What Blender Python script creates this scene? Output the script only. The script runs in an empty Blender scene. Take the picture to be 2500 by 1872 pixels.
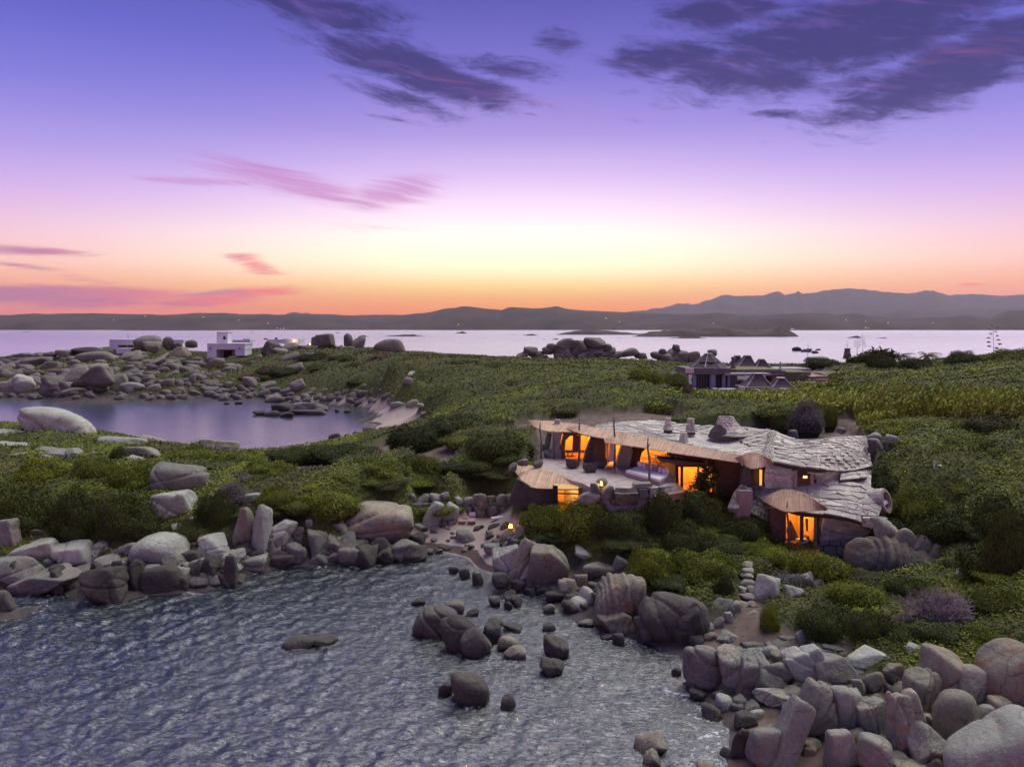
import bpy, bmesh, math, random
import numpy as np
from mathutils import Vector, Matrix

sc = bpy.context.scene
C = sc.collection
R = math.radians
F, CX, CY, H = 1785.0, 1250.0, 936.0, 18.0          # focal length in photo pixels, principal point, camera height
PITCH = math.atan((936 - 800) / F)
cp, sp = math.cos(PITCH), math.sin(PITCH)

# ---------------------------------------------------------------- camera
cam = bpy.data.objects.new('camera', bpy.data.cameras.new('camera'))
C.objects.link(cam)
cam.data.sensor_width = 36.0
cam.data.lens = 36.0 * F / 2500.0
cam.data.clip_start = 0.5
cam.data.clip_end = 90000.0
cam.location = (0, 0, H)
cam.rotation_euler = (R(90) - PITCH, 0, 0)
sc.camera = cam

def ray(u, v):
    a = (u - CX) / F; b = (CY - v) / F
    return a, cp + b * sp, -sp + b * cp
def pix(u, v, d):
    """point at ground distance d (world Y) on the line of sight u, v"""
    a, b, c = ray(u, v)
    return Vector((a / b * d, d, H + c / b * d))
def pz(u, v, z):
    a, b, c = ray(u, v)
    t = (z - H) / c
    return Vector((a * t, b * t, z))
def proj(x, y, z):
    dz = z - H
    f = y * cp - dz * sp
    up = y * sp + dz * cp
    return CX + F * x / f, CY - F * up / f
def px(d):
    return d / F                                        # metres per photo pixel at distance d

def lin(r, g, b, k=1.0):
    f = lambda c: ((c / 255.0) / 12.92 if c <= 10.3 else (((c / 255.0) + 0.055) / 1.055) ** 2.4) * k
    return (f(r), f(g), f(b), 1.0)

# ---------------------------------------------------------------- node helpers
class NT:
    def __init__(s, tree):
        s.t = tree; s.n = tree.nodes; s.l = tree.links
    def new(s, kind, **kw):
        nd = s.n.new(kind)
        for k, v in kw.items(): setattr(nd, k, v)
        return nd
    def put(s, sock, v):
        if v is None: return
        if hasattr(v, 'is_linked') or isinstance(v, bpy.types.NodeSocket): s.l.new(v, sock)
        else: sock.default_value = v
    def m(s, op, a, b=None, c=None, clamp=False):
        nd = s.new('ShaderNodeMath', operation=op, use_clamp=clamp)
        for i, x in enumerate((a, b, c)): s.put(nd.inputs[i], x)
        return nd.outputs[0]
    def vm(s, op, a, b=None):
        nd = s.new('ShaderNodeVectorMath', operation=op)
        s.put(nd.inputs[0], a); s.put(nd.inputs[1], b)
        return nd.outputs[0]
    def xyz(s, x, y, z):
        nd = s.new('ShaderNodeCombineXYZ')
        for i, q in enumerate((x, y, z)): s.put(nd.inputs[i], q)
        return nd.outputs[0]
    def sep(s, v):
        nd = s.new('ShaderNodeSeparateXYZ'); s.l.new(v, nd.inputs[0]); return nd.outputs
    def noise(s, vec, scale, detail=4.0, rough=0.55, dist=0.0):
        nd = s.new('ShaderNodeTexNoise')
        if vec is not None: s.l.new(vec, nd.inputs['Vector'])
        nd.inputs['Scale'].default_value = scale; nd.inputs['Detail'].default_value = detail
        nd.inputs['Roughness'].default_value = rough; nd.inputs['Distortion'].default_value = dist
        return nd.outputs[0]
    def vor(s, vec, scale, feature='F1'):
        nd = s.new('ShaderNodeTexVoronoi', feature=feature)
        if vec is not None: s.l.new(vec, nd.inputs['Vector'])
        nd.inputs['Scale'].default_value = scale
        return nd.outputs[0]
    def ramp(s, fac, stops, interp='LINEAR'):
        nd = s.new('ShaderNodeValToRGB'); nd.color_ramp.interpolation = interp
        e = nd.color_ramp.elements
        while len(e) < len(stops): e.new(0.5)
        for i, (p, c) in enumerate(stops):
            e[i].position = p; e[i].color = c if len(c) == 4 else (*c, 1)
        s.put(nd.inputs[0], fac)
        return nd.outputs[0]
    def mr(s, v, a, b, c=0.0, d=1.0, smooth=False):
        nd = s.new('ShaderNodeMapRange', interpolation_type='SMOOTHSTEP' if smooth else 'LINEAR')
        s.put(nd.inputs[0], v)
        for i, q in zip((1, 2, 3, 4), (a, b, c, d)): nd.inputs[i].default_value = q
        return nd.outputs[0]
    def mix(s, fac, a, b, blend='MIX'):
        nd = s.new('ShaderNodeMix', data_type='RGBA', blend_type=blend)
        s.put(nd.inputs[0], fac); s.put(nd.inputs[6], a); s.put(nd.inputs[7], b)
        return nd.outputs[2]

# ---------------------------------------------------------------- dusk sky
world = bpy.data.worlds.new('World'); sc.world = world; world.use_nodes = True
def build_world():
    t = NT(world.node_tree); t.n.clear()
    out = t.new('ShaderNodeOutputWorld'); bg = t.new('ShaderNodeBackground')
    t.l.new(bg.outputs[0], out.inputs[0])
    tc = t.new('ShaderNodeTexCoord').outputs['Generated']
    x, y, z = t.sep(tc)
    el = t.m('MULTIPLY', t.m('ARCSINE', z), 57.2958)
    az = t.m('MULTIPLY', t.m('ARCTAN2', x, y), 57.2958)
    e01 = t.m('DIVIDE', t.m('MAXIMUM', el, 0.0), 90.0)
    def st(rows): return [(p / 90.0, lin(*c)) for p, c in rows]
    mid = t.ramp(e01, st([(0, (240, 98, 28)), (1.2, (255, 140, 44)), (2.2, (255, 170, 58)), (3.2, (255, 206, 104)), (4.8, (255, 244, 196)),
                          (6.8, (255, 246, 238)), (9.0, (250, 222, 244)), (11.5, (214, 186, 234)), (14.5, (166, 146, 216)), (18.5, (120, 112, 200)),
                          (24, (78, 78, 164)), (40, (100, 98, 146)), (90, (128, 124, 156))]))
    side = t.ramp(e01, st([(0, (236, 112, 110)), (1.6, (250, 142, 120)), (3.0, (252, 170, 140)), (4.6, (248, 190, 186)), (6.4, (232, 182, 208)),
                           (9, (198, 164, 222)), (12, (158, 142, 218)), (16, (116, 114, 206)), (20, (88, 92, 190)), (24, (70, 78, 170)),
                           (40, (100, 98, 146)), (90, (128, 124, 156))]))
    da = t.m('DIVIDE', t.m('SUBTRACT', az, 0.5), 24.0)
    w = t.m('EXPONENT', t.m('MULTIPLY', t.m('MULTIPLY', da, da), -1.0))
    col = t.mix(w, side, mid)
    ge = t.m('DIVIDE', t.m('SUBTRACT', el, 5.6), 2.4); glow = t.m('MULTIPLY', t.m('EXPONENT', t.m('MULTIPLY', t.m('MULTIPLY', ge, ge), -1.0)), w)
    col = t.mix(t.m('MULTIPLY', glow, 0.36), col, (1.55, 1.32, 0.90, 1))
    # high, thin dusk clouds in real angular positions
    warp = t.noise(t.xyz(t.m('MULTIPLY', az, 0.05), t.m('MULTIPLY', el, 0.16), 3.0), 1.0, 3.0)
    elw = t.m('ADD', el, t.m('MULTIPLY', t.m('SUBTRACT', warp, 0.5), 3.0))
    def streak(sa, se, tilt, detail, seed, rough=0.6):
        e2 = t.m('ADD', elw, t.m('MULTIPLY', az, tilt))
        return t.noise(t.xyz(t.m('MULTIPLY', az, sa), t.m('MULTIPLY', e2, se), seed), 1.0, detail, rough, 0.3)
    def angles(u, v):
        a, b, c = ray(u, v); n = math.sqrt(a * a + b * b + c * c)
        return math.degrees(math.atan2(a, b)), math.degrees(math.asin(c / n))
    def blobs(rows):
        tot = None
        for (u, v, wu, wv, rot, k) in rows:
            a0, e0 = angles(u, v); sa = wu / 31.2; se = wv / 31.2
            A = t.m('SUBTRACT', az, a0); E = t.m('SUBTRACT', el, e0)
            cr, sr = math.cos(R(rot)), math.sin(R(rot))
            p = t.m('DIVIDE', t.m('ADD', t.m('MULTIPLY', A, cr), t.m('MULTIPLY', E, sr)), sa)
            q = t.m('DIVIDE', t.m('SUBTRACT', t.m('MULTIPLY', E, cr), t.m('MULTIPLY', A, sr)), se)
            g = t.m('MULTIPLY', t.m('EXPONENT', t.m('MULTIPLY', t.m('ADD', t.m('MULTIPLY', p, p), t.m('MULTIPLY', q, q)), -1.0)), k)
            tot = g if tot is None else t.m('MAXIMUM', tot, g)
        return tot
    # dark violet clouds
    n1 = streak(0.30, 1.15, 0.14, 12.0, 1.7, 0.72)
    b1 = blobs([(960, 150, 210, 52, -10, 1.15), (1080, 205, 220, 46, -12, 1.2), (1250, 165, 160, 30, -4, .9), (980, 240, 170, 26, -14, .95), (1370, 100, 80, 36, -8, .85),
                (770, 20, 220, 44, -8, 1.1), (930, 35, 110, 34, 0, .8), (1640, 140, 180, 48, 0, 1.1), (1800, 190, 230, 50, -10, 1.1), (2080, 80, 440, 100, 6, 1.22),
                (2330, 165, 280, 74, 16, 1.22), (1890, 278, 70, 14, -6, .8), (960, 292, 90, 9, -8, .7), (1300, 281, 40, 7, -8, .7), (1760, 30, 180, 40, 0, 1.1),
                (2120, 195, 190, 40, 0, .8)])
    d1 = t.mr(t.m('ADD', t.m('MULTIPLY', n1, 0.95), t.m('MULTIPLY', b1, 0.50)), 0.62, 0.98, 0.0, 0.90, True)
    n1b = streak(0.3, 1.6, 0.22, 4.0, 8.3)
    c1 = t.mix(t.mr(n1b, 0.52, 0.72), lin(46, 44, 104), lin(84, 66, 136))
    col = t.mix(d1, col, c1)
    # pink fibres under the clouds
    n4 = streak(0.10, 2.6, 0.2, 3.0, 21.0)
    b4 = blobs([(1180, 222, 220, 12, -11, 1.0), (2300, 150, 200, 22, 10, .8), (1700, 170, 120, 16, 0, .5), (1800, 215, 130, 12, -6, .5)])
    col = t.mix(t.m('MULTIPLY', t.mr(n4, 0.42, 0.75), t.m('MULTIPLY', b4, 0.38)), col, lin(176, 98, 148))
    # pink-mauve wisps
    n2 = streak(0.13, 2.3, 0.12, 10.0, 5.1, 0.68)
    b2 = blobs([(720, 450, 260, 36, -10, 1.0), (960, 470, 150, 44, 12, 1.05), (560, 445, 200, 12, 2, .9), (880, 555, 200, 18, 0, .45)])
    d2 = t.mr(t.m('ADD', t.m('MULTIPLY', n2, 0.9), t.m('MULTIPLY', b2, 0.5)), 0.60, 1.02, 0.0, 0.66, True)
    col = t.mix(d2, col, lin(186, 112, 176))
    # low red bank on the left
    n3 = streak(0.16, 1.9, -0.05, 10.0, 9.4, 0.68)
    b3 = blobs([(180, 725, 330, 30, 0, 1.05), (520, 728, 230, 22, 7, .95), (60, 612, 150, 16, 0, .75), (620, 645, 70, 22, -14, .8), (680, 705, 90, 12, 5, .7),
                (60, 650, 120, 8, -6, .6), (2370, 694, 40, 6, 0, .8), (220, 685, 90, 12, -6, .6)])
    d3 = t.mr(t.m('ADD', t.m('MULTIPLY', n3, 0.85), t.m('MULTIPLY', b3, 0.6)), 0.58, 0.95, 0.0, 0.82, True)
    rc = t.mix(t.mr(az, -34.0, -19.0), lin(176, 104, 150), lin(250, 104, 108))
    n3b = streak(0.2, 2.4, -0.05, 3.0, 3.9)
    rc = t.mix(t.mr(n3b, 0.5, 0.68), rc, lin(158, 98, 146))
    col = t.mix(d3, col, rc)
    t.l.new(col, bg.inputs[0])
    bg.inputs[1].default_value = SKY_STRENGTH
SKY_STRENGTH = 0.84
build_world()

# sun already set; this broad high lamp is added to light the land
sun = bpy.data.objects.new('sun', bpy.data.lights.new('sun', 'SUN'))
C.objects.link(sun)
sun.data.energy = 2.3; sun.data.angle = R(60); sun.data.color = (1.0, 0.96, 0.90)
sun.rotation_euler = (R(-20), R(24), R(0))

sc.view_settings.view_transform = 'Standard'
sc.view_settings.look = 'None'
sc.view_settings.exposure = 0.5
sc.view_settings.gamma = 1.0
sc.view_settings.use_curve_mapping = False
sc.cycles.use_denoising = True
sc.cycles.max_bounces = 6
sc.cycles.diffuse_bounces = 3
sc.cycles.transparent_max_bounces = 12
sc.cycles.volume_bounces = 0
sc.cycles.sample_clamp_indirect = 4.0
sc.cycles.caustics_reflective = False
sc.cycles.caustics_refractive = False

# ---------------------------------------------------------------- object helpers
def tag(o, label=None, cat=None, group=None, kind=None):
    for k, v in (('label', label), ('category', cat), ('group', group), ('kind', kind)):
        if v: o[k] = v
    return o
def link(name, me, mats=(), parent=None):
    o = bpy.data.objects.new(name, me); C.objects.link(o)
    if me is not None:
        for m in (mats if isinstance(mats, (list, tuple)) else [mats]):
            if m: me.materials.append(m)
    if parent is not None: o.parent = parent
    return o
def empty(name, loc, label, cat, group=None, parent=None):
    o = bpy.data.objects.new(name, None); C.objects.link(o)
    o.location = loc; o.empty_display_size = 0.3
    if parent: o.parent = parent
    tag(o, label, cat, group)
    return o
def mesh_np(name, V, Fq, smooth=True):
    """V (n,3), Fq (m,3|4) arrays -> mesh"""
    V = np.asarray(V, dtype=np.float32); Fq = np.asarray(Fq, dtype=np.int32)
    me = bpy.data.meshes.new(name)
    k = Fq.shape[1]
    me.vertices.add(len(V)); me.vertices.foreach_set('co', V.ravel())
    me.loops.add(Fq.size); me.loops.foreach_set('vertex_index', Fq.ravel())
    me.polygons.add(len(Fq))
    me.polygons.foreach_set('loop_start', np.arange(0, Fq.size, k, dtype=np.int32))
    if smooth: me.polygons.foreach_set('use_smooth', np.ones(len(Fq), dtype=bool))
    me.update(calc_edges=True); me.validate()
    return me
def mesh_py(name, V, Fs, smooth=False):
    me = bpy.data.meshes.new(name)
    me.from_pydata([tuple(v) for v in V], [], Fs); me.update()
    if smooth:
        for p in me.polygons: p.use_smooth = True
    return me
def put(o, root):
    """parent o to root keeping coordinates given in world space (root is only translated)"""
    o.parent = root
    l = root.location.copy(); r = root.parent
    while r is not None: l += r.location; r = r.parent
    o.location = o.location - l
    return o

class MB:
    """collects simple solids given in world space into ONE mesh"""
    def __init__(s): s.V = []; s.F = []
    def add(s, V, Fs):
        b = len(s.V); s.V += [tuple(v) for v in V]; s.F += [[b + i for i in f] for f in Fs]; return s
    def box(s, c, size, rz=0.0):
        cx, cy, cz = c; a, b, d = size[0] / 2, size[1] / 2, size[2] / 2
        co, si = math.cos(rz), math.sin(rz); V = []
        for z in (-d, d):
            for (x, y) in ((-a, -b), (a, -b), (a, b), (-a, b)):
                V.append((cx + x * co - y * si, cy + x * si + y * co, cz + z))
        return s.add(V, [[0, 3, 2, 1], [4, 5, 6, 7], [0, 1, 5, 4], [1, 2, 6, 5], [2, 3, 7, 6], [3, 0, 4, 7]])
    def slab(s, P, th, back=(0, 1, 0)):
        """polygon P (front face, world points) pushed back by th"""
        b = Vector(back) * th; n = len(P)
        P = [Vector(p) for p in P]
        V = P + [p + b for p in P]
        Fs = [list(range(n)), list(range(2 * n - 1, n - 1, -1))]
        for i in range(n): Fs.append([i, i + n, (i + 1) % n + n, (i + 1) % n])
        return s.add(V, Fs)
    def tube(s, P, rad, n=6, cap=True):
        P = [Vector(p) for p in P]; m = len(P)
        rad = rad if isinstance(rad, (list, tuple)) else [rad] * m
        V = []
        for i, p in enumerate(P):
            d = (P[min(i + 1, m - 1)] - P[max(i - 1, 0)]); d = d.normalized() if d.length > 1e-9 else Vector((0, 0, 1))
            a = d.cross(Vector((0, 0, 1)) if abs(d.z) < .9 else Vector((1, 0, 0))).normalized(); b = d.cross(a)
            for k in range(n):
                an = 2 * math.pi * k / n
                V.append(p + (a * math.cos(an) + b * math.sin(an)) * rad[i])
        Fs = []
        for i in range(m - 1):
            for k in range(n):
                Fs.append([i * n + k, i * n + (k + 1) % n, (i + 1) * n + (k + 1) % n, (i + 1) * n + k])
        if cap: Fs += [list(range(n - 1, -1, -1)), [(m - 1) * n + k for k in range(n)]]
        return s.add(V, Fs)
    def lathe(s, c, prof, n=16):
        V = []; m = len(prof)
        for (r, z) in prof:
            for k in range(n):
                an = 2 * math.pi * k / n
                V.append((c[0] + r * math.cos(an), c[1] + r * math.sin(an), c[2] + z))
        Fs = [[i * n + k, i * n + (k + 1) % n, (i + 1) * n + (k + 1) % n, (i + 1) * n + k] for i in range(m - 1) for k in range(n)]
        Fs += [list(range(n - 1, -1, -1)), [(m - 1) * n + k for k in range(n)]]
        return s.add(V, Fs)
    def done(s, name, mat, root=None, smooth=False, bevel=0.0, tri=True):
        me = mesh_py(name, s.V, s.F, smooth)
        bm = bmesh.new(); bm.from_mesh(me)
        bmesh.ops.recalc_face_normals(bm, faces=bm.faces)
        if bevel: bmesh.ops.bevel(bm, geom=bm.edges[:], offset=bevel, segments=2, affect='EDGES', clamp_overlap=True)
        if tri: bmesh.ops.triangulate(bm, faces=[f for f in bm.faces if len(f.verts) > 4])
        bm.to_mesh(me); bm.free()
        # origin at the middle of the piece
        c = Vector((0, 0, 0))
        for v in me.vertices: c += v.co
        c /= max(1, len(me.vertices))
        me.transform(Matrix.Translation(-c))
        o = link(name, me, mat); o.location = c
        if root is not None: put(o, root)
        return o

# smooth pseudo noise from random plane waves (fast in numpy)
class Wav:
    def __init__(s, seed, n=24, f0=1.0, f1=4.0, dim=3):
        g = np.random.RandomState(seed)
        k = g.normal(size=(n, dim)); k /= np.linalg.norm(k, axis=1)[:, None]
        f = np.exp(g.uniform(math.log(f0), math.log(f1), n))
        s.k = k * f[:, None]; s.p = g.uniform(0, 6.283, n); s.a = (f0 / f) ** 0.9; s.a /= math.sqrt((s.a ** 2).sum() / 2) * 1.6
    def __call__(s, P):
        out = np.zeros(len(P))
        for k, p, a in zip(s.k, s.p, s.a): out += a * np.sin(P @ k + p)
        return out

def ico(sub):
    bm = bmesh.new(); bmesh.ops.create_icosphere(bm, subdivisions=sub, radius=1.0)
    V = np.array([v.co[:] for v in bm.verts]); Fs = np.array([[v.index for v in f.verts] for f in bm.faces])
    bm.free(); return V, Fs
ICO = {k: ico(k) for k in (2, 3, 4, 5)}
# ---------------------------------------------------------------- materials
def mat(name):
    m = bpy.data.materials.new(name); m.use_nodes = True
    t = NT(m.node_tree); b = t.n['Principled BSDF']
    return m, t, b
def pos(t):
    return t.new('ShaderNodeNewGeometry').outputs['Position']
def bump(t, b, h, strength, dist):
    nd = t.new('ShaderNodeBump'); nd.inputs['Strength'].default_value = strength; nd.inputs['Distance'].default_value = dist
    t.l.new(h, nd.inputs['Height']); t.l.new(nd.outputs[0], b.inputs['Normal'])

def rock_mat(name, light, dark, stain, amount=0.3, scale=1.0, wet=True):
    m, t, b = mat(name)
    p = pos(t)
    rnd = t.new('ShaderNodeObjectInfo').outputs['Random']
    q = t.vm('ADD', p, t.xyz(t.m('MULTIPLY', rnd, 60.0), 0.0, 0.0))
    n1 = t.noise(q, 0.55 * scale, 6.0, 0.6); n2 = t.noise(q, 5.0 * scale, 5.0, 0.65); n3 = t.noise(q, 26.0 * scale, 3.0, 0.6)
    col = t.mix(t.mr(n1, 0.32, 0.68), dark, light)
    col = t.mix(t.m('MULTIPLY', t.mr(n2, 0.45, 0.8), 0.55), col, (dark[0] * .6, dark[1] * .58, dark[2] * .6, 1))
    n4 = t.noise(q, 1.1 * scale, 5.0, 0.7, 0.6)
    col = t.mix(t.m('MULTIPLY', t.mr(n4, 0.52, 0.66), amount), col, stain)
    # lichen blotches
    n5 = t.noise(q, 3.2 * scale, 3.0, 0.7)
    col = t.mix(t.m('MULTIPLY', t.mr(n5, 0.60, 0.67), 0.45), col, (0.16, 0.155, 0.14, 1))
    # streaks running down
    sx, sy, sz = t.sep(q)
    st = t.noise(t.xyz(t.m('MULTIPLY', sx, 3.0), t.m('MULTIPLY', sy, 3.0), t.m('MULTIPLY', sz, 0.35)), 1.0, 4.0, 0.6)
    col = t.mix(t.m('MULTIPLY', t.mr(st, 0.54, 0.72), 0.45), col, (dark[0] * .5, dark[1] * .47, dark[2] * .45, 1))
    col = t.mix(t.m('MULTIPLY', t.mr(n3, 0.35, 0.65), 0.22), col, (light[0] * 1.25, light[1] * 1.22, light[2] * 1.2, 1))
    hsv = t.new('ShaderNodeHueSaturation'); t.l.new(col, hsv.inputs['Color'])
    t.l.new(t.m('ADD', 0.72, t.m('MULTIPLY', rnd, 0.52)), hsv.inputs['Value'])
    col = hsv.outputs[0]
    rough = 0.85
    if wet:  # algae and wet band near the water line
        z = t.sep(p)[2]
        wn = t.m('ADD', z, t.m('MULTIPLY', t.m('SUBTRACT', n2, 0.5), 0.5))
        wf = t.mr(wn, 0.38, 0.08)
        col = t.mix(t.m('MULTIPLY', wf, 0.86), col, (0.030, 0.024, 0.018, 1))
        t.l.new(t.mr(wf, 0.0, 1.0, 0.86, 0.45), b.inputs['Roughness'])
    else: b.inputs['Roughness'].default_value = rough
    t.l.new(col, b.inputs['Base Color'])
    cr = t.vor(t.vm('ADD', q, t.xyz(t.m('MULTIPLY', n1, 2.5), t.m('MULTIPLY', n2, .5), t.m('MULTIPLY', n1, 1.5))), 0.42 * scale, 'DISTANCE_TO_EDGE')
    crk = t.mr(cr, 0.0, 0.014)
    ck = t.m('SUBTRACT', 1.0, crk)
    base_in = b.inputs['Base Color'].links[0].from_socket
    t.l.new(t.mix(t.m('MULTIPLY', ck, t.mr(n1, 0.42, 0.6, 0.0, 0.55)), base_in, (0.035, 0.03, 0.028, 1)), b.inputs['Base Color'])
    h = t.m('ADD', t.m('ADD', t.m('MULTIPLY', n2, 0.8), t.m('MULTIPLY', n3, 0.16)), t.m('MULTIPLY', crk, 0.22))
    bump(t, b, h, 0.8, 0.16 / scale)
    return m
M = {}
M['granite'] = rock_mat('granite', (0.326, 0.330, 0.265, 1), (0.167, 0.172, 0.142, 1), (0.260, 0.143, 0.078, 1), 0.55)
M['granite_pale'] = rock_mat('granite_pale', (0.433, 0.457, 0.371, 1), (0.260, 0.272, 0.220, 1), (0.319, 0.194, 0.111, 1), 0.45)
M['granite_warm'] = rock_mat('granite_warm', (0.339, 0.323, 0.230, 1), (0.181, 0.169, 0.127, 1), (0.291, 0.132, 0.049, 1), 0.8)
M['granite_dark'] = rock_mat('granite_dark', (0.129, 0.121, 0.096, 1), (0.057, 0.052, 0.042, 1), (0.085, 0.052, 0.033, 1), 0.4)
M['granite_far'] = rock_mat('granite_far', (0.261, 0.240, 0.194, 1), (0.131, 0.122, 0.101, 1), (0.236, 0.142, 0.102, 1), 0.45, 0.35)
M['slate'] = rock_mat('roof_stone', (0.739, 0.716, 0.584, 1), (0.398, 0.370, 0.307, 1), (0.393, 0.277, 0.196, 1), 0.45, 1.6, False)
M['wallstone'] = rock_mat('wall_stone', (0.387, 0.380, 0.308, 1), (0.218, 0.211, 0.176, 1), (0.268, 0.189, 0.134, 1), 0.3, 1.6, False)

def plain(name, col, rough=0.8, var=0.25, scale=3.0, bmp=0.0, metal=0.0, emit=None, es=0.0):
    m, t, b = mat(name)
    p = pos(t); n = t.noise(p, scale, 5.0, 0.6)
    c = t.mix(t.mr(n, 0.3, 0.7), (col[0] * (1 - var), col[1] * (1 - var), col[2] * (1 - var), 1), (col[0] * (1 + var), col[1] * (1 + var), col[2] * (1 + var), 1))
    t.l.new(c, b.inputs['Base Color']); b.inputs['Roughness'].default_value = rough; b.inputs['Metallic'].default_value = metal
    if bmp: bump(t, b, t.noise(p, scale * 4, 4.0, 0.6), 0.6, bmp)
    if emit:
        b.inputs['Emission Color'].default_value = (*emit, 1); b.inputs['Emission Strength'].default_value = es
    return m
M['mortar'] = plain('mortar', (0.075, 0.06, 0.055), 0.95, 0.3, 4, 0.03)
M['plaster'] = plain('plaster', (0.38, 0.28, 0.22), 0.9, 0.15, 2, 0.02)
M['brownwall'] = plain('brown_wall', (0.16, 0.085, 0.055), 0.9, 0.3, 3, 0.03)
M['wood'] = plain('wood', (0.14, 0.085, 0.06), 0.75, 0.4, 9, 0.01)
M['wood_grey'] = plain('weathered_wood', (0.17, 0.145, 0.14), 0.85, 0.35, 9, 0.01)
M['roomwall'] = plain('ochre_plaster', (0.78, 0.48, 0.14), 0.9, 0.12, 1.4)
M['terracotta'] = plain('terracotta', (0.34, 0.18, 0.12), 0.8, 0.25, 2.5, 0.01)
M['terrace'] = plain('terrace_stone', (0.42, 0.36, 0.32), 0.85, 0.28, 1.3, 0.02)
M['white'] = plain('white_paint', (0.66, 0.70, 0.76), 0.8, 0.06, 0.5)
M['whitecap'] = plain('cream_parapet', (0.72, 0.60, 0.55), 0.8, 0.06, 0.5)
M['fabric'] = plain('white_fabric', (0.78, 0.74, 0.74), 0.95, 0.05, 3, 0.01)
M['fabric_pink'] = plain('rose_fabric', (0.45, 0.27, 0.26), 0.95, 0.1, 6)
M['wicker'] = plain('dark_wicker', (0.09, 0.07, 0.065), 0.9, 0.4, 18, 0.01)
M['rug'] = plain('red_rug', (0.22, 0.05, 0.045), 0.95, 0.3, 6)
M['concrete'] = plain('grey_plaster', (0.17, 0.14, 0.14), 0.9, 0.15, 1.0, 0.02)
M['column'] = plain('blue_grey_column', (0.34, 0.36, 0.42), 0.85, 0.12, 2.0)
M['shingle'] = plain('grey_shingle', (0.095, 0.074, 0.075), 0.85, 0.25, 2.0, 0.03)
M['copper'] = plain('pale_flashing', (0.55, 0.42, 0.36), 0.6, 0.12, 2.0)
M['zinc'] = plain('pale_ridge_metal', (0.30, 0.27, 0.28), 0.5, 0.1, 2.0, 0, 0.3)
M['dark'] = plain('dark_interior', (0.02, 0.016, 0.016), 0.9, 0.2, 2.0)
M['grassroof'] = plain('planted_roof', (0.17, 0.155, 0.07), 0.95, 0.4, 1.5, 0.08)
M['sail'] = plain('boat_white', (0.7, 0.68, 0.7), 0.5, 0.03, 1.0)
M['metal'] = plain('painted_metal', (0.2, 0.19, 0.2), 0.5, 0.1, 3.0, 0, 0.4)
M['flame'] = plain('flame', (1, .5, .1), 0.5, 0, 1, 0, 0, (1.0, 0.40, 0.05), 9.0)
M['lamp'] = plain('lamp_glow', (1, .7, .3), 0.5, 0, 1, 0, 0, (1.0, 0.62, 0.25), 12.0)
M['lampgreen'] = plain('green_lamp', (.3, 1, .3), 0.5, 0, 1, 0, 0, (0.15, 1.0, 0.15), 6.0)
M['glassy'] = None
def glass():
    m, t, b = mat('window_glass')
    t.n.remove(b); out = [n for n in t.n if n.type == 'OUTPUT_MATERIAL'][0]
    tr = t.new('ShaderNodeBsdfTransparent'); tr.inputs[0].default_value = (0.93, 0.93, 0.93, 1)
    gl = t.new('ShaderNodeBsdfGlossy'); gl.inputs['Roughness'].default_value = 0.03
    fr = t.new('ShaderNodeFresnel'); fr.inputs['IOR'].default_value = 1.45
    mx = t.new('ShaderNodeMixShader'); t.l.new(fr.outputs[0], mx.inputs[0]); t.l.new(tr.outputs[0], mx.inputs[1]); t.l.new(gl.outputs[0], mx.inputs[2])
    t.l.new(mx.outputs[0], out.inputs[0]); return m
M['glassy'] = glass()

def reed():
    m, t, b = mat('reed_thatch')
    p = pos(t); rpi = t.new('ShaderNodeNewGeometry').outputs['Random Per Island']
    c = t.ramp(rpi, [(0, (0.40, 0.26, 0.16, 1)), (0.5, (0.64, 0.44, 0.29, 1)), (1, (0.80, 0.60, 0.42, 1))])
    c = t.mix(t.m('MULTIPLY', t.mr(t.noise(p, 1.2, 3), 0.4, 0.7), 0.3), c, (0.26, 0.16, 0.12, 1))
    t.l.new(c, b.inputs['Base Color']); b.inputs['Roughness'].default_value = 0.8
    return m
M['reed'] = reed()

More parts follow.
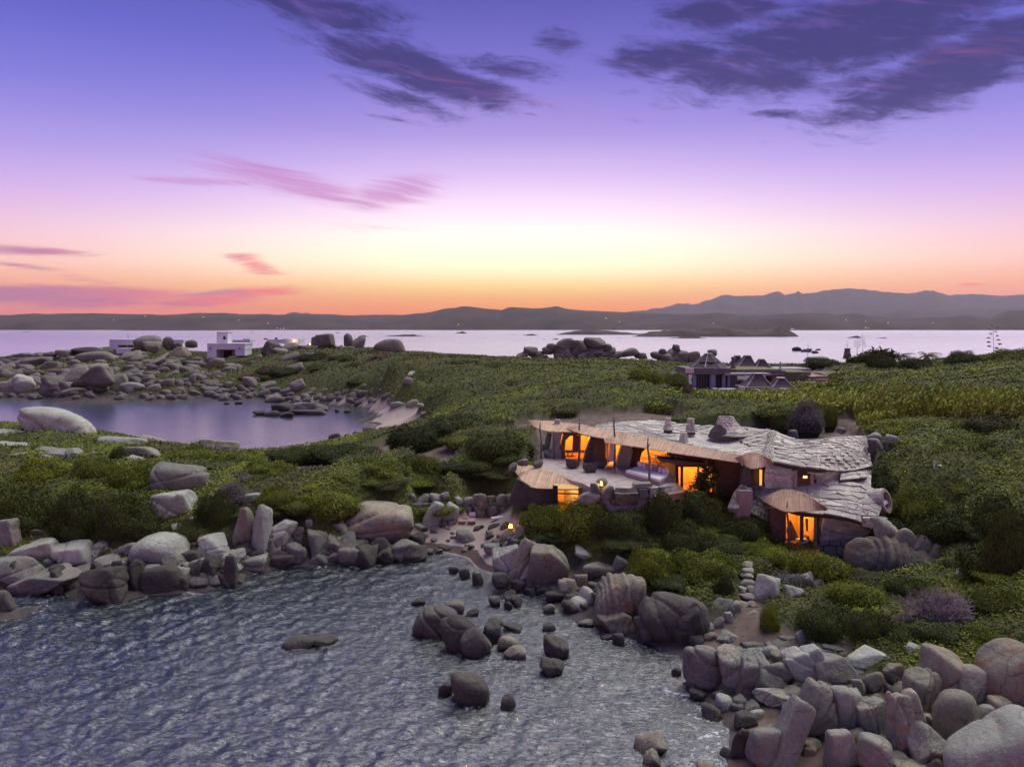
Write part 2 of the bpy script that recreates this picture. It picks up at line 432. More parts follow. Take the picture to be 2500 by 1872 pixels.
def leaf_mat(name, a, bb, c3, dry=None, tr=0.0, dry_amt=0.4, big=0.07, species=None):
    m, t, b = mat(name)
    p = pos(t); g = t.new('ShaderNodeNewGeometry'); rpi = g.outputs['Random Per Island']
    rnd = t.new('ShaderNodeObjectInfo').outputs['Random']
    n = t.noise(p, big, 4.0, 0.6); n2 = t.noise(p, 0.5, 3.0, 0.6)
    col = t.mix(t.mr(n, 0.36, 0.62), a, bb)
    if species:                                        # patches of darker and lighter species
        n5 = t.noise(p, 0.17, 4.0, 0.6, 0.8); n6 = t.noise(p, 0.6, 3.0, 0.6)
        dk = t.mr(t.m('ADD', t.m('MULTIPLY', n5, 0.7), t.m('MULTIPLY', n6, 0.3)), 0.47, 0.53)
        col = t.mix(t.m('MULTIPLY', dk, 0.85), col, species[0])
        x, y, z = t.sep(p); far = t.m('MULTIPLY', t.mr(y, 150, 185), t.mr(x, 25, -5))
        col = t.mix(t.m('MULTIPLY', far, 0.75), col, species[1])
    col = t.mix(t.m('MULTIPLY', rpi, 0.35), col, c3)
    col = t.mix(t.m('MULTIPLY', t.mr(n2, 0.52, 0.72), 0.25 if species else 0.5), col, c3)
    hv = t.new('ShaderNodeHueSaturation'); t.l.new(col, hv.inputs['Color']); t.l.new(t.mr(rpi, 0, 1, 0.72, 1.28), hv.inputs['Value']); col = hv.outputs[0]
    if dry: col = t.mix(t.m('MULTIPLY', t.mr(t.noise(p, 0.16, 5.0, 0.65), 0.53, 0.68), dry_amt), col, dry)
    hsv = t.new('ShaderNodeHueSaturation'); t.l.new(col, hsv.inputs['Color'])
    t.l.new(t.m('ADD', 0.72, t.m('MULTIPLY', rnd, 0.6)), hsv.inputs['Value'])
    t.l.new(hsv.outputs[0], b.inputs['Base Color'])
    b.inputs['Roughness'].default_value = 0.75; b.inputs['Specular IOR Level'].default_value = 0.25
    return m
M['leaf_green'] = leaf_mat('green_leaves', (0.085, 0.115, 0.010, 1), (0.20, 0.235, 0.014, 1), (0.13, 0.155, 0.015, 1))
M['leaf_dark'] = leaf_mat('dark_leaves', (0.034, 0.048, 0.008, 1), (0.075, 0.095, 0.012, 1), (0.055, 0.068, 0.012, 1))
M['leaf_cover'] = leaf_mat('macchia_leaves', (0.10, 0.13, 0.010, 1), (0.25, 0.29, 0.012, 1), (0.14, 0.165, 0.018, 1), (0.17, 0.11, 0.07, 1), 0, 0.6, 0.06, ((0.022, 0.030, 0.008, 1), (0.048, 0.045, 0.017, 1)))
M['leaf_grey'] = leaf_mat('grey_leaves', (0.17, 0.15, 0.13, 1), (0.24, 0.21, 0.20, 1), (0.12, 0.11, 0.09, 1))
M['leaf_rust'] = leaf_mat('rusty_leaves', (0.16, 0.085, 0.07, 1), (0.22, 0.12, 0.09, 1), (0.10, 0.07, 0.04, 1))
M['leaf_reed'] = leaf_mat('cane_leaves', (0.19, 0.23, 0.035, 1), (0.37, 0.41, 0.05, 1), (0.28, 0.30, 0.07, 1), (0.28, 0.22, 0.11, 1))
M['leaf_straw'] = leaf_mat('straw_grass', (0.30, 0.29, 0.09, 1), (0.46, 0.42, 0.14, 1), (0.38, 0.33, 0.14, 1), (0.42, 0.32, 0.16, 1))
M['leaf_palm'] = leaf_mat('palm_leaves', (0.10, 0.11, 0.04, 1), (0.16, 0.15, 0.05, 1), (0.19, 0.14, 0.07, 1))
M['agave'] = plain('blue_agave', (0.22, 0.28, 0.29), 0.6, 0.15, 3.0)
M['twig'] = plain('grey_twigs', (0.30, 0.235, 0.24), 0.9, 0.3, 6.0)
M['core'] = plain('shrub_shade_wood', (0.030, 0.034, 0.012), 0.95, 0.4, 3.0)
# ---------------------------------------------------------------- terrain from surveyed heights: (u, v, z)
CTRL = """
-500 1500 0;-200 1490 0;0 1492 0;100 1480 0;250 1478 0;330 1458 0;420 1450 0;550 1432 0;620 1400 0;740 1382 0;860 1376 0;950 1352 0
1000 1333 0;1050 1338 0;1100 1350 0;1150 1368 0;1200 1400 0;1240 1448 0;1290 1468 0;1380 1486 0;1440 1524 0;1500 1545 0;1580 1572 0;1655 1600 0
1680 1650 0;1700 1695 0;1750 1745 0;1790 1790 0;1800 1872 0;1800 1990 0;1820 2300 0
300 1650 -3;800 1650 -3.2;1150 1600 -1.4;1400 1660 -1.0;1550 1750 -.7;1100 1420 -.45;850 1450 -1.8;600 1490 -1.8;0 1600 -3.2;0 1900 -4;1000 1900 -3.2;1500 1900 -1.0
1300 1530 -.45;1450 1600 -.55;1600 1680 -.5;1250 1480 -.3;-600 1600 -4;1100 2300 -3.5;200 1545 -1.6;400 1520 -1.4;1000 1380 -.6;1650 1790 -.4;0 1540 -1.5;-300 1540 -1.6
0 1380 1.3;150 1360 1.4;300 1370 1.2;450 1350 1.3;560 1340 1.3;700 1330 1.2;860 1300 1.4
100 1300 2.6;300 1305 2.6;500 1290 2.6;650 1280 2.8;800 1260 3.0;-300 1300 2.6
100 1200 4.4;300 1180 4.5;500 1180 4.4;100 1110 4.2;300 1120 4.0;0 1062 3.6;200 1070 3.4;-300 1150 4.5;-300 1060 3.5
350 1090 3.1;500 1110 2.2;620 1110 1.7;560 1140 3.4;700 1110 1.6;700 1150 3.6;700 1200 4.2;800 1150 3.8;900 1100 3.8;850 1200 4.3;960 1150 4.4
1000 1100 4.6;1000 1180 4.3;1100 1100 5.4;1100 1175 4.4;1240 1150 4.9;960 1060 1.5;1050 1040 2.5;1200 1050 6.6;1200 1100 6.0
1010 1250 1.7;1050 1248 1.7;1150 1243 1.8;1210 1250 1.8;1130 1290 1.1;1040 1300 .9;1200 1300 1.3;1240 1290 1.6;1180 1330 .6
400 1097 -1;500 1100 -.8;600 1102 -.5;0 1030 -1;200 1030 -1.5;-300 1035 -1
700 1088 0;800 1072 0;870 1057 0;915 1037 0;922 1015 0;903 1001 0;870 994 0;800 990 0;720 986 .1;660 978 -.1;700 972 0;600 974 0;500 974 0;300 970 0;100 974 0;0 974 0;-300 974 0
500 1040 -2;300 1010 -2;700 1030 -1;100 1000 -2.5;800 1030 -.5;-300 1000 -2.5
950 1000 1.2;950 1030 1.0;920 1060 1.2;1000 985 2.4;1040 1000 2.4;850 978 1.4;780 972 1.2;960 970 3.6;1040 1015 1.9;1020 1035 1.5;1058 1000 2.4
0 945 2.5;200 930 4.6;400 930 4.4;600 940 3.0;750 940 3.5;850 940 4.5
0 900 5.0;100 890 6.2;200 885 6.6;300 880 7.6;400 880 8.0;560 884 7.2;700 880 8.2;850 880 8.6;950 900 9.0;900 858 10.4
0 884 4.6;120 868 6.7;270 852 9.0;400 852 9.2;600 858 8.8;800 850 11.0;700 852 10.0
1000 880 9.6;1060 875 9.4;1130 882 8.9;1210 893 8.3;1000 930 7.6;1000 960 5.2;1060 960 6.4
1100 950 6.6;1100 910 8.4;1300 890 8.2;1300 920 8.6;1400 960 8.2;1300 1000 7.6;1220 1010 6.8;1500 930 8.0;1500 985 8.4;1450 885 8.0;1600 890 7.6;1620 930 7.6
1300 1040 7.0;1450 1025 7.3;1600 1010 7.5;1750 995 7.4
1700 965 7.0;1750 950 6.5;1900 950 7.0;1700 902 6.4;1850 898 6.2;2000 900 6.0;2150 896 6.6;2300 886 7.4;2500 864 10.2;2000 940 8.0;2150 932 8.2;2300 910 8.4;2480 895 10.8
1900 1015 7.9;2000 1000 8.3;2100 1020 8.3;2200 985 9.6;2400 960 10.6;2450 1010 10.3;2300 1050 8.6;2200 1060 8.5;2700 1000 11.5;2700 900 14
2200 1110 7.7;2330 1110 7.8;2450 1110 8.2;2300 1200 6.0;2480 1200 6.5;2200 1190 5.8;2400 1300 4.4;2280 1290 3.9;2500 1400 3.6;2700 1300 7;2700 1500 4.5
1290 1150 5.2;1340 1110 5.8;1340 1060 6.4;1300 1200 3.6;1400 1233 3.5;1500 1240 3.5;1280 1240 3.0;1300 1300 2.5;1400 1320 2.5;1260 1320 2.0;1320 1340 2.6
1480 1120 5.6;1600 1120 5.6;1700 1130 5.6;1800 1130 5.6;1900 1130 5.8;2000 1120 6.4;1640 1210 4.1;1760 1230 3.9;1860 1240 3.6;1900 1260 3.2;2050 1230 3.8;2150 1240 4.4
1500 1330 2.6;1600 1290 3.2;1750 1300 3.0;1700 1380 2.3;1600 1430 1.9;1500 1400 2.2;1820 1340 2.1;1950 1345 1.9;2060 1370 1.6;2150 1380 1.9;2250 1380 2.4
1850 1400 1.7;2000 1420 1.7;2100 1470 1.8;2300 1480 2.4;2450 1500 3.2;1750 1470 1.8;1720 1540 .9;1900 1520 1.6;1820 1570 .8;1950 1570 1.2;2080 1580 1.7;2200 1580 2.2;2400 1580 2.8;2600 1600 3
1780 1650 .35;1850 1640 .7;2000 1660 1.1;2150 1680 1.5;2350 1680 2.1;1880 1740 .5;2000 1780 .7;2150 1790 1.1;2350 1800 1.6;1860 1850 .25;2000 1880 .5;2200 1880 .9;2500 1850 1.6;2500 2100 1.5;2100 2100 .8;1950 2300 .4;2600 1750 2.4
1300 1440 .05;1340 1448 .05;1390 1458 .1;1300 1395 .5;1345 1395 .5;1390 1400 .6;1440 1450 .15;1440 1410 .7;1500 1470 .3;1500 1420 .8;1560 1450 .6
"""
WORLDC = [(-400, 330, -3), (-200, 330, -3), (-60, 330, -3), (0, 310, -3), (60, 320, -3), (150, 330, -3), (300, 330, -3), (-260, 200, 6), (-260, 240, 7), (300, 200, 14), (300, 120, 15), (250, 60, 12),
          (-200, 300, -3), (-40, 290, -1), (0, 285, -1), (60, 290, -1), (120, 290, -1), (190, 300, 0), (-70, 50, -3), (-90, 30, -4), (-10, 15, -3.5), (12, 10, -3), (30, 10, -1), (60, 12, 1.5), (80, 30, 5), (120, 60, 9), (-150, 70, 2), (-200, 120, 2),
          (-140, 284, -2), (-95, 284, -1)]
def read_ctrl():
    P = []
    for line in CTRL.strip().split('\n'):
        for it in line.split(';'):
            it = it.split()
            if len(it) == 3:
                u, v, z = map(float, it); q = pz(u, v, z); P.append((q.x, q.y, z))
    P += WORLDC
    return np.array(P, float)
CP = read_ctrl()
def _cs(p): return p / 20.0
def fit():
    X = CP[:, :2]; n = len(X)
    D = np.sqrt(((X[:, None] - X[None]) ** 2).sum(2) + 0.6)
    A = np.zeros((n + 3, n + 3)); A[:n, :n] = D + np.eye(n) * -0.15
    A[:n, n] = 1; A[:n, n + 1:] = X / 100; A[n, :n] = 1; A[n + 1:, :n] = X.T / 100
    return np.linalg.solve(A, np.concatenate([CP[:, 2], np.zeros(3)]))
W_ = fit()
def base_h(x, y):
    x = np.atleast_1d(np.asarray(x, float)); y = np.atleast_1d(np.asarray(y, float)); out = np.empty(len(x))
    for i in range(0, len(x), 20000):
        a, b = x[i:i + 20000], y[i:i + 20000]
        D = np.sqrt((a[:, None] - CP[:, 0]) ** 2 + (b[:, None] - CP[:, 1]) ** 2 + 0.6)
        out[i:i + 20000] = D @ W_[:-3] + W_[-3] + (a * W_[-2] + b * W_[-1]) / 100
    return out

def inpoly(u, v, poly):
    c = np.zeros(len(u), bool); n = len(poly)
    for i in range(n):
        x1, y1 = poly[i]; x2, y2 = poly[(i + 1) % n]
        k = ((y1 > v) != (y2 > v)) & (u < (x2 - x1) * (v - y1) / ((y2 - y1) + 1e-9) + x1)
        c ^= k
    return c
# bare places, as outlines on the ground (traced with the terrain's own heights)
SAND = [[(640, 970), (780, 972), (860, 968), (960, 975), (1075, 985), (1075, 1000), (1010, 1030), (960, 1062), (900, 1082), (760, 1100), (600, 1112), (690, 1080), (860, 1050), (930, 1015), (880, 990)],
        [(1000, 1300), (1060, 1270), (1120, 1250), (1225, 1225), (1275, 1250), (1262, 1330), (1235, 1370), (1260, 1460), (1400, 1560), (1100, 1600), (900, 1400)]]
SOIL = [[(870, 1112), (960, 1080), (1090, 1088), (1130, 1110), (1080, 1160), (1040, 1150), (1000, 1118), (900, 1128)],
        [(640, 1120), (720, 1108), (800, 1125), (830, 1155), (740, 1165), (680, 1190), (640, 1170)],
        [(1240, 1040), (1400, 1012), (1620, 1005), (1700, 1030), (1500, 1060), (1280, 1065)],
        [(1890, 1035), (2150, 1012), (2500, 1000), (2600, 1020), (2300, 1042), (1950, 1060)],
        [(1000, 1055), (1120, 1040), (1300, 1060), (1280, 1072), (1080, 1062)],
        [(1806, 1370), (1860, 1370), (1866, 1510), (1960, 1556), (2080, 1580), (2080, 1600), (1700, 1590), (1712, 1536), (1800, 1506)],
        [(1980, 1630), (2180, 1650), (2330, 1690), (2600, 1700), (2700, 2000), (1700, 2000), (1850, 1700)],
        [(1600, 920), (1700, 905), (2050, 905), (2070, 975), (1650, 975)]]
BUILT = [[(1290, 1095), (1345, 1030), (1500, 1010), (1900, 1020), (2130, 1045), (2150, 1240), (2080, 1290), (1960, 1340), (1890, 1330), (1880, 1250), (1780, 1235), (1600, 1210), (1440, 1238), (1300, 1238)], [(1990, 1290), (2130, 1290), (2300, 1375), (2285, 1430), (2100, 1425), (1990, 1390)]]
def masks(x, y, z):
    u, v = proj(x, y, z)
    near = y < 330
    f = lambda L, lo, hi: np.any([inpoly(u, v, p) for p in L], axis=0) & (y > lo) & (y < hi)
    sand = (inpoly(u, v, SAND[0]) & (y > 100) & (z < 3)) | (inpoly(u, v, SAND[1]) & (y < 75) & (z < 2.3))
    soil = f(SOIL, 15, 190)
    built = f(BUILT, 46, 80)
    return sand & near, soil & near, built & near

def domes(x, y, cell, seed):
    """bushy domes on a jittered grid, 0..1"""
    g = np.random.RandomState(seed); N = 512
    jx, jy, jr = g.rand(N, N), g.rand(N, N), g.rand(N, N)
    ix = np.floor(x / cell).astype(int); iy = np.floor(y / cell).astype(int); out = np.zeros(len(x))
    for a in (-1, 0, 1):
        for b in (-1, 0, 1):
            i, j = ix + a, iy + b
            cx = (i + jx[i % N, j % N]) * cell; cy = (j + jy[i % N, j % N]) * cell; r = cell * (0.55 + 0.55 * jr[i % N, j % N])
            q = 1 - ((x - cx) ** 2 + (y - cy) ** 2) / r ** 2
            out = np.maximum(out, np.sqrt(np.clip(q, 0, 1)) * (0.6 + 0.4 * jr[i % N, j % N]))
    return out
WV = Wav(5, 20, 0.05, 0.35, 2)
def veg_at(x, y, z):
    sand, soil, built = masks(x, y, z)
    n = WV(np.stack([x, y], 1))
    lim = 1.0 + 0.25 * n
    v = np.clip((z - lim) / 0.5, 0, 1)
    v[sand | built] = 0; v[soil] *= 0.0
    return v, sand, soil, built
def mound_h(x, y):
    far = np.clip((y - 72) / 30, 0, 1) * np.clip((215 - y) / 30, 0, 1)
    return domes(x, y, 5.2, 1) * 1.05 + domes(x, y, 2.1, 2) * 0.50 + domes(x, y, 9.5, 3) * 1.7 * far * np.clip((104 - y) / 20 + (x < 20), 0.12, 1)
RUF = Wav(9, 30, 0.25, 2.2, 2)
def ground_h(x, y):
    """bare ground"""
    z = base_h(x, y)
    return z + 0.09 * RUF(np.stack([np.atleast_1d(x), np.atleast_1d(y)], 1))
# distance law for a fan shaped grid (finer where one stands closer)
def fan(u0, u1, nu, d0, d1, nd):
    U = np.linspace(u0, u1, nu); D = np.exp(np.linspace(math.log(d0), math.log(d1), nd))
    return np.meshgrid((U - CX) / F, D)
def grid_faces(nd, nu):
    i = np.arange(nd * nu).reshape(nd, nu)
    return np.stack([i[:-1, :-1].ravel(), i[:-1, 1:].ravel(), i[1:, 1:].ravel(), i[1:, :-1].ravel()], 1)
def terrain():
    nu, nd = 450, 410
    A, D = fan(-900, 3400, nu, 14, 345, nd)
    x = (A * (D + 6)).ravel(); y = D.ravel()
    z = ground_h(x, y)
    veg, sand, soil, built = veg_at(x, y, z)
    z2 = z + veg * mound_h(x, y) * 0.85 * np.clip(z / 5, .25, 1)
    z2[built] -= 0.7
    me = mesh_np('ground', np.stack([x, y, z2], 1), grid_faces(nd, nu))
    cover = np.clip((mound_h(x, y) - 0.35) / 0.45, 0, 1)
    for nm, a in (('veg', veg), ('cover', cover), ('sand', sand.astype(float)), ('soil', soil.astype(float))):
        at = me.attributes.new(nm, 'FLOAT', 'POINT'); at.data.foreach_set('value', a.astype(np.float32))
    m, t, b = mat('ground_cover_soil')
    p = pos(t)
    at = lambda n: t.new('ShaderNodeAttribute', attribute_name=n).outputs['Fac']
    n1 = t.noise(p, 0.8, 6, 0.65); n2 = t.noise(p, 7.0, 4, 0.7); n3 = t.noise(p, 0.12, 4, 0.6)
    rock = t.mix(t.mr(n1, 0.35, 0.65), (0.040, 0.032, 0.028, 1), (0.105, 0.088, 0.078, 1))
    soil = t.mix(t.mr(n1, 0.35, 0.65), (0.085, 0.060, 0.046, 1), (0.20, 0.145, 0.11, 1))
    sand = t.mix(t.mr(n3, 0.35, 0.65), (0.36, 0.285, 0.235, 1), (0.45, 0.37, 0.31, 1))
    sand = t.mix(t.m('MULTIPLY', t.mr(n2, 0.55, 0.7), 0.35), sand, (0.30, 0.22, 0.18, 1))
    leaf = t.mix(t.mr(n2, 0.3, 0.7), (0.040, 0.048, 0.010, 1), (0.085, 0.098, 0.014, 1))
    col = t.mix(at('soil'), rock, soil); col = t.mix(at('sand'), col, sand)
    soil_shade = t.mix(t.mr(n1, 0.35, 0.65), (0.030, 0.022, 0.014, 1), (0.085, 0.062, 0.042, 1))  # soil brown in the hollows, darkened to paint shade between mounds
    col = t.mix(at('veg'), col, t.mix(at('cover'), soil_shade, leaf))
    z = t.sep(p)[2]
    # sea bed: colour darkened with depth to stand for light lost in water; sea grass wrack along the cove
    seabed = t.mix(t.mr(n1, 0.3, 0.7), (0.010, 0.016, 0.016, 1), (0.035, 0.040, 0.030, 1))
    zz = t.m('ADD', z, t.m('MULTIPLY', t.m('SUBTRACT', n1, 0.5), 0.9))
    col = t.mix(t.mr(zz, -0.55, -1.3), col, seabed)
    wr = t.m('MULTIPLY', t.mr(t.m('ABSOLUTE', t.m('SUBTRACT', t.m('ADD', z, t.m('MULTIPLY', n1, 0.24)), 0.30)), 0.19, 0.12), at('sand'))
    col = t.mix(t.m('MULTIPLY', wr, 0.9), col, (0.055, 0.032, 0.028, 1))
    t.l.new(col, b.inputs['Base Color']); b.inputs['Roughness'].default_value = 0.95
    bump(t, b, t.m('ADD', n1, t.m('MULTIPLY', n2, 0.3)), 0.7, 0.12)
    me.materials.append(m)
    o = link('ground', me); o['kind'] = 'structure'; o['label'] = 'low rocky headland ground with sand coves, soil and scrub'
terrain()

# line of sight onto the ground
_TD = np.exp(np.linspace(math.log(24), math.log(320), 900))
def hit(u, v, dmax=None, dmin=24.0, cover=0.0):
    a, b, c = ray(u, v)
    x = a / b * _TD; z = H + c / b * _TD
    g = np.maximum(ground_h(x, _TD), 0.0 if v > 800 else -9) + cover
    k = np.nonzero(z <= g)[0]
    d = _TD[k[0]] if len(k) else 1e9
    if dmax: d = min(d, dmax)
    return max(d, dmin)

# ---------------------------------------------------------------- sea
def sea():
    V = []; Fs = []
    g = np.random.RandomState(3)
    nu, nd = 900, 760
    A, D = fan(-900, 3400, nu, 12, 400, nd)
    x = (A * (D + 8)).ravel(); y = D.ravel(); z = np.zeros(len(x))
    P = np.stack([x, y], 1)
    wx = 0.9 * np.sin(P[:, 0] * 0.31 + 0.2 * P[:, 1]) + 0.6 * np.sin(P[:, 1] * 0.43 - 0.37 * P[:, 0] + 1)
    for k in range(70):                                 # wind chop running towards the shore
        lam = math.exp(g.uniform(math.log(0.40), math.log(2.6))); th = g.normal(-1.3, 0.95); kk = 2 * math.pi / lam
        a = 0.0066 * lam ** 0.95; ph = g.uniform(0, 6.28)
        s = np.sin((P[:, 0] * math.cos(th) + P[:, 1] * math.sin(th)) * kk + ph + 0.8 * wx * math.cos(k * 1.7))
        z += a * (1 - 2 * np.abs(s)) * 1.1 * np.clip(160 / y, 0.15, 1) if k % 4 == 1 else a * s * np.clip(160 / y, 0.15, 1)
    z *= 0.85 + 0.55 * np.clip(Wav(61, 14, 0.12, 0.6, 2)(P), -1, 1)
    h = base_h(x, y)
    calm = np.clip(-h / 0.8, 0.25, 1.0) * np.where((y > 90), 0.16, 1.0)
    z *= calm
    z[y > 380] = 0
    keep = grid_faces(nd, nu); keep = keep[(h[keep] < 0.9).any(1) & (np.abs((x / y)[keep]).min(1) < 0.95)]
    used = np.unique(keep); remap = np.full(len(x), -1); remap[used] = np.arange(len(used)); keep = remap[keep]; x, y, z, h = x[used], y[used], z[used], h[used]
    me = mesh_np('sea', np.stack([x, y, z], 1), keep)
    at = me.attributes.new('shore', 'FLOAT', 'POINT'); at.data.foreach_set('value', np.clip((h + 0.75) / 0.7, 0, 1).astype(np.float32) * (y < 60))
    m, t, b = mat('sea_water'); out = [n for n in t.n if n.type == 'OUTPUT_MATERIAL'][0]; t.n.remove(b)
    p = pos(t)
    px_, py_, pz_ = t.sep(p)
    far = t.mr(py_, 300, 3000)
    n1 = t.noise(t.xyz(t.m('MULTIPLY', px_, 2.3), t.m('ADD', t.m('MULTIPLY', py_, 4.4), t.m('MULTIPLY', px_, 0.5)), 0.0), 1.0, 5, 0.66, 0.9)
    n2 = t.noise(t.xyz(t.m('MULTIPLY', px_, 5.5), t.m('MULTIPLY', py_, 9.0), 3.0), 1.0, 3, 0.6)
    n3 = t.noise(t.xyz(t.m('MULTIPLY', px_, 0.05), t.m('MULTIPLY', py_, 0.03), 0.0), 1.0, 5, 0.6, 0.5)
    nb = t.noise(t.xyz(t.m('MULTIPLY', px_, 0.30), t.m('ADD', t.m('MULTIPLY', py_, 0.55), t.m('MULTIPLY', px_, 0.12)), 0.0), 1.0, 7, 0.62, 0.6)
    nf = t.noise(t.xyz(t.m('MULTIPLY', px_, 0.035), t.m('MULTIPLY', py_, 0.02), 0.0), 1.0, 8, 0.66, 0.6)
    hh = t.m('ADD', t.m('ADD', t.m('MULTIPLY', n1, 1.0), t.m('MULTIPLY', n2, 0.10)), t.m('MULTIPLY', nb, t.mr(py_, 60, 130, 0.0, 3.4)))
    hh = t.m('ADD', hh, t.m('MULTIPLY', nf, t.mr(py_, 250, 900, 0.0, 40.0)))
    bn = t.new('ShaderNodeBump'); bn.inputs['Distance'].default_value = 0.20
    t.l.new(t.m('MULTIPLY', t.mr(n3, 0.3, 0.7, 0.6, 1.0), t.m('ADD', t.mr(py_, 40, 95, 0.8, 0.08), t.mr(py_, 250, 1400, 0.0, 0.24))), bn.inputs['Strength']); t.l.new(hh, bn.inputs['Height'])
    gl = t.new('ShaderNodeBsdfGlossy'); gl.inputs['Color'].default_value = (1, 1, 1, 1)
    t.l.new(t.mr(py_, 60, 180, 0.06, 0.26), gl.inputs['Roughness']); t.l.new(bn.outputs[0], gl.inputs['Normal'])
    tr = t.new('ShaderNodeBsdfTransparent'); tr.inputs[0].default_value = (0.62, 0.74, 0.80, 1)
    df = t.new('ShaderNodeBsdfDiffuse'); df.inputs[0].default_value = (0.008, 0.030, 0.040, 1)
    fr = t.new('ShaderNodeFresnel'); fr.inputs['IOR'].default_value = 2.4; t.l.new(bn.outputs[0], fr.inputs['Normal'])
    body = t.new('ShaderNodeMixShader'); body.inputs[0].default_value = 0.42
    t.l.new(tr.outputs[0], body.inputs[1]); t.l.new(df.outputs[0], body.inputs[2])
    mx = t.new('ShaderNodeMixShader'); t.l.new(fr.outputs[0], mx.inputs[0]); t.l.new(body.outputs[0], mx.inputs[1]); t.l.new(gl.outputs[0], mx.inputs[2])
    # foam flecks in the wash over the shallows
    sh = t.new('ShaderNodeAttribute', attribute_name='shore').outputs['Fac']
    fn = t.noise(p, 0.9, 6, 0.7, 1.2); f2 = t.noise(p, 5.0, 4, 0.7, 1.0)
    foam = t.m('MULTIPLY', t.mr(t.m('ADD', t.m('MULTIPLY', fn, 0.75), t.m('MULTIPLY', f2, 0.45)), 0.66, 0.74), t.m('MULTIPLY', sh, 0.6))
    fd = t.new('ShaderNodeBsdfDiffuse'); fd.inputs[0].default_value = (0.75, 0.76, 0.8, 1)
    m2 = t.new('ShaderNodeMixShader'); t.l.new(foam, m2.inputs[0]); t.l.new(mx.outputs[0], m2.inputs[1]); t.l.new(fd.outputs[0], m2.inputs[2])
    t.l.new(m2.outputs[0], out.inputs[0])
    me.materials.append(m)
    o = link('sea', me); o['kind'] = 'structure'; o['label'] = 'choppy sea water reflecting the violet dusk sky'
    # open water on to the horizon, one step below the near sheet's rim
    xs = [-60000, -14000, -3500, -900, -450, 0, 450, 900, 3500, 14000, 60000]; ys = [395, 900, 2500, 6000, 20000, 70000]
    V = [(a, b, -0.02) for b in ys for a in xs]
    o2 = link('open_sea', mesh_np('open_sea', V, grid_faces(len(ys), len(xs)), True), m); o2['kind'] = 'structure'
    sb = plain('deep_sea_bed', (0.012, 0.02, 0.022), 0.9, 0.2, 0.02)
    V = [(a, b, -6) for b in (-60, 395, 70000) for a in (-60000, 0, 60000)]
    o3 = link('sea_bed', mesh_np('sea_bed', V, grid_faces(3, 3), False), sb); o3['kind'] = 'structure'
sea()

# ---------------------------------------------------------------- far coasts
def hillmat(name, a, bb, sc_):
    m, t, b = mat(name); p = pos(t)
    n = t.noise(p, sc_, 8, 0.65); n2 = t.noise(p, sc_ * 9, 5, 0.7)
    c = t.mix(t.mr(n, 0.38, 0.62), a, bb); c = t.mix(t.m('MULTIPLY', t.mr(n2, 0.55, 0.72), 0.35), c, (0.16, 0.12, 0.10, 1))
    t.l.new(c, b.inputs['Base Color']); b.inputs['Roughness'].default_value = 1.0; return m
HM = hillmat('far_scrub', (0.050, 0.036, 0.030, 1), (0.085, 0.062, 0.050, 1), 0.003)
def ridge_land(name, prof, D, depth, jag, seed, label, mat_=None, kind='structure', base=None, rows=22, step=4.0, skew=0.55):
    """a long body of land: prof = (u, v) of its skyline seen at distance ~D+depth*skew"""
    us = np.arange(prof[0][0], prof[-1][0], step)
    vs = np.interp(us, [p[0] for p in prof], [p[1] for p in prof])
    g = np.random.RandomState(seed); DR = D + depth * skew
    W1 = Wav(seed, 30, 2 * math.pi / (depth * 1.2), 2 * math.pi / (depth * 0.06), 2)
    top = np.array([pix(u, v, DR).z for u, v in zip(us, vs)])
    V = []
    for r in range(rows):
        f = r / (rows - 1)
        y = D + depth * f
        prof_h = np.sin(min(f / skew, 1) * math.pi / 2) ** 0.8 if f <= skew else math.cos((f - skew) / (1 - skew) * math.pi / 2)
        x = (us - CX) / F * (DR + (y - DR) * 0.9)
        yy = y + depth * 0.05 * np.sin(us * 0.02 + seed) * (1 if f < .9 else 0)
        n = W1(np.stack([x, np.full(len(x), y)], 1))
        z = top * prof_h * (1 + jag * n * (1 - 0.9 * max(0, 1 - abs(f - skew) * 8))) - 1.0
        z = np.maximum(z, -1.5)
        if r in (0, rows - 1): z[:] = -2
        V.append(np.stack([x, yy, z], 1))
    V = np.concatenate(V)
    me = mesh_np(name, V, grid_faces(rows, len(us)))
    o = link(name, me, mat_ or HM); o['kind'] = kind
    if label: o['label'] = label
    return o
def jagp(prof, amp, seed, step=14):
    g = random.Random(seed); out = []
    for (a, b), (c, d) in zip(prof, prof[1:]):
        n = max(1, int((c - a) / step))
        for i in range(n):
            f = i / n; out.append((a + (c - a) * f, b + (d - b) * f + (g.uniform(-amp, amp) if i else 0)))
    return out + [prof[-1]]
ridge_land('mountains', jagp([(1480, 770), (1560, 762), (1600, 756), (1640, 749), (1700, 742), (1740, 731), (1765, 720), (1778, 719), (1800, 723), (1850, 724), (1875, 716), (1885, 714), (1900, 723), (1930, 717), (1936, 712), (1950, 719),
    (2000, 714), (2050, 707), (2085, 708), (2105, 712), (2140, 720), (2180, 722), (2225, 714), (2265, 711), (2320, 720), (2380, 719), (2440, 726), (2520, 729), (2700, 742), (3100, 765)], 1.6, 1, 9),
    21000, 9000, 0.1, 11, 'jagged distant mountain range beyond the sea')
ridge_land('mountains', jagp([(2050, 772), (2140, 764), (2210, 757), (2260, 759), (2350, 754), (2420, 757), (2500, 752), (2700, 748), (3100, 758)], 0.8, 2), 13500, 4000, 0.1, 12, 'low misty foothills before the far mountains')
ridge_land('hills', jagp([(640, 772), (690, 767), (705, 762), (720, 761), (735, 764), (750, 763), (770, 768), (820, 772)], 0.8, 3, 6), 15000, 2500, 0.1, 13, 'tiny pale peak poking above the far coast')
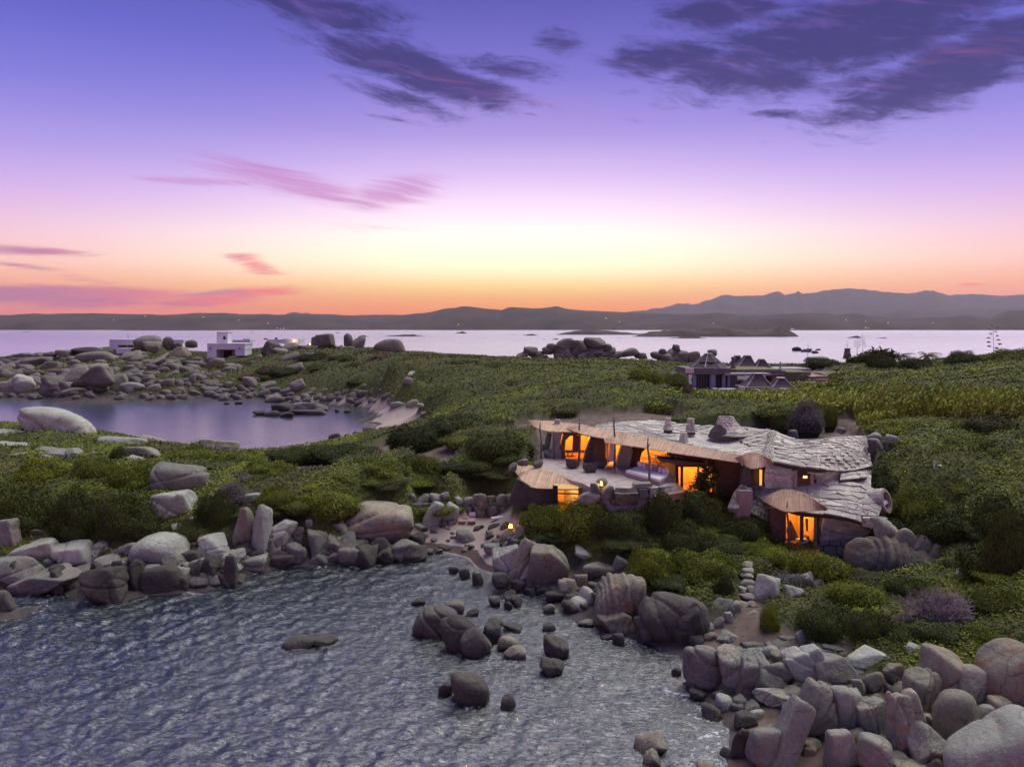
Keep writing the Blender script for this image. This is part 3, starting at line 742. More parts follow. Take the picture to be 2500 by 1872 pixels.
ridge_land('hills', jagp([(-900, 775), (-300, 770), (0, 768), (60, 766), (130, 767), (250, 764), (340, 765), (420, 768), (520, 765), (600, 766), (700, 769), (800, 767), (850, 769), (900, 768), (960, 768), (1000, 767), (1050, 763), (1080, 757), (1130, 752),
    (1180, 755), (1225, 757), (1240, 751), (1252, 749), (1300, 752), (1340, 750), (1358, 747), (1378, 753), (1430, 758), (1500, 760), (1560, 763), (1700, 766), (1900, 770), (2300, 780), (2600, 790), (3000, 800)], 0.9, 4), 5700, 2600, 0.10, 14, 'long dark coast across the strait')
ridge_land('hills', jagp([(1500, 792), (1600, 780), (1700, 772), (1800, 768), (1860, 767), (1900, 765), (1955, 762), (1990, 762), (2030, 767), (2090, 768), (2150, 774), (2220, 777), (2290, 775), (2340, 771), (2370, 777), (2420, 777), (2470, 766), (2500, 764), (2560, 768), (2800, 770), (3300, 775)], 0.8, 5), 5350, 1500, 0.16, 15, 'dark low headland across the strait at the right')
ridge_land('island', jagp([(240, 808), (330, 805), (420, 802), (500, 803), (580, 807), (620, 808)], 0.5, 6), 4600, 300, 0.15, 16, 'dark low point before the far coast', rows=10)
IM = hillmat('island_scrub', (0.05, 0.035, 0.027, 1), (0.10, 0.07, 0.055, 1), 0.02)
ridge_land('island', jagp([(1352, 817), (1375, 812), (1410, 806), (1440, 804), (1490, 807), (1540, 812), (1590, 815), (1610, 818)], 0.7, 7, 8), 1850, 130, 0.18, 17, 'low dark island, the farther one left of centre right', IM, rows=12)
ridge_land('island', jagp([(1535, 822), (1560, 816), (1600, 808), (1640, 804), (1680, 803), (1730, 800), (1790, 801), (1850, 806), (1880, 804), (1902, 798), (1915, 801), (1935, 811), (1952, 822)], 0.9, 8, 8), 1450, 110, 0.2, 18, 'long dark island with a small hump at its right end', IM, rows=14)
for k, (u0, u1, vt, vb) in enumerate([(930, 1052, 815, 821), (1108, 1145, 809, 814), (1270, 1320, 814, 819), (1240, 1262, 815, 817), (2062, 2108, 818, 825), (2130, 2172, 822, 826), (1340, 1370, 825, 829), (1618, 1740, 820, 826), (868, 905, 817, 822), (55, 80, 809, 811), (1500, 1520, 823, 826), (1322, 1333, 826, 829)]):
    d = H * F / (vb - 800)
    mid = (u0 + u1) / 2; w = u1 - u0
    o = ridge_land('islet', jagp([(u0, vb), (u0 + w * .2, vb - (vb - vt) * .5), (mid, vt + .5), (mid + w * .12, vt), (u1 - w * .2, vb - (vb - vt) * .45), (u1, vb)], 0.5, 30 + k, 6), d, d * 0.012 + 8, 0.3, 40 + k, None, IM, None, rows=8, step=1.5, skew=0.4)
    tag(o, ['long flat islet of dark rock, the widest of the islets', 'small humped islet just off the far coast', 'low rock islet between the two pyramids of far water and the island',
            'tiny flat reef left of the low rock islet', 'low peaked islet right of the long island', 'flat thin reef right of the peaked islet', 'flat reef above the boulder pile', 'thin flat reef in front of the long island',
            'small reef left of the widest islet', 'tiny reef far out at the left', 'little reef before the long island', 'very small rock beside the flat reef'][k], 'islet', 'rock islets in the strait')
# ---------------------------------------------------------------- boulders
def boulder_verts(sub, seed, grooves=0, gdir=0.0, gd=0.10, ncut=9, p=9.0, rough=0.045, cuts=0):
    soft = p <= 6; p = p if soft else p * 2.3
    g = np.random.RandomState(seed)
    V = ICO[sub][0]
    n = g.normal(size=(ncut, 3)); n[:, 2] *= 0.9; n /= np.linalg.norm(n, axis=1)[:, None]
    n = np.concatenate([n, [[0, 0, -1], [0, 0, 1], [1, 0, .1], [-1, 0, 0], [0, -1, .1], [0, 1, 0]]])
    n /= np.linalg.norm(n, axis=1)[:, None]
    d = np.concatenate([g.uniform(0.82 if soft else 0.62, 1.04 if soft else 1.0, ncut), [0.95, 1.0, 1.05, 1.05, 1.0, 1.0]])
    q = np.clip(V @ n.T / d, 0, None)
    r = (q ** p).sum(1) ** (-1 / p)
    r = r * (1 + 0.07 * Wav(seed + 1, 12, 1.2, 3.0)(V) + rough * 0.6 * Wav(seed + 2, 26, 4, 12)(V) + rough * 0.22 * Wav(seed + 4, 30, 12, 30)(V))
    if grooves:
        ax = np.array([math.cos(gdir), 0.08 * math.sin(seed), math.sin(gdir)])
        s = V @ ax + 0.035 * Wav(seed + 3, 8, 1.0, 2.4)(V)
        pos_ = np.linspace(-0.66, 0.66, grooves) + g.uniform(-.06, .06, grooves)
        for k, c in enumerate(pos_):
            dd = gd * g.uniform(0.6, 1.2)
            r = r * (1 - dd * np.exp(-((s - c) / 0.038) ** 2) - dd * 0.25 * np.exp(-((s - c) / 0.10) ** 2))
        k = np.searchsorted(np.sort(pos_), s)
        r = r * (1 + 0.028 * g.normal(size=grooves + 2)[k])
    cw = .028 if sub >= 5 else .05
    for c in range(cuts):                               # deep irregular cracks
        ax = g.normal(size=3); ax[1] *= .3; ax /= np.linalg.norm(ax)
        s = V @ ax + 0.10 * Wav(seed + 20 + c, 10, 1.5, 5)(V) - g.uniform(-.45, .45)
        r = r * (1 - 0.10 * np.exp(-(s / cw) ** 2) - 0.03 * np.exp(-(s / 0.09) ** 2) + 0.02 * np.tanh(s * 20))
    P = V * r[:, None]
    lo, hi = P.min(0), P.max(0)
    return (P - (lo + hi) / 2) / ((hi - lo) / 2)
ROCKPOOL = {}
ROCKS = []
def pool_mesh(mname, k, sub=3):
    key = (mname, k, sub)
    if key not in ROCKPOOL:
        me = mesh_np('boulder', boulder_verts(sub, 900 + k, ncut=7 + k % 4, p=7 + k % 3 * 4, rough=0.05), ICO[sub][1]); me.materials.append(M[mname]); ROCKPOOL[key] = me
    return ROCKPOOL[key]
RN = random.Random(12)
def boulder(u0, v0, u1, v1, label, group=None, rot=0.0, mat_='granite', d=None, dmax=None, dmin=24, grooves=0, gdir=0.0, gd=.10, cuts=0, seed=None, name='boulder', deep=0.78, p=9.0, sub=None, cat='boulder', parent=None, over=0.0, sink=0.12, dk=1.0):
    if d and dk: d *= dk
    uc, vc = (u0 + u1) / 2, (v0 + v1) / 2
    if d is None: d = hit(uc, v1, dmax, dmin)
    W = (u1 - u0) * px(d); Hh = (v1 - v0) * px(d)
    ph = math.atan((vc - 800) / F)
    dy = deep * min(W, Hh * 2.2)
    h = math.sqrt(max((Hh * 0.5) ** 2, Hh ** 2 - (dy * math.sin(ph) * 0.9) ** 2)) / math.cos(ph) ** .5
    Dc = d + dy * 0.36
    k = Dc / d
    c = pix(uc, vc + (v1 - v0) * 0.03, Dc)
    a = R(rot)
    # size before the roll so that the rolled ellipsoid fills the measured box
    W *= k; h *= k
    if rot:
        ca, sa = abs(math.cos(a)), abs(math.sin(a))
        A = np.array([[ca * ca, sa * sa], [sa * sa, ca * ca]])
        try:
            s2 = np.linalg.solve(A, [W * W, h * h]); W, h = math.sqrt(max(s2[0], (W * .72) ** 2)), math.sqrt(max(s2[1], (h * .45) ** 2))
        except Exception: pass
    big = (u1 - u0) * (v1 - v0)
    if seed is None: seed = RN.randrange(10000)
    if grooves or cuts or big > 1500 or sub:
        s_ = sub or (5 if (grooves or cuts) and big > 4000 or big > 7000 else 4)
        if not cuts and not grooves and p > 6 and big > 1200: cuts = 1 + seed % 2
        me = mesh_np(name, boulder_verts(s_, seed, grooves, R(gdir), gd, p=p, cuts=cuts), ICO[s_][1]); me.materials.append(M[mat_])
    else: me = pool_mesh(mat_, seed % 9, 2 if d > 150 and (u1 - u0) < 34 else 3)
    o = link(name, me); o.location = c; o.scale = (W / 2, dy / 2, h / 2 * (1 + sink * .5))
    o.location.z -= h * sink * .25
    o.rotation_euler = (RN.uniform(-.12, .12), -a, 0 if (grooves or cuts) else RN.uniform(-.2, .2))
    if label: tag(o, label, cat, group)
    ROCKS.append((big if 'fill' not in (group or '') and 'small stones' not in (group or '') and 'ledge stones' not in (group or '') else 0, o, mat_))
    return o

ORD = ['first', 'second', 'third', 'fourth', 'fifth', 'sixth', 'seventh', 'eighth', 'ninth', 'tenth', 'eleventh', 'twelfth']
def nth(k):
    if k <= 12: return ORD[k - 1]
    return '%d%s' % (k, {1: 'st', 2: 'nd', 3: 'rd'}.get(k % 10 if k not in (11, 12, 13) else 0, 'th'))
def cluster(table, where, group, **kw):
    """rows: u0 v0 u1 v1 [rot] [flags] [| label]; flags g<n> grooves, a<deg> groove direction, c<n> cracks, m<material>, d<dist>"""
    rows = []
    for ln in table.strip().split('\n'):
        L, _, lab = ln.partition('|'); it = L.split()
        opt = dict(kw); u = [float(q) for q in it[:4]]
        for w in it[4:]:
            if w[0] == 'g': opt['grooves'] = int(w[1:])
            elif w[0] == 'a': opt['gdir'] = float(w[1:])
            elif w[0] == 'c': opt['cuts'] = int(w[1:])
            elif w[0] == 'm': opt['mat_'] = 'granite_' + w[1:]
            elif w[0] == 'd': opt['d'] = float(w[1:])
            elif w[0] == 'x': opt['gd'] = float(w[1:])
            elif w[0] == 'p': opt['p'] = float(w[1:])
            else: opt['rot'] = float(w)
        rows.append((u, opt, lab.strip()))
    order = sorted(range(len(rows)), key=lambda i: rows[i][0][0] + rows[i][0][2])
    rank = {i: k + 1 for k, i in enumerate(order)}
    for i, (u, opt, lab) in enumerate(rows):
        w, h = u[2] - u[0], u[3] - u[1]
        if not lab:
            shape = 'long low' if w > 2.1 * h else 'upright' if h > 1.15 * w else 'broad' if w > 1.45 * h else 'rounded'
            lab = '%s boulder, %s from the left %s' % (shape, nth(rank[i]), where)
        boulder(*u, lab, group, **opt)

# --- near left shore: heap at the water's edge
cluster("""
0 1262 50 1345 10|dark slanting boulder at the left edge below the scrub
23 1239 78 1277 -8|wedge-shaped pale rock half under the dark scrub at the left
3 1312 152 1372 9 mpale|long pale slab leaning up to the right, above the smooth block at the left edge
113 1315 236 1382 8 c3 mpale|wrinkled pale boulder with diagonal creases in the left shore heap
-20 1350 117 1432 6 p14|smooth blue-grey block at the left edge of the shore heap
50 1366 202 1450 22 c1|sharp-edged slab tilted up to the right with a split under it
196 1376 310 1476 c3 mdark|big dark squarish boulder with a cross of cracks at the waterline
220 1316 290 1360 -12|flat-topped slab lying beneath the scrub in the left heap
280 1321 347 1358 8|lens-shaped grey slab left of the great pale boulder
310 1306 364 1327 5|small flat slab above the lens-shaped slab
318 1300 463 1386 -4 mpale p6|great smooth pale boulder with a sloping peak in the left shore heap
238 1357 292 1381 mdark|small dark stone wedged above the cross-cracked boulder
288 1356 330 1377 -4|little flat stone tucked left under the great pale boulder
416 1275 460 1331 28 mpale|pointed pale stone standing up behind the great pale boulder
363 1288 417 1318 12 mwarm|pinkish stone behind the peak of the great pale boulder
443 1311 503 1344|grey stone between the pointed stone and the split boulder
476 1303 577 1371 6 c2 mpale|pale boulder split by a straight vertical crack, on a lens-shaped slab
470 1343 596 1402 12 p7|lens-shaped dark slab carrying the split pale boulder
352 1374 452 1448 mdark p6|smooth dark round boulder standing in the water at the left shore
530 1396 580 1432 mdark|low dark rock awash right of the round dark boulder
456 1408 510 1434 mdark|low brownish stone with a crack at the left waterline
-25 1438 41 1492 mdark|purplish rounded stone in the water at the left edge
456 1344 480 1369|small upright stone between the pale boulders of the left heap
438 1370 473 1394|small dark wedge stone under the split pale boulder
590 1356 613 1380|small grey stone right of the lens-shaped slab
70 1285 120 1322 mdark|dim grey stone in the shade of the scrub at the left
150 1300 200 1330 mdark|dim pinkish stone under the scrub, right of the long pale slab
""", 'in the left shore heap', 'boulders of the left shore heap')
for k in range(26):
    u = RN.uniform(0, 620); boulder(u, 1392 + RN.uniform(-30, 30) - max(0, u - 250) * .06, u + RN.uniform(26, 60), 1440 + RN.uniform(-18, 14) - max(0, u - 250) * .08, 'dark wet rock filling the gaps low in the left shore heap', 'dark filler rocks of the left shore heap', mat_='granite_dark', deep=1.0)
for k in range(34):
    u = RN.uniform(-10, 600); v = 1330 + RN.uniform(0, 62) - max(0, u - 300) * .05; s = RN.uniform(44, 84)
    boulder(u, v, u + s, v + s * RN.uniform(.45, .7), 'grey stone wedged in the left shore heap', 'filler rocks of the left shore heap', mat_=RN.choice(['granite', 'granite_pale', 'granite_dark']), rot=RN.uniform(-20, 20), deep=1.0, sink=.5)
for k in range(34):
    u = RN.uniform(600, 1000); v = 1296 + RN.uniform(0, 50); s = RN.uniform(34, 66)
    boulder(u, v, u + s, v + s * RN.uniform(.5, .9), 'dark rock low on the left cliff', 'filler rocks of the left cliff', mat_=RN.choice(['granite', 'granite_dark', 'granite_dark']), deep=1.0, sink=.5)
for k in range(30):
    u = RN.uniform(1200, 1500); v = 1400 + RN.uniform(0, 46) + (u - 1200) * .12; s = RN.uniform(26, 52)
    boulder(u, v, u + s, v + s * .7, 'dark rock at the foot of the striped shore', 'filler rocks of the striped shore', mat_='granite_dark', deep=1.0, sink=.5)
# --- near left cliff to the cove
cluster("""
568 1230 622 1336 4 c1 mwarm p7|tall pale pillar rock with an orange band, left of the pale cliff rock
612 1226 662 1346 -6 mpale p7|tall narrow pale rock with a pink tip, joined to the cliff rock
640 1262 716 1344 -18 c2 mpale|pale sloping cliff rock with a hollow, under the bright scrub
712 1284 742 1338 mdark|small upright grey rock at the foot of the scrub cliff
745 1266 766 1296 mpale|little pale tooth of rock left of the giant orange-topped boulder
745 1290 798 1360 c2|cracked brownish rock stack under the tooth of rock
786 1314 892 1356 -6 mdark c1|long dark wet ledge under the giant orange-topped boulder
812 1219 1014 1330 -4 c2 mwarm p6 g0|giant boulder with an orange-stained top overhanging the dark water
806 1243 840 1281 10 mwarm|egg-shaped stone leaning on the left of the giant boulder
810 1274 850 1306|small stone under the egg-shaped stone beside the giant boulder
610 1338 720 1362 mdark|dark low shelf at the waterline under the pale cliff rocks
850 1330 960 1354 mdark|black wet rock under the overhang of the giant boulder
""", 'on the left cliff', 'rocks of the left cliff')
# --- inland on the left headland
cluster("""
52 993 236 1080 -5 c1 mpale p5|huge whale-backed boulder standing against the bay at the left
-20 1046 88 1084 -4 mpale|low pale slab at the left edge beside the whale-backed boulder
158 1053 228 1082 5|pale flat rock at the right foot of the whale-backed boulder
84 1056 128 1078 8|small grey rock between the two bushes by the whale-backed boulder
-10 1076 82 1106 mpale|broad flat pale rock sheet at the left edge
74 1092 206 1124 -6|long low bedrock ridge sloping right in front of the whale-backed boulder
156 1091 202 1126 8 mpale|angular pale rock with a sharp top on the left headland
194 1102 242 1128|flat-topped pinkish stone right of the angular rock
-10 1105 58 1130 mpale|low pale rock sheet near the left edge in the grass
82 1106 135 1138|mottled flat rock in the grass below the long ridge
112 1128 156 1166 -35|bent rock ending in a knob in the grass
200 1135 266 1174 14 c1|sharp-edged grey rock lying in bright green scrub
139 1167 172 1188|small pale stone in the scrub left of the sharp-edged rock
-10 1171 40 1186 mpale|little pale stone in bright scrub at the left edge
236 1062 350 1104 -7 mpale|broad smooth rock sheet sloping to the bay, right of the whale-backed boulder
275 1060 345 1076 -5|thin flat slab lying on the smooth rock sheet
343 1063 404 1092 -14 mwarm|grey rounded rock with a notch beside the bay
312 1086 402 1130 -6 mwarm|patchy brown-grey outcrop above the largest cracked boulder
288 1110 354 1140 -12|dark bush-draped rock left of the patchy outcrop
330 1126 440 1142 -3 mpale|thin pale rock band behind the dome boulder
455 1069 582 1110 -5 c3 mwarm|rough reddish outcrop at the bay shore
368 1126 512 1212 -8 c2 p6|big grey dome boulder with a peeling shell on the left headland
334 1194 474 1284 10 c2 mpale p7|big angular pale boulder below the dome boulder
333 1180 374 1200 14|small pointed stone left of the dome boulder
558 1203 642 1230 6 mpale|low pale shell of rock half buried in scrub above the cliff
640 1190 690 1206 mpale|flat pale rock in the scrub above the pillar rock
440 1262 478 1292 20 mwarm|small pinkish stone at the foot of the angular pale boulder
60 1083 150 1096 mpale|thin pale rock strip at the foot of the whale-backed boulder
""", 'on the left headland', 'rocks of the left headland')
# --- cove: stones, wall stones behind the sand
cluster("""
1034 1222 1080 1288 -12 mpale p7|leaning oval boulder at the left end of the cove wall
1068 1224 1122 1278 -16 mpale c1|angular pale boulder behind the sun loungers
1112 1291 1164 1324 4 p5|smooth oval grey boulder lying on the sand
1052 1313 1068 1325|small pale stone on the dark weed of the cove
1003 1275 1050 1294 mpale|flat grey rock at the foot of the cove wall, left of the oval boulder
1076 1268 1092 1284|small round stone below the leaning oval boulder
1092 1272 1106 1286|little round stone left of the sun loungers
1224 1294 1262 1316 10 mwarm|brown wedge of rock in front of the beach fire
1256 1280 1284 1322 mwarm|upright stone right of the beach fire
1236 1308 1262 1326|round stone between the beach fire and the striped cliff
1224 1324 1246 1338|small round stone left of the striped cliff
1180 1324 1232 1350 6 mpale|pale broken rock at the edge of the cove sand
1246 1310 1290 1332 mwarm|yellowish rounded stone on top of the striped cliff
1330 1308 1358 1332 mwarm|small ochre knob at the top of the striped cliff
1276 1308 1336 1334 mpale|flat cracked pale capstone on the striped cliff
""", 'in the cove', 'stones of the cove')
for k in range(60):
    u = RN.uniform(1010, 1262); v = RN.uniform(1262, 1345); s = RN.uniform(9, 24)
    boulder(u, v, u + s, v + s * .6, 'small stone on the cove sand', 'filler stones of the cove', mat_=RN.choice(['granite', 'granite_dark', 'granite_warm']), sink=.4)
for k in range(40):
    u = RN.uniform(1100, 2100); v = RN.uniform(900, 990); s = RN.uniform(10, 30)
    boulder(u, v, u + s, v + s * .5, 'rock showing in the scrub of the middle ground', 'filler rocks inland', mat_='granite_pale', dmax=200)
RQ = random.Random(44); tb = []
for j in range(2):
    u = 968
    while u < 1248:
        w = RQ.uniform(20, 40); tb.append('%d %d %d %d %d %s' % (u, 1206 + j * 24 + RQ.uniform(-5, 5), u + w, 1206 + j * 24 + w * RQ.uniform(.7, 1.05), RQ.uniform(-20, 20), RQ.choice(['mpale', 'mwarm', 'p7']))); u += w * .9
cluster('\n'.join(tb), 'of the wall behind the cove', 'stones of the cove wall', d=62.5)
# --- striped cliff at the right of the cove
cluster("""
1200 1326 1272 1400 6 c1 mpale p8 d50.3|left block of the striped cliff beside the cove
1240 1312 1306 1422 -24 mwarm p7 d49.8|slanting ochre-stained rib of the striped cliff
1262 1324 1330 1430 -22 mpale p7 d49.6|second slanting rib of the striped cliff, wedged left of the main block
1284 1326 1390 1458 -4 c2 mwarm p7 d48.8|main block of the striped cliff with a rust-coloured patch
1200 1396 1246 1436 mdark d48.6|dark wet rock under the left block of the striped cliff
1246 1412 1290 1440 mdark d48.6|black wet rock under the slanting ribs
1401 1332 1454 1370 -10 mpale|pale angular rock under the scrub, topmost of the little stack
1418 1368 1500 1412 -3 c1 mwarm p7|pale block with an ochre belly under the angular rock
1494 1356 1532 1394 -30|grey rock half hidden by scrub right of the ochre-bellied block
1556 1331 1590 1356 14|rounded grey rock poking out of the big scrub
1362 1410 1414 1464 6 mwarm p7|broad triangular stone at the foot of the little stack
1398 1398 1436 1440 mwarm p7|upright pear-shaped stone above the violet eggs
1411 1434 1456 1476 -20 mpale p5|upper violet egg-shaped stone
1388 1455 1440 1492 -12 mpale p5|lower violet egg-shaped stone
1370 1459 1391 1481 p5|small round stone left of the lower violet egg
1433 1419 1466 1449 mdark p5|dim round stone above the violet eggs
1447 1393 1580 1524 4 g8 a12 x.08 mwarm p6 |great tapering boulder scored with vertical stripes
1454 1483 1550 1550 -10 g5 a-4 x.09 mwarm p8|barrel-shaped striped boulder at the foot of the tapering boulder
1556 1440 1726 1568 -8 c2 mdark p6|wide shadowed boulder under the scrub right of the tapering boulder
1556 1492 1628 1572 18 c1 mdark|dark wedge leaning between the tapering boulder and the shadowed boulder
1620 1470 1724 1576 20 mdark|dark sloping flank of the shadowed boulder
1727 1456 1792 1492 12|grey slab jutting from the scrub left of the stone steps
1386 1340 1424 1420 mdark d52|dark rock in the gap between striped cliff and the little stack
1340 1440 1372 1470 mdark|dark low rock right of the main striped block
""", 'on the striped shore', 'rocks of the striped shore')
# --- rocks standing in the water
cluster("""
1010 1471 1114 1556 -14 g3 a60 mdark p6|largest of the dark humped rocks in the water, at the left of the group
1080 1494 1170 1592 24 g2 a60 mdark p6|second dark humped rock, leaning against the largest
1126 1533 1196 1604 30 mdark p6|low dark rock at the front of the dark group
1174 1515 1228 1568 mdark p12|block-shaped dark rock right of the leaning rock
1095 1465 1136 1502 mwarm p5|grey egg-shaped stone perched behind the dark rocks
1137 1484 1170 1504 mdark|small greenish stone behind the dark rocks
1213 1548 1268 1588 -10 mwarm p6|brown rounded stone at the right of the dark group
1228 1572 1286 1610 -8 mwarm c1|flat brown cracked stone, lowest of the dark group
1190 1507 1232 1530 -10 mdark|low knobbly reef behind the dark group
1226 1520 1278 1542 -12 mdark|thin low reef trailing right of the dark group
1152 1395 1180 1430 mdark p6|round dark rock off the cove sand
1120 1386 1148 1412 8 mdark|ragged small rock left of the round dark rock
1094 1380 1120 1400 mdark|little black rock farthest out from the cove sand
1326 1550 1392 1610 mdark p12 c1|square black boulder alone in the shallows
1317 1607 1377 1650 -14 mdark|flat-topped black rock below the square black boulder
1100 1630 1196 1722 8 mdark p5|big rounded brown boulder alone in open water
1069 1658 1106 1696 mdark|two-part small rock touching the big rounded boulder
1222 1692 1260 1730 mdark p5|small round dark stone right of the big rounded boulder
1230 1466 1254 1488 mdark|small black stone in the shallows below the striped cliff
1004 1458 1042 1478 mdark|flat black rock awash above the dark group
1192 1456 1222 1480 mdark|string of black stones awash in the cove
1325 1472 1356 1498 mwarm|little brown pyramid rock in the shallows
1324 1518 1358 1540 mdark|low dark stone in the shallows under the brown pyramid
1494 1544 1526 1574 mdark|small upright grey stone at the foot of the barrel boulder
1464 1546 1500 1562 mdark|low black stone left of the small upright grey stone
1410 1508 1450 1530 20 mwarm|slanting pale stone left of the barrel boulder
1546 1792 1626 1840 14 mwarm c1|brown angular rock in the wash at the bottom
1564 1830 1612 1870 12 mwarm|brown stone just below the angular rock in the wash
684 1550 768 1582 8 mdark p6|low hump of rock alone in the open water at the left
750 1546 826 1574 -4 mdark c1|flat cracked rock joined to the low hump in open water
1640 1628 1666 1652 mdark|small black stone in the foam left of the right-hand rocks
1700 1858 1760 1900 mwarm|brown stone cut by the bottom edge of the picture
""", 'in the water', 'rocks standing in the water', sink=.3)
# --- right foreground heap
cluster("""
1668 1562 1768 1690 8 g3 a70 p6|large rounded boulder with a ridge, at the left end of the right-hand heap
1750 1566 1850 1684 12 c2 p7|domed boulder second in the upper row of the right-hand heap
1736 1600 1790 1682 mdark p7|dark narrow boulder between the first two of the upper row
1802 1590 1886 1690 16 p8|stepped boulder third in the upper row
1846 1638 1932 1704 -20 p8|dark triangular block below the upper row
1856 1606 1942 1684 -14 p8|sloping grey block in the middle of the upper row
1884 1588 1942 1630 10 mwarm|rust-sided wedge on top of the upper row
1920 1574 2016 1674 22 mpale p8|pale ridged boulder rising at the centre of the upper row
1982 1594 2090 1674 8 p7 c1|broad creased boulder at the right of the upper row
1856 1573 1904 1607 -14 mpale p4|smooth blue-grey egg stone lying on the upper row
1745 1538 1806 1569 -4|low pointed stone at the foot of the steps
1715 1541 1752 1565 mwarm|small round stone left of the low pointed stone
1680 1546 1718 1580 mdark|dim stone above the ridged boulder
1712 1520 1744 1546 p5|round grey stone below the slab by the steps
1738 1504 1768 1532 p5|round violet stone left of the steps, above another
1765 1492 1790 1520|small stone left of the steps
1776 1464 1810 1500|upright stone flanking the steps at the left
1866 1486 1896 1534 mpale|tall oval stone flanking the foot of the steps at the right
1940 1529 1990 1564 8 mpale p14|pale rectangular block lying alone on the ledge
1844 1404 1904 1470 -16 mpale p8|smooth light boulder right of the steps
1952 1396 1990 1438 20 mpale|pale split rock among grey twigs
1968 1404 1996 1450 30|thin slab leaning in the split rock
1984 1414 2014 1442 24|third leaf of the split rock among the twigs
1916 1430 1962 1470 -10 mpale|pale rock at the foot of the split rock
1842 1674 1946 1728 c2|low creased boulder left of the carved-looking outcrop
1936 1664 2040 1812 -22 c3 p7|creased outcrop face with deep diagonal cracks
2004 1660 2116 1800 18 c3 p7|right half of the creased outcrop, cracked like bark
1880 1704 1984 1866 -26 g2 a20 p7|long leaning boulder with a dark cleft beside it
1824 1758 1924 1872 4 p6|broad rounded boulder at the lower left of the right-hand heap
1984 1730 2024 1780 mpale p5|round pale ball stone held in the creased outcrop
1986 1706 2024 1736 mpale p5|smaller ball stone above the round pale ball
2062 1572 2170 1642 -14 c1 mpale p12|angular pale block lying on the right-hand heap
2104 1636 2156 1690 mwarm p6|ball-like brown stone on the heap below the angular block
2082 1654 2114 1702 16|narrow stone left of the ball-like stone
2158 1618 2210 1674 20 mwarm|small wedge right of the ball-like stone
2206 1566 2270 1614 -28 mpale|pale oblong stone at the top of the heap
2186 1590 2214 1612 mdark|dim small stone in front of the scrub above the heap
2188 1612 2258 1642 -4 mpale|flat pale slab under the pale oblong stone
2244 1582 2356 1716 -14 mwarm p7|large tan boulder with a notched peak in the right-hand heap
2206 1626 2300 1746 -10 mwarm p7|mottled boulder with a pale pointed side, left of the large tan boulder
2334 1622 2424 1726 -8 mwarm p6|tan rounded boulder near the right edge of the heap
2390 1560 2530 1726 -8 c2 mwarm p6|biggest boulder at the right edge, split by a dark slot
2276 1678 2394 1816 12 mwarm p5|smooth egg-like boulder in the middle of the right-hand heap
2384 1720 2430 1780 p6|small grey boulder right of the smooth egg-like boulder
2056 1692 2140 1772 34 mwarm|thin slab leaning up to the right in the heap
2092 1704 2172 1806 14 p10|grey wedge-shaped block pointing down, left of the grooved boulder
2156 1680 2256 1840 10 g4 a20 x.12 mwarm p7|grooved boulder with three deep flutes
2216 1762 2326 1868 14 p12|angular light block with flat faces near the bottom
2070 1776 2122 1826 26 mwarm p5|small oval stone below the grey wedge
2002 1772 2090 1886 18 p7|rough pointed boulder at the bottom of the heap
2092 1790 2188 1886 -6 p6|low boulder at the bottom left of the grooved boulder
2244 1738 2280 1774 mwarm|small knobbed stone between the grooved and egg-like boulders
2310 1730 2600 1960 24 g3 a-50 mpale p5|huge sloping slab filling the bottom right corner
2180 1850 2300 1900 mwarm|flat stone at the very bottom right of the heap
1748 1692 1792 1736 mpale p6|pale lumpy stone at the water's edge below the upper row
1748 1666 1800 1702 mdark|dark stone behind the pale lumpy stone
1682 1680 1732 1712 mdark|flat brown stone awash below the ridged boulder
1782 1770 1832 1852 mdark|black weedy rock left of the broad rounded boulder
1790 1736 1850 1780 mdark|black rock at the waterline above the weedy rock
1690 1640 1730 1690 mdark|small black rock at the foot of the ridged boulder
1824 1728 1866 1758 14 mpale|small tilted grey stone above the broad rounded boulder
2416 1700 2480 1760 mwarm|grey stone at the right edge above the sloping slab
2270 1640 2300 1668 mdark|dark gap stone behind the mottled boulder
2110 1700 2160 1740 mdark|shaded stone behind the grey wedge-shaped block
""", 'in the right-hand heap', 'boulders of the right-hand heap')
for k in range(70):
    u = RN.uniform(1700, 2440); v = 1680 + (u - 1700) * 0.05 + RN.uniform(-55, 140)
    s = RN.uniform(34, 62); boulder(u, v, u + s, v + s * .75, 'shaded stone low in the gaps of the right-hand heap', 'filler stones of the right-hand heap', mat_=RN.choice(['granite', 'granite_dark', 'granite_warm']), sink=1.6, deep=1.0)
# --- ledge and rubble by the steps
for k in range(34):
    u = RN.uniform(1740, 2060); v = 1556 + RN.uniform(-8, 42); s = RN.uniform(30, 66)
    boulder(u, v, u + s, v + s * .3, 'flat pale ledge stone between the steps and the right-hand heap', 'flat ledge stones', mat_=RN.choice(['granite_pale', 'granite']), sink=.8, deep=1.0)
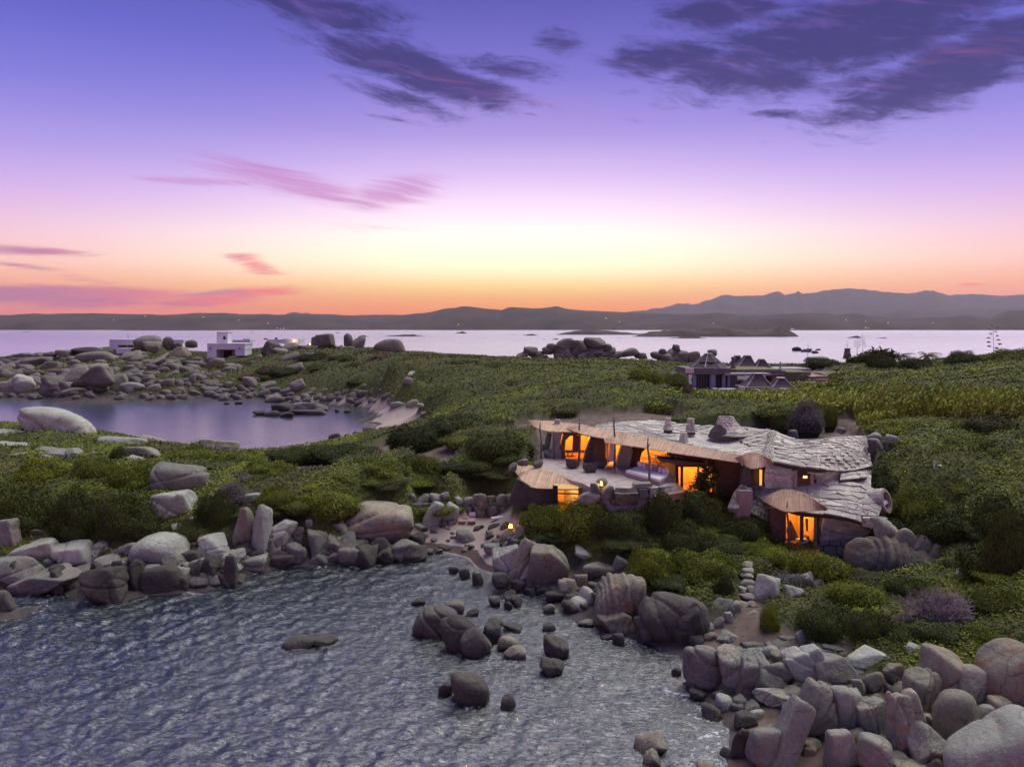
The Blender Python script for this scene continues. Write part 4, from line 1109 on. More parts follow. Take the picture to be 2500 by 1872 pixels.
# --- rocks built into or beside the house
cluster("""
2086 1292 2282 1424 -16 g7 a8 x.10 p6 mwarm d42|ribbed whale-shaped granite outcrop growing out of the house's corner
2134 1268 2200 1326 -24 g2 a30 p6 d43|first fat ring of the caterpillar-like rock right of the house
2178 1286 2240 1342 -30 g2 a30 p6 mwarm d42.6|second ring of the caterpillar-like rock
2220 1308 2272 1364 -36 g1 a30 p6 d42.3|third ring of the caterpillar-like rock
2256 1326 2298 1378 -34 p6 mwarm d42|last small ring of the caterpillar-like rock
2290 1360 2316 1390 mpale|small pale stone past the end of the caterpillar-like rock
2108 1064 2166 1144 4 c1 p7 mwarm d54.5|brown rock face at the upper right end of the stone roof
2150 1060 2198 1118 -14 c1 p7 mpale d54.5|cracked pale knob joined to the upper end of the roof
2168 1070 2262 1132 -24 c1 p6 mpale d54.5|long pale rock sloping right from the upper end of the roof
2110 1054 2150 1080 p6 mpale d55|small rounded crest stone at the end of the stone roof
2172 1119 2216 1144|rounded boulder in the grass right of the brown rock face
2224 1111 2276 1142 12 c1|split angular boulder right of the rounded boulder in the grass
2162 1140 2292 1184 -18 mpale d51|long pale rock strip running down the slope
2280 1170 2344 1200 -10 c1 mpale|low cracked rock at the end of the long pale strip
2342 1176 2370 1198 mwarm|small pink boulder in the grass, last of the slope rocks
2338 1184 2378 1204 -8 mpale|flat rock end below the small pink boulder
2336 1384 2404 1422 -10 c1 mpale|broken pale rock above the dead bush
2442 1392 2466 1412 mpale|lone pale stone in the scrub at the right edge
1922 1048 1948 1072 p5|little grey boulder behind the stone roof
2044 1042 2066 1058 mpale|small rock in the grass behind the stone roof
1328 1098 1372 1126 p6 d59.5|rounded boulder with the lantern at the left end of the terrace
1300 1120 1326 1138 p5 d54.5|small boulder at the left rim of the terrace
1262 1118 1290 1136 p5 d54|small round stone above the lower reed canopy
1240 1128 1262 1148 p5 d54|rounded stone at the left corner of the lower reed canopy
1330 1055 1346 1092 -12 d60.5|slim leaning stone at the far left of the facade
1318 1084 1340 1102 d60.5|stone in the pile left of the facade
1408 1198 1470 1236 -10 c2 d47.6|dark creased boulder beside the lower room, under the terrace
1442 1176 1470 1212 6 d47.6|upright boulder under the terrace rim, left of the lamp
1466 1182 1500 1218 p7 d47.4|pale upright boulder under the terrace rim, below the lamp
1456 1166 1484 1184 p5 d48.6|rounded boulder on the terrace rim behind the lamp
1488 1210 1518 1232 d47.5|stone at the foot of the terrace wall
1386 1145 1424 1160 p5 mpale d54.4|low round stone table top boulder on the terrace
2196 960 2200 968 mpale|tiny pale stone far up the slope
""", 'by the house', 'rocks around the stone house', dk=1.12)
# --- far bay
cluster("""
860 1050 892 1069|left boulder of the pair at the bay's near beach end
886 1040 920 1067 mwarm|rounded boulder, right one of the pair at the bay's near beach end
802 1056 832 1073 mdark|dark boulder awash left of the pair in the bay
841 1059 853 1067 mdark|little dark stone between the pair and the awash boulder
662 983 722 1003 6 mdark|dark left hump of the low reef in the bay
688 980 800 1004 3 c1|broad flat back of the low reef in the bay
616 1002 650 1013 4 mdark|low dark tongue at the left end of the reef
646 1001 686 1015 mdark|second dark tongue of the reef
684 1005 718 1018 mdark|small dark rock before the reef
700 1000 800 1012 mdark|long dark apron of the reef
840 998 857 1008 mdark|dark round stone at the water's edge of the far beach
817 998 828 1006 mdark|tiny dark stone in the bay near the far beach
992 974 1024 996 mwarm|pinkish round boulder at the back of the far beach
952 978 992 997 mpale|pale flat boulder at the back of the far beach
858 978 874 988 mdark|small brown stone on the far beach
1016 984 1060 998 mpale|pale rubble slab right of the round beach boulder
1026 1000 1058 1014 mwarm|low brown rock at the right of the far beach
905 971 926 982|grey stone above the left part of the far beach
573 979 592 987 mdark|little dark rock alone in the bay
545 981 560 987 mdark|smaller dark rock left of the little dark rock in the bay
994 902 1032 922 -8 mpale|pale capped rock standing in the scrub above the beach
983 918 1016 954 16|grey slanting rock beneath the pale capped rock
1058 946 1068 958 mpale|tiny white stone in the scrub above the beach
1370 929 1382 936 mpale|small pale rock in the scrub inland
1396 930 1416 940 mpale|flat pale rock in the scrub inland
1520 954 1552 966 mpale|pale rock in the scrub left of the reeds
660 1000 664 1003 mdark|tiny dark stone at the reef
""", 'at the bay', 'rocks of the bay', dmax=235)
# --- far headland with the white houses
cluster("""
328 817 396 854 4 p5 d240|great dome boulder beside the left white house
350 832 394 860 p6 d234|boulder tucked under the great dome boulder
399 821 428 852 -20 p6 d238|upright horn-shaped boulder right of the great dome
424 834 446 852 d238|small dark boulder right of the horn-shaped boulder
453 829 482 848 p5 d240|rounded boulder between the white houses
418 845 466 888 p14 mwarm d228|square pinkish block boulder below the white houses
188 856 302 896 -2 p5 d224|huge long flat-bottomed boulder below the left white house
297 857 350 896 8 p8 mwarm d224|triangular pink boulder right of the huge long boulder
192 884 262 918 16 p7|lens-shaped boulder leaning below the huge long boulder
100 915 162 964 p7|large pale wedge in the middle of the rocky shore
154 894 218 938 14 p8|big sloping slab left of the tall triangular rock
183 890 284 960 26 p8|tall triangular rock face on the rocky shore
258 912 314 960 p7 mwarm|pink-topped boulder right of the tall triangular face
296 930 358 958 -4 p6 mpale|low smooth pale boulder at the waterline
18 912 88 962 -6 p8 mpale|angular pale boulder near the left edge of the rocky shore
""", 'on the far rocky shore', 'boulders of the far headland', mat_='granite_far', dmax=240)
cluster("""
295 889 342 914
348 866 410 906 32
378 882 426 906 18
283 908 328 930
92 882 156 906
52 870 120 900
-10 886 44 908
30 872 70 892
92 862 138 880
138 853 178 872
172 846 252 866 mdark
106 857 138 870
62 863 92 874
50 891 84 911
70 916 100 936
-10 930 56 966
145 930 190 954
152 945 212 965
210 932 256 958
322 918 346 936
396 923 426 949
423 924 448 944
459 911 479 945
476 904 502 928
449 931 468 947
436 920 452 934
500 904 506 926
640 832 692 870 -20
690 833 726 862 -14
670 846 712 868 -22
686 858 732 886
726 842 780 858
738 859 774 884
770 868 810 876
819 845 866 858
762 812 815 852
762 824 800 846
839 813 862 846
858 819 894 852
622 863 642 882
605 880 624 894
649 892 674 912
700 886 742 913 16
660 908 676 922
592 918 628 948
616 920 636 940
632 929 674 950
709 926 747 960 24
686 950 730 967
630 947 660 970
649 961 690 982
533 957 563 974
490 942 536 962
454 950 490 966
577 937 602 958
560 944 580 962
600 956 630 970
546 930 566 950
796 960 820 974
740 955 770 968
770 958 796 970
872 950 900 972
880 936 896 954
905 972 928 982
850 962 876 976
912 826 990 866 4 p5|huge dome boulder with a hollow side at the right end of the far headland
0 905 30 925
30 900 60 916
120 900 160 920
240 905 270 925
330 940 360 956
360 935 396 956
390 950 420 964
420 945 452 966
""", 'on the far headland', 'boulders of the far headland', mat_='granite_far', dmax=240)
for k in range(190):
    u = RN.uniform(-20, 1040); v = 958 + RN.uniform(-26, 6) + (8 if u > 640 else 0) + (6 if u > 860 else 0); s = RN.uniform(12, 26)
    boulder(u, v, u + s, v + s * .62, 'small pinkish stone in the rubble along the far waterline', 'small stones along the far waterline', mat_='granite_far', dmax=200, sink=.4)
for k in range(170):
    u = RN.uniform(-20, 560); v = 868 + RN.uniform(0, 60); s = RN.uniform(20, 44)
    boulder(u, v, u + s, v + s * .55, 'medium grey stone filling the slope of the far headland', 'fill stones on the slope of the far headland', mat_='granite_far', dmax=236, sink=.5)
for k in range(70):
    u = RN.uniform(-20, 330); v = 850 + RN.uniform(0, 20) + max(0, 180 - u) * .07; s = RN.uniform(24, 50)
    boulder(u, v, u + s, v + s * .42, 'low grey rock along the crest of the far headland', 'fill crest rocks of the far headland', mat_='granite_far', dmax=245, sink=.5)
# --- boulder pile on the middle skyline
cluster("""
1240 868 1266 882
1258 857 1292 878
1278 847 1314 870
1302 856 1328 876
1322 845 1354 864
1334 837 1362 858
1350 844 1396 872
1358 825 1402 852|left of the two top boulders of the skyline pile
1394 829 1434 858
1424 823 1478 846 p14|flat-topped block crowning the skyline pile
1420 838 1486 866
1456 846 1502 872
1470 838 1496 856
1484 856 1522 874
1512 850 1558 872 16|pointed slab at the right end of the skyline pile
1350 860 1390 882
1375 862 1408 884
1383 849 1420 870
1405 856 1440 880
1430 860 1460 880
1300 866 1340 884
1448 864 1490 884
1608 850 1628 866
1622 852 1680 886
1604 862 1650 884
1674 856 1710 884 14
1728 853 1750 868 p6
1548 860 1580 876
1588 858 1612 876
1640 840 1660 858
""", 'in the pile on the middle skyline', 'boulders of the skyline pile', mat_='granite_far', d=232, deep=.9)
for (u0, v0, u1, v1, lab) in [(1934, 846, 1957, 857, 'rounded rock, left of the small group in the strait'), (1954, 850, 1982, 859, 'low rock in the middle of the small group in the strait'),
                              (1982, 856, 1998, 862, 'small dark rock below the small group in the strait'), (1990, 851, 2004, 855, 'flat rock at the right of the small group in the strait'),
                              (840, 818, 852, 824, 'small reef rock left of centre in the strait'), (1958, 870, 2030, 886, 'long low rock on the far shore behind the second villa')]:
    boulder(u0, v0, u1, v1, lab, 'rocks in the strait', mat_='granite_dark' if v1 < 865 else 'granite_far', d=(H * F / (v1 - 800)) if v1 < 880 else 240, sink=.3)

def join_stuff(objs, name, label=None):
    """bakes small countless pieces into ONE object of kind stuff"""
    Vs, Fs, Ms, mats_, base = [], [], [], [], 0
    for o in objs:
        me = o.data; n = len(me.vertices); v = np.empty(n * 3, np.float32); me.vertices.foreach_get('co', v); v = v.reshape(-1, 3)
        Mx = np.array(Matrix.LocRotScale(o.location, o.rotation_euler, o.scale))
        Vs.append(v @ Mx[:3, :3].T + Mx[:3, 3])
        k = len(me.polygons[0].vertices); f = np.empty(len(me.polygons) * k, np.int32); me.polygons.foreach_get('vertices', f)
        Fs.append(f.reshape(-1, k) + base); base += n
        m = me.materials[0]
        if m not in mats_: mats_.append(m)
        Ms.append(np.full(len(Fs[-1]), mats_.index(m), np.int32))
    me = mesh_np(name, np.concatenate(Vs), np.concatenate(Fs), k == 3)
    for m in mats_: me.materials.append(m)
    me.polygons.foreach_set('material_index', np.concatenate(Ms))
    o2 = link(name, me); o2['kind'] = 'stuff'
    if label: o2['label'] = label
    for o in objs: bpy.data.objects.remove(o)
    return o2
ROCKS.sort(key=lambda r: -r[0])
small = [r for i, r in enumerate(ROCKS) if i >= 294 or r[0] == 0]
nearS = [r[1] for r in small if r[1].location.y < 90]; farS = [r[1] for r in small if r[1].location.y >= 90]
join_stuff(nearS, 'rubble', 'small stones and wet rocks filling the near heaps')
join_stuff(farS, 'far_rubble', 'small stones and crest rocks of the far headland')

def wash():
    """foam and disturbed water where the sea meets the standing rocks"""
    me = bpy.data.objects['sea'].data; n = len(me.vertices); v = np.empty(n * 3, np.float32); me.vertices.foreach_get('co', v); v = v.reshape(-1, 3)
    a = np.empty(n, np.float32); me.attributes['shore'].data.foreach_get('value', a)
    for r in ROCKS:
        try: o = r[1]; l, sx, sy = o.location, o.scale[0], o.scale[1]
        except ReferenceError: continue
        if l.y > 75 or l.z > 1.6: continue
        k = (np.abs(v[:, 0] - l.x) < sx * 2.5) & (np.abs(v[:, 1] - l.y) < sy * 2.5)
        q = ((v[k, 0] - l.x) / (sx * 1.35)) ** 2 + ((v[k, 1] - l.y) / (sy * 1.35)) ** 2
        a[k] = np.maximum(a[k], np.exp(-np.clip(q - .6, 0, 9) * 1.6) * 0.95)
    me.attributes['shore'].data.foreach_set('value', a)
wash()
# ---------------------------------------------------------------- vegetation
def quads_at(P, N, size, g, flat=0.5, asp=1.6, droop=0.0):
    """leaf quads at P, roughly facing N"""
    n = len(P)
    D = N + g.normal(size=(n, 3)) * flat; D /= np.linalg.norm(D, axis=1)[:, None]
    A = np.cross(D, g.normal(size=(n, 3))); A /= np.linalg.norm(A, axis=1)[:, None]
    B = np.cross(D, A)
    s = (size * g.uniform(0.6, 1.35, n))[:, None] if np.ndim(size) == 0 or True else size
    A = A * s * asp / 2; B = B * s / 2
    V = np.stack([P - A, P + B * .8, P + A, P - B * .8], 1).reshape(-1, 3)
    Fq = np.arange(n * 4).reshape(n, 4)
    return V, Fq
def shrub_mesh(seed, leaf='leaf_green', n=5200, size=0.05, top=0.8, lobes=12, name='shrub'):
    g = np.random.RandomState(seed)
    L = g.normal(size=(lobes, 3)); L[:, 2] = np.abs(L[:, 2]) * .8; L /= np.linalg.norm(L, axis=1)[:, None]
    lw = g.uniform(0.25, 0.5, lobes)
    def rad(D):
        q = np.zeros(len(D))
        for l, w in zip(L, lw): q = np.maximum(q, np.exp(-((D - l) ** 2).sum(1) / (w * w)))
        return 0.66 + 0.30 * q + 0.07 * Wav(seed + 9, 18, 3, 9)(D)
    D = g.normal(size=(n, 3)); D /= np.linalg.norm(D, axis=1)[:, None]
    D[:, 2] = np.where(D[:, 2] < -0.25, -D[:, 2], D[:, 2])
    r = rad(D) * np.where(g.rand(n) < .7, g.uniform(0.90, 1.03, n), g.uniform(1.0, 1.10, n) + .07 * np.clip(Wav(seed + 5, 20, 6, 14)(D), 0, 2))
    P = D * r[:, None] * [1, 1, top]; P[:, 2] += 0.04
    V, Fq = quads_at(P, D, size, g, 0.75)
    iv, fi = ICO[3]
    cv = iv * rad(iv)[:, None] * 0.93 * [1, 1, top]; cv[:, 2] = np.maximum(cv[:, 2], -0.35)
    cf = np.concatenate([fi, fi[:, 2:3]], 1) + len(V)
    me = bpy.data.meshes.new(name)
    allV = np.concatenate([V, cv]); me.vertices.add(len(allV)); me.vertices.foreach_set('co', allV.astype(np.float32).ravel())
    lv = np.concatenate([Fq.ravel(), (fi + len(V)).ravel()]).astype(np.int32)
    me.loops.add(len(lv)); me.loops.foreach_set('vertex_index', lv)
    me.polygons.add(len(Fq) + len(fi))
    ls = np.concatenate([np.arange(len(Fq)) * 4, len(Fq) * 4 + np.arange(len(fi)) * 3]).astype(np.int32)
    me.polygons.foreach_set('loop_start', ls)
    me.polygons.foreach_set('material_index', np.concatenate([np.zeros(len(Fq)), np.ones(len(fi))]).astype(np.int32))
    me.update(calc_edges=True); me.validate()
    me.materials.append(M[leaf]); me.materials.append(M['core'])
    return me
SH = {'green': [shrub_mesh(100 + i, 'leaf_green', 9500, 0.033) for i in range(4)],
      'dark': [shrub_mesh(120 + i, 'leaf_dark', 9500, 0.032) for i in range(4)],
      'cover': [shrub_mesh(160 + i, 'leaf_cover', 8000, 0.038) for i in range(4)],
      'grey': [shrub_mesh(140 + i, 'leaf_grey', 6000, 0.034, lobes=8) for i in range(2)],
      'rust': [shrub_mesh(150 + i, 'leaf_rust', 3000, 0.05, lobes=8) for i in range(1)]}
KIND = {me.name: k[0] for k, L_ in SH.items() for me in L_}
GN = random.Random(77)
def shrub(u0, v0, u1, v1, kind, label, group=None, d=None, cat='shrub', deep=0.85, dmax=None, sinkd=0.0):
    uc = (u0 + u1) / 2
    if d is None: d = hit(uc, v1, dmax)
    W = (u1 - u0) * px(d); Hh = (v1 - v0) * px(d); ph = math.atan(((v0 + v1) / 2 - 800) / F)
    dy = W * deep
    h = max(Hh * .35, Hh - dy * math.sin(ph) * .55)
    Dc = d + dy * .42
    z = float(ground_h((uc - CX) / F * Dc, Dc)[0])
    top = pix(uc, v0, Dc + dy * .12).z
    hz = max(0.5, h * .95)
    if top - hz * .95 > z + 0.2: zc = top - hz * .95      # grown over the ground's own scrub
    else: zc = z; hz = max(0.5, (top - z))
    o = link('shrub', GN.choice(SH[kind])); o.location = ((uc - CX) / F * Dc, Dc, zc - 0.03 * hz)
    o.scale = (W * .50 / .93, dy * .50 / .93, hz / 0.78); o.rotation_euler = (0, 0, GN.uniform(-.35, .35) + GN.choice((0, math.pi)))
    tag(o, label, cat, group); return o

for row in """
0 1112 170 1200 green|bright green low scrub at the left edge above the dark bank
-60 1238 110 1336 dark|dark scrub overhanging the rocks at the left edge
90 1246 240 1346 dark|dark scrub overhanging the wrinkled pale boulder
225 1244 390 1350 dark|dark scrub overhanging the great pale boulder
370 1262 490 1345 dark|dark scrub in the hollow behind the pointed pale stone
560 1236 700 1300 dark|dark scrub behind the pillar rocks
850 1196 1000 1240 dark|dark scrub right behind the giant boulder
2420 1240 2560 1420 dark|dark scrub mass filling the right edge of the slope
2180 1400 2290 1470 dark|dark scrub at the foot of the caterpillar-like rock
150 1108 280 1190 green|bright green scrub hummock left of the dome boulder
240 1122 385 1212 green|bright scrub hummock touching the dome boulder
-60 1170 130 1320 dark|tall dark scrub bank at the left edge above the shore heap
90 1176 260 1340 dark|dark scrub bank in the middle above the shore heap
220 1180 360 1345 dark|dark scrub bank left of the angular pale boulder
250 1088 322 1140 dark|dark round bush between the pale rocks of the left headland
112 1040 184 1080 dark|dark bush in front of the whale-backed boulder
54 1014 130 1062 dark|dark bush climbing the left of the whale-backed boulder
190 1074 290 1104 green|low green scrub at the foot of the whale-backed boulder
70 1074 200 1104 green|low olive scrub strip left of the pale rocks
460 1196 570 1310 dark|dark bush hanging below the dome boulder
545 1148 640 1192 grey|rounded grey bush on the left headland
510 1176 600 1250 grey|brown-grey twiggy bush beside the dome boulder
385 1086 530 1140 green|yellow-green low scrub behind the dome boulder
500 1096 650 1150 green|yellow-green scrub hummock by the bay shore
560 1118 720 1180 green|green scrub hummock beside the bare soil
420 1160 520 1200 cover|olive scrub right of the dome boulder
640 1086 790 1140 dark|dark green hummock near the bay's near shore
740 1078 930 1136 dark|wide dark hummock by the bay's near shore, before the bare soil
650 1210 790 1300 green|bright green bush on the edge of the cliff
610 1180 720 1262 green|bright bush above the pillar rock
720 1186 880 1300 green|large bright bush left of the giant boulder
740 1140 900 1196 green|green hummock behind the cliff bushes
820 1110 1000 1190 green|broad green hummock in the middle of the headland
960 1100 1090 1176 green|yellow-green hummock beside the bare soil patch
840 1160 980 1222 green|low green scrub above the giant boulder
950 1164 1110 1228 cover|olive scrub above the cove wall
1060 1110 1260 1216 dark|large dark hummock above the cove
1120 1150 1290 1222 dark|dark scrub right above the cove wall
1010 1008 1236 1080 dark|large dark mound in front of the far green slope
920 1036 1110 1110 dark|dark slope scrub right of the far beach
1110 1050 1320 1150 dark|wide dark scrub left of the house
1200 1100 1300 1150 dark|dark bush at the left corner of the terrace
1266 1216 1400 1330 green|bright green bush at the left end of the mass in front of the house
1350 1212 1520 1340 green|green bush in front of the lower room
1440 1226 1600 1346 dark|dark bush in the middle of the mass in front of the house
1560 1190 1690 1330 dark|dark leafy hummock below the terrace wall
1620 1180 1790 1310 dark|dark leafy hummock under the juniper
1450 1200 1620 1270 green|bright top of scrub right below the terrace
1742 1244 1906 1352 dark|dark round clipped-looking bush left of the small pavilion
1600 1260 1760 1370 dark|dark scrub left of the round clipped-looking bush
1735 1158 1808 1224 dark|dense round bush beside the lit window
1522 1332 1660 1450 green|olive green bush above the tapering boulder
1620 1330 1820 1440 green|bright green bush above the stone steps
1640 1300 1860 1370 dark|dark scrub behind the bright bush above the steps
1300 1290 1460 1372 dark|dark scrub hanging over the striped cliff
1450 1300 1600 1380 dark|dark scrub above the ochre-bellied block
1820 1318 1950 1400 green|green bush under the small pavilion
1930 1336 2100 1440 green|green bush at the foot of the round-stone wall
2030 1410 2190 1500 green|bright green bush below the ribbed outcrop
1960 1468 2120 1570 dark|dark scrub below the ribbed outcrop
2090 1480 2210 1580 dark|dark scrub left of the dead bush
1872 1470 1930 1545 green|green bush right of the foot of the steps
1990 1500 2110 1570 dark|dark low scrub behind the angular pale block
1750 1400 1812 1470 dark|dark bush left of the stone steps
1880 1390 2000 1450 grey|grey twiggy bush behind the split rock
1840 1360 1900 1420 grey|grey twiggy bush beside the top of the steps
2092 1132 2240 1230 dark|dense dark green dome bush right of the stone roof
2180 1180 2330 1300 green|green hummock right of the porthole
2230 1230 2420 1360 dark|wide dark hummock right of the caterpillar-like rock
2300 1160 2460 1240 green|green hummock on the right slope below the pink boulder
2380 1200 2540 1330 dark|dark hummock at the right edge
2350 1320 2540 1430 dark|dark low hummock above the dead bush
2380 1420 2540 1520 green|olive scrub at the right edge beside the dead bush
2200 1500 2420 1600 dark|dark low scrub behind the right-hand heap
2380 1520 2540 1600 green|olive low scrub behind the biggest boulder
2270 1060 2460 1130 green|green wave of scrub on the right slope
2120 1020 2300 1070 green|green scrub crest behind the pale knob
2340 1010 2540 1080 dark|dark scrub wave at the right edge
2400 1090 2540 1150 green|bright scrub wave at the right edge
1880 1010 1930 1052 dark|dark spiky shrub behind the roof
1930 980 2024 1056 grey|big rounded grey-violet bush behind the roof
2012 985 2050 1040 green|small green bush beside the grey-violet bush
2150 900 2160 905 green|tiny bush
1516 896 1620 950 green|bright round bush left of the second villa
1600 905 1690 952 green|yellow-green bush at the second villa's left corner
1660 940 1700 985 rust|pinkish oleander bush by the second villa
2110 858 2190 912 dark|dark bushy tree mass left of the palms
2180 872 2290 915 dark|dark tree mass below the palms
1890 848 1960 890 dark|dark scrub dome behind the second villa
1750 836 1800 866 dark|wind-blown dark shrub above the second villa
1800 842 1880 870 dark|second wind-blown dark shrub above the villa
1960 870 2060 905 dark|green scrub at the right behind the second villa
2300 855 2400 900 dark|dark scrub on the right skyline
2400 850 2540 892 green|pale green scrub on the right skyline
""".strip().split('\n'):
    L, _, lab = row.partition('|'); it = L.split()
    if it[4] and lab != 'tiny bush': shrub(*map(float, it[:4]), it[4], lab, 'shrubs of the headland')
# shrubs that nothing tells apart: rolling macchia
def fill_shrubs(n, d0, d1, u0, u1, kinds, label, group, smin, smax, seed, hf=0.42):
    g = random.Random(seed); k = 0; tries = 0; made = []
    while k < n and tries < n * 12:
        tries += 1
        d = math.exp(g.uniform(math.log(d0), math.log(d1))); u = g.uniform(u0, u1); x = (u - CX) / F * d
        z = float(ground_h(x, d)[0]); vv = float(veg_at(np.array([x]), np.array([d]), np.array([z]))[0][0])
        if vv < .9: continue
        s = g.uniform(smin, smax)
        o = link('shrub', g.choice(SH[g.choice(kinds)])); o.location = (x, d, z + 0.15)
        o.scale = (s, s * g.uniform(.7, 1.1), s * hf * g.uniform(.7, 1.3)); o.rotation_euler = (0, 0, g.uniform(0, 6.28))
        made.append(o); k += 1
    made.sort(key=lambda o: o.location.x / o.location.y)
    for i, o in enumerate(made): tag(o, '%s %s, %s from left' % ({'g': 'bright green', 'd': 'dark green', 'c': 'olive green', 'r': 'rusty brown'}[KIND[o.data.name]], label, nth(i + 1)), 'shrub', group)
fill_shrubs(42, 58, 95, -200, 1300, ['green', 'cover', 'dark'], 'scrub cushion on the near left headland', 'scrub cushions on the near left headland', 1.2, 2.6, 1)
fill_shrubs(44, 38, 72, 1500, 2700, ['green', 'dark', 'cover'], 'scrub cushion on the stone house slope', 'scrub cushions around the stone house', 1.2, 2.4, 2)
fill_shrubs(46, 75, 150, 900, 2600, ['green', 'cover', 'dark', 'cover'], 'scrub cushion on the middle ground', 'scrub cushions of the middle ground', 1.8, 4.0, 3)
fill_shrubs(30, 150, 260, 300, 2600, ['dark', 'cover', 'dark'], 'scrub cushion on the far side of the headland', 'scrub cushions of the far side', 2.5, 5.5, 4)
fill_shrubs(22, 192, 222, 420, 980, ['dark', 'rust', 'dark', 'cover'], 'scrub cushion above the far beach', 'scrub on the far bank', 2.5, 5.0, 5, .6)

# scrub blanket following the ground: nobody could count it
def blanket():
    g = np.random.RandomState(8); n = 720000
    d = np.exp(g.uniform(math.log(31), math.log(250), n)); u = g.uniform(-260, 2760, n)
    x = (u - CX) / F * (d + 4); y = d
    z = ground_h(x, y)
    veg, sand, soil, built = veg_at(x, y, z)
    k = g.rand(n) < veg * np.clip((mound_h(x, y) - 0.12) / 0.4, 0.12, 1); x, y, z, veg, d = x[k], y[k], z[k], veg[k], d[k]
    mh = mound_h(x, y)
    zz = z + mh * 0.85 * veg * np.clip(z / 5, .25, 1) + g.uniform(-0.03, 0.16, len(x)) * (1 + d / 120)
    e = 0.25
    dx = (mound_h(x + e, y) - mh) / e; dy = (mound_h(x, y + e) - mh) / e
    N = np.stack([-dx, -dy, np.ones(len(x)) * .8], 1); N /= np.linalg.norm(N, axis=1)[:, None]
    P = np.stack([x, y, zz], 1); s = 0.060 + 0.0012 * d
    D = N + g.normal(size=N.shape) * .42; D /= np.linalg.norm(D, axis=1)[:, None]
    A = np.cross(D, g.normal(size=N.shape)); A /= np.linalg.norm(A, axis=1)[:, None]; B = np.cross(D, A)
    s = (s * g.uniform(.6, 1.3, len(x)))[:, None]
    V = np.stack([P - A * s * .8, P + B * s * .45, P + A * s * .8, P - B * s * .45], 1).reshape(-1, 3)
    me = mesh_np('ground_cover', V, np.arange(len(V)).reshape(-1, 4), False)
    o = link('ground_cover', me, M['leaf_cover']); o['kind'] = 'stuff'; o['label'] = 'low macchia scrub covering the headland'
blanket()

# cane thickets: bunches of tall canes bending with the wind
def cane_mesh(seed, n=118, leaf='leaf_reed'):
    g = np.random.RandomState(seed); V = []; Fs = []
    for i in range(n):
        a, r = g.uniform(0, 6.28), math.sqrt(g.rand()) * .5
        b = np.array([math.cos(a) * r, math.sin(a) * r * .7, 0]); h = g.uniform(.55, 1.0) * (1 - r * .5); lean = np.array([g.normal(.10, .10), g.normal(0, .08), 0])
        w = g.uniform(.012, .020)
        for (t0, l2, ww) in ((0.0, 1.0, w), (g.uniform(.3, .8), .35, w * 1.9), (g.uniform(.4, .9), .3, w * 2.0)):
            p0 = b + lean * t0 ** 2 + [0, 0, h * t0]
            dirv = lean * (1 + t0) + [0, 0, h * .9] if t0 == 0 else np.array([g.normal(.18, .22), g.normal(0, .2), .12])
            if t0: dirv = dirv / np.linalg.norm(dirv) * l2 * .5
            p2 = p0 + dirv; sd = np.cross(dirv, g.normal(size=3)); sd = sd / np.linalg.norm(sd) * ww
            k = len(V); pm = (p0 + p2) / 2 + (np.array([0, 0, .05]) if t0 else 0)
            V += [p0 - sd, p0 + sd, pm + sd, pm - sd, p2 + sd * .2, p2 - sd * .2]; Fs += [[k, k + 1, k + 2, k + 3], [k + 3, k + 2, k + 4, k + 5]]
    me = mesh_np('cane_clump', np.array(V), np.array(Fs), False); me.materials.append(M[leaf]); return me
CM = [cane_mesh(200 + i) for i in range(4)]
GM = [cane_mesh(210 + i, 120, 'leaf_straw') for i in range(2)]
def cane(u, v, hpx, wpx, label, group, d=None, ms=None):
    d = d or hit(u, v, 200); x = (u - CX) / F * d; z = float(ground_h(x, d)[0])
    o = link('cane_clump', GN.choice(ms or CM)); o.location = (x, d, z); o.scale = (wpx * px(d), wpx * px(d), hpx * px(d)); o.rotation_euler = (0, 0, GN.uniform(-.5, .5))
    tag(o, label, 'cane', group); return o
BELT = []; MEAD = []
for i in range(190):
    u = 1590 + i * 4.95 + GN.uniform(-8, 8); t_ = (u - 1600) / 930
    row = i % 3
    BELT.append(cane(u, 1006 - row * 13 + 22 * t_ + GN.uniform(-5, 5), GN.uniform(28, 42) + 40 * min(1, max(0, t_ - .12) * 1.7), GN.uniform(46, 74), 'tall yellow-green cane clump in the windblown belt behind the stone house', 'canes'))
for i in range(44):
    u = GN.uniform(1230, 1620); MEAD.append(cane(u, GN.uniform(935, 985), GN.uniform(16, 32), GN.uniform(30, 50), 'low yellowish grass clump in the meadow left of the second villa', 'grass', ms=GM))
for i in range(26):
    u = GN.uniform(1940, 2560); BELT.append(cane(u, GN.uniform(915, 955), GN.uniform(18, 34), GN.uniform(40, 70), 'pale green cane clump on the slope right of the second villa', 'canes'))
for i in range(16):
    u = GN.uniform(1180, 1640); MEAD.append(cane(u, GN.uniform(878, 905), GN.uniform(10, 22), GN.uniform(26, 50), 'dry grass clump on the skyline meadow', 'grass', ms=GM))
join_stuff(BELT, 'cane_belt', 'windblown belt of yellow-green canes behind the stone house'); join_stuff(MEAD, 'meadow_grass', 'dry yellowish grass clumps in the far meadow')
for i, (u, v) in enumerate([(2120, 1040), (2150, 1036), (2176, 1034)]): cane(u, v, 46, 46, 'yellow-green cane tuft right behind the roof end, %s from the left' % ORD[i], 'cane tufts behind the roof')

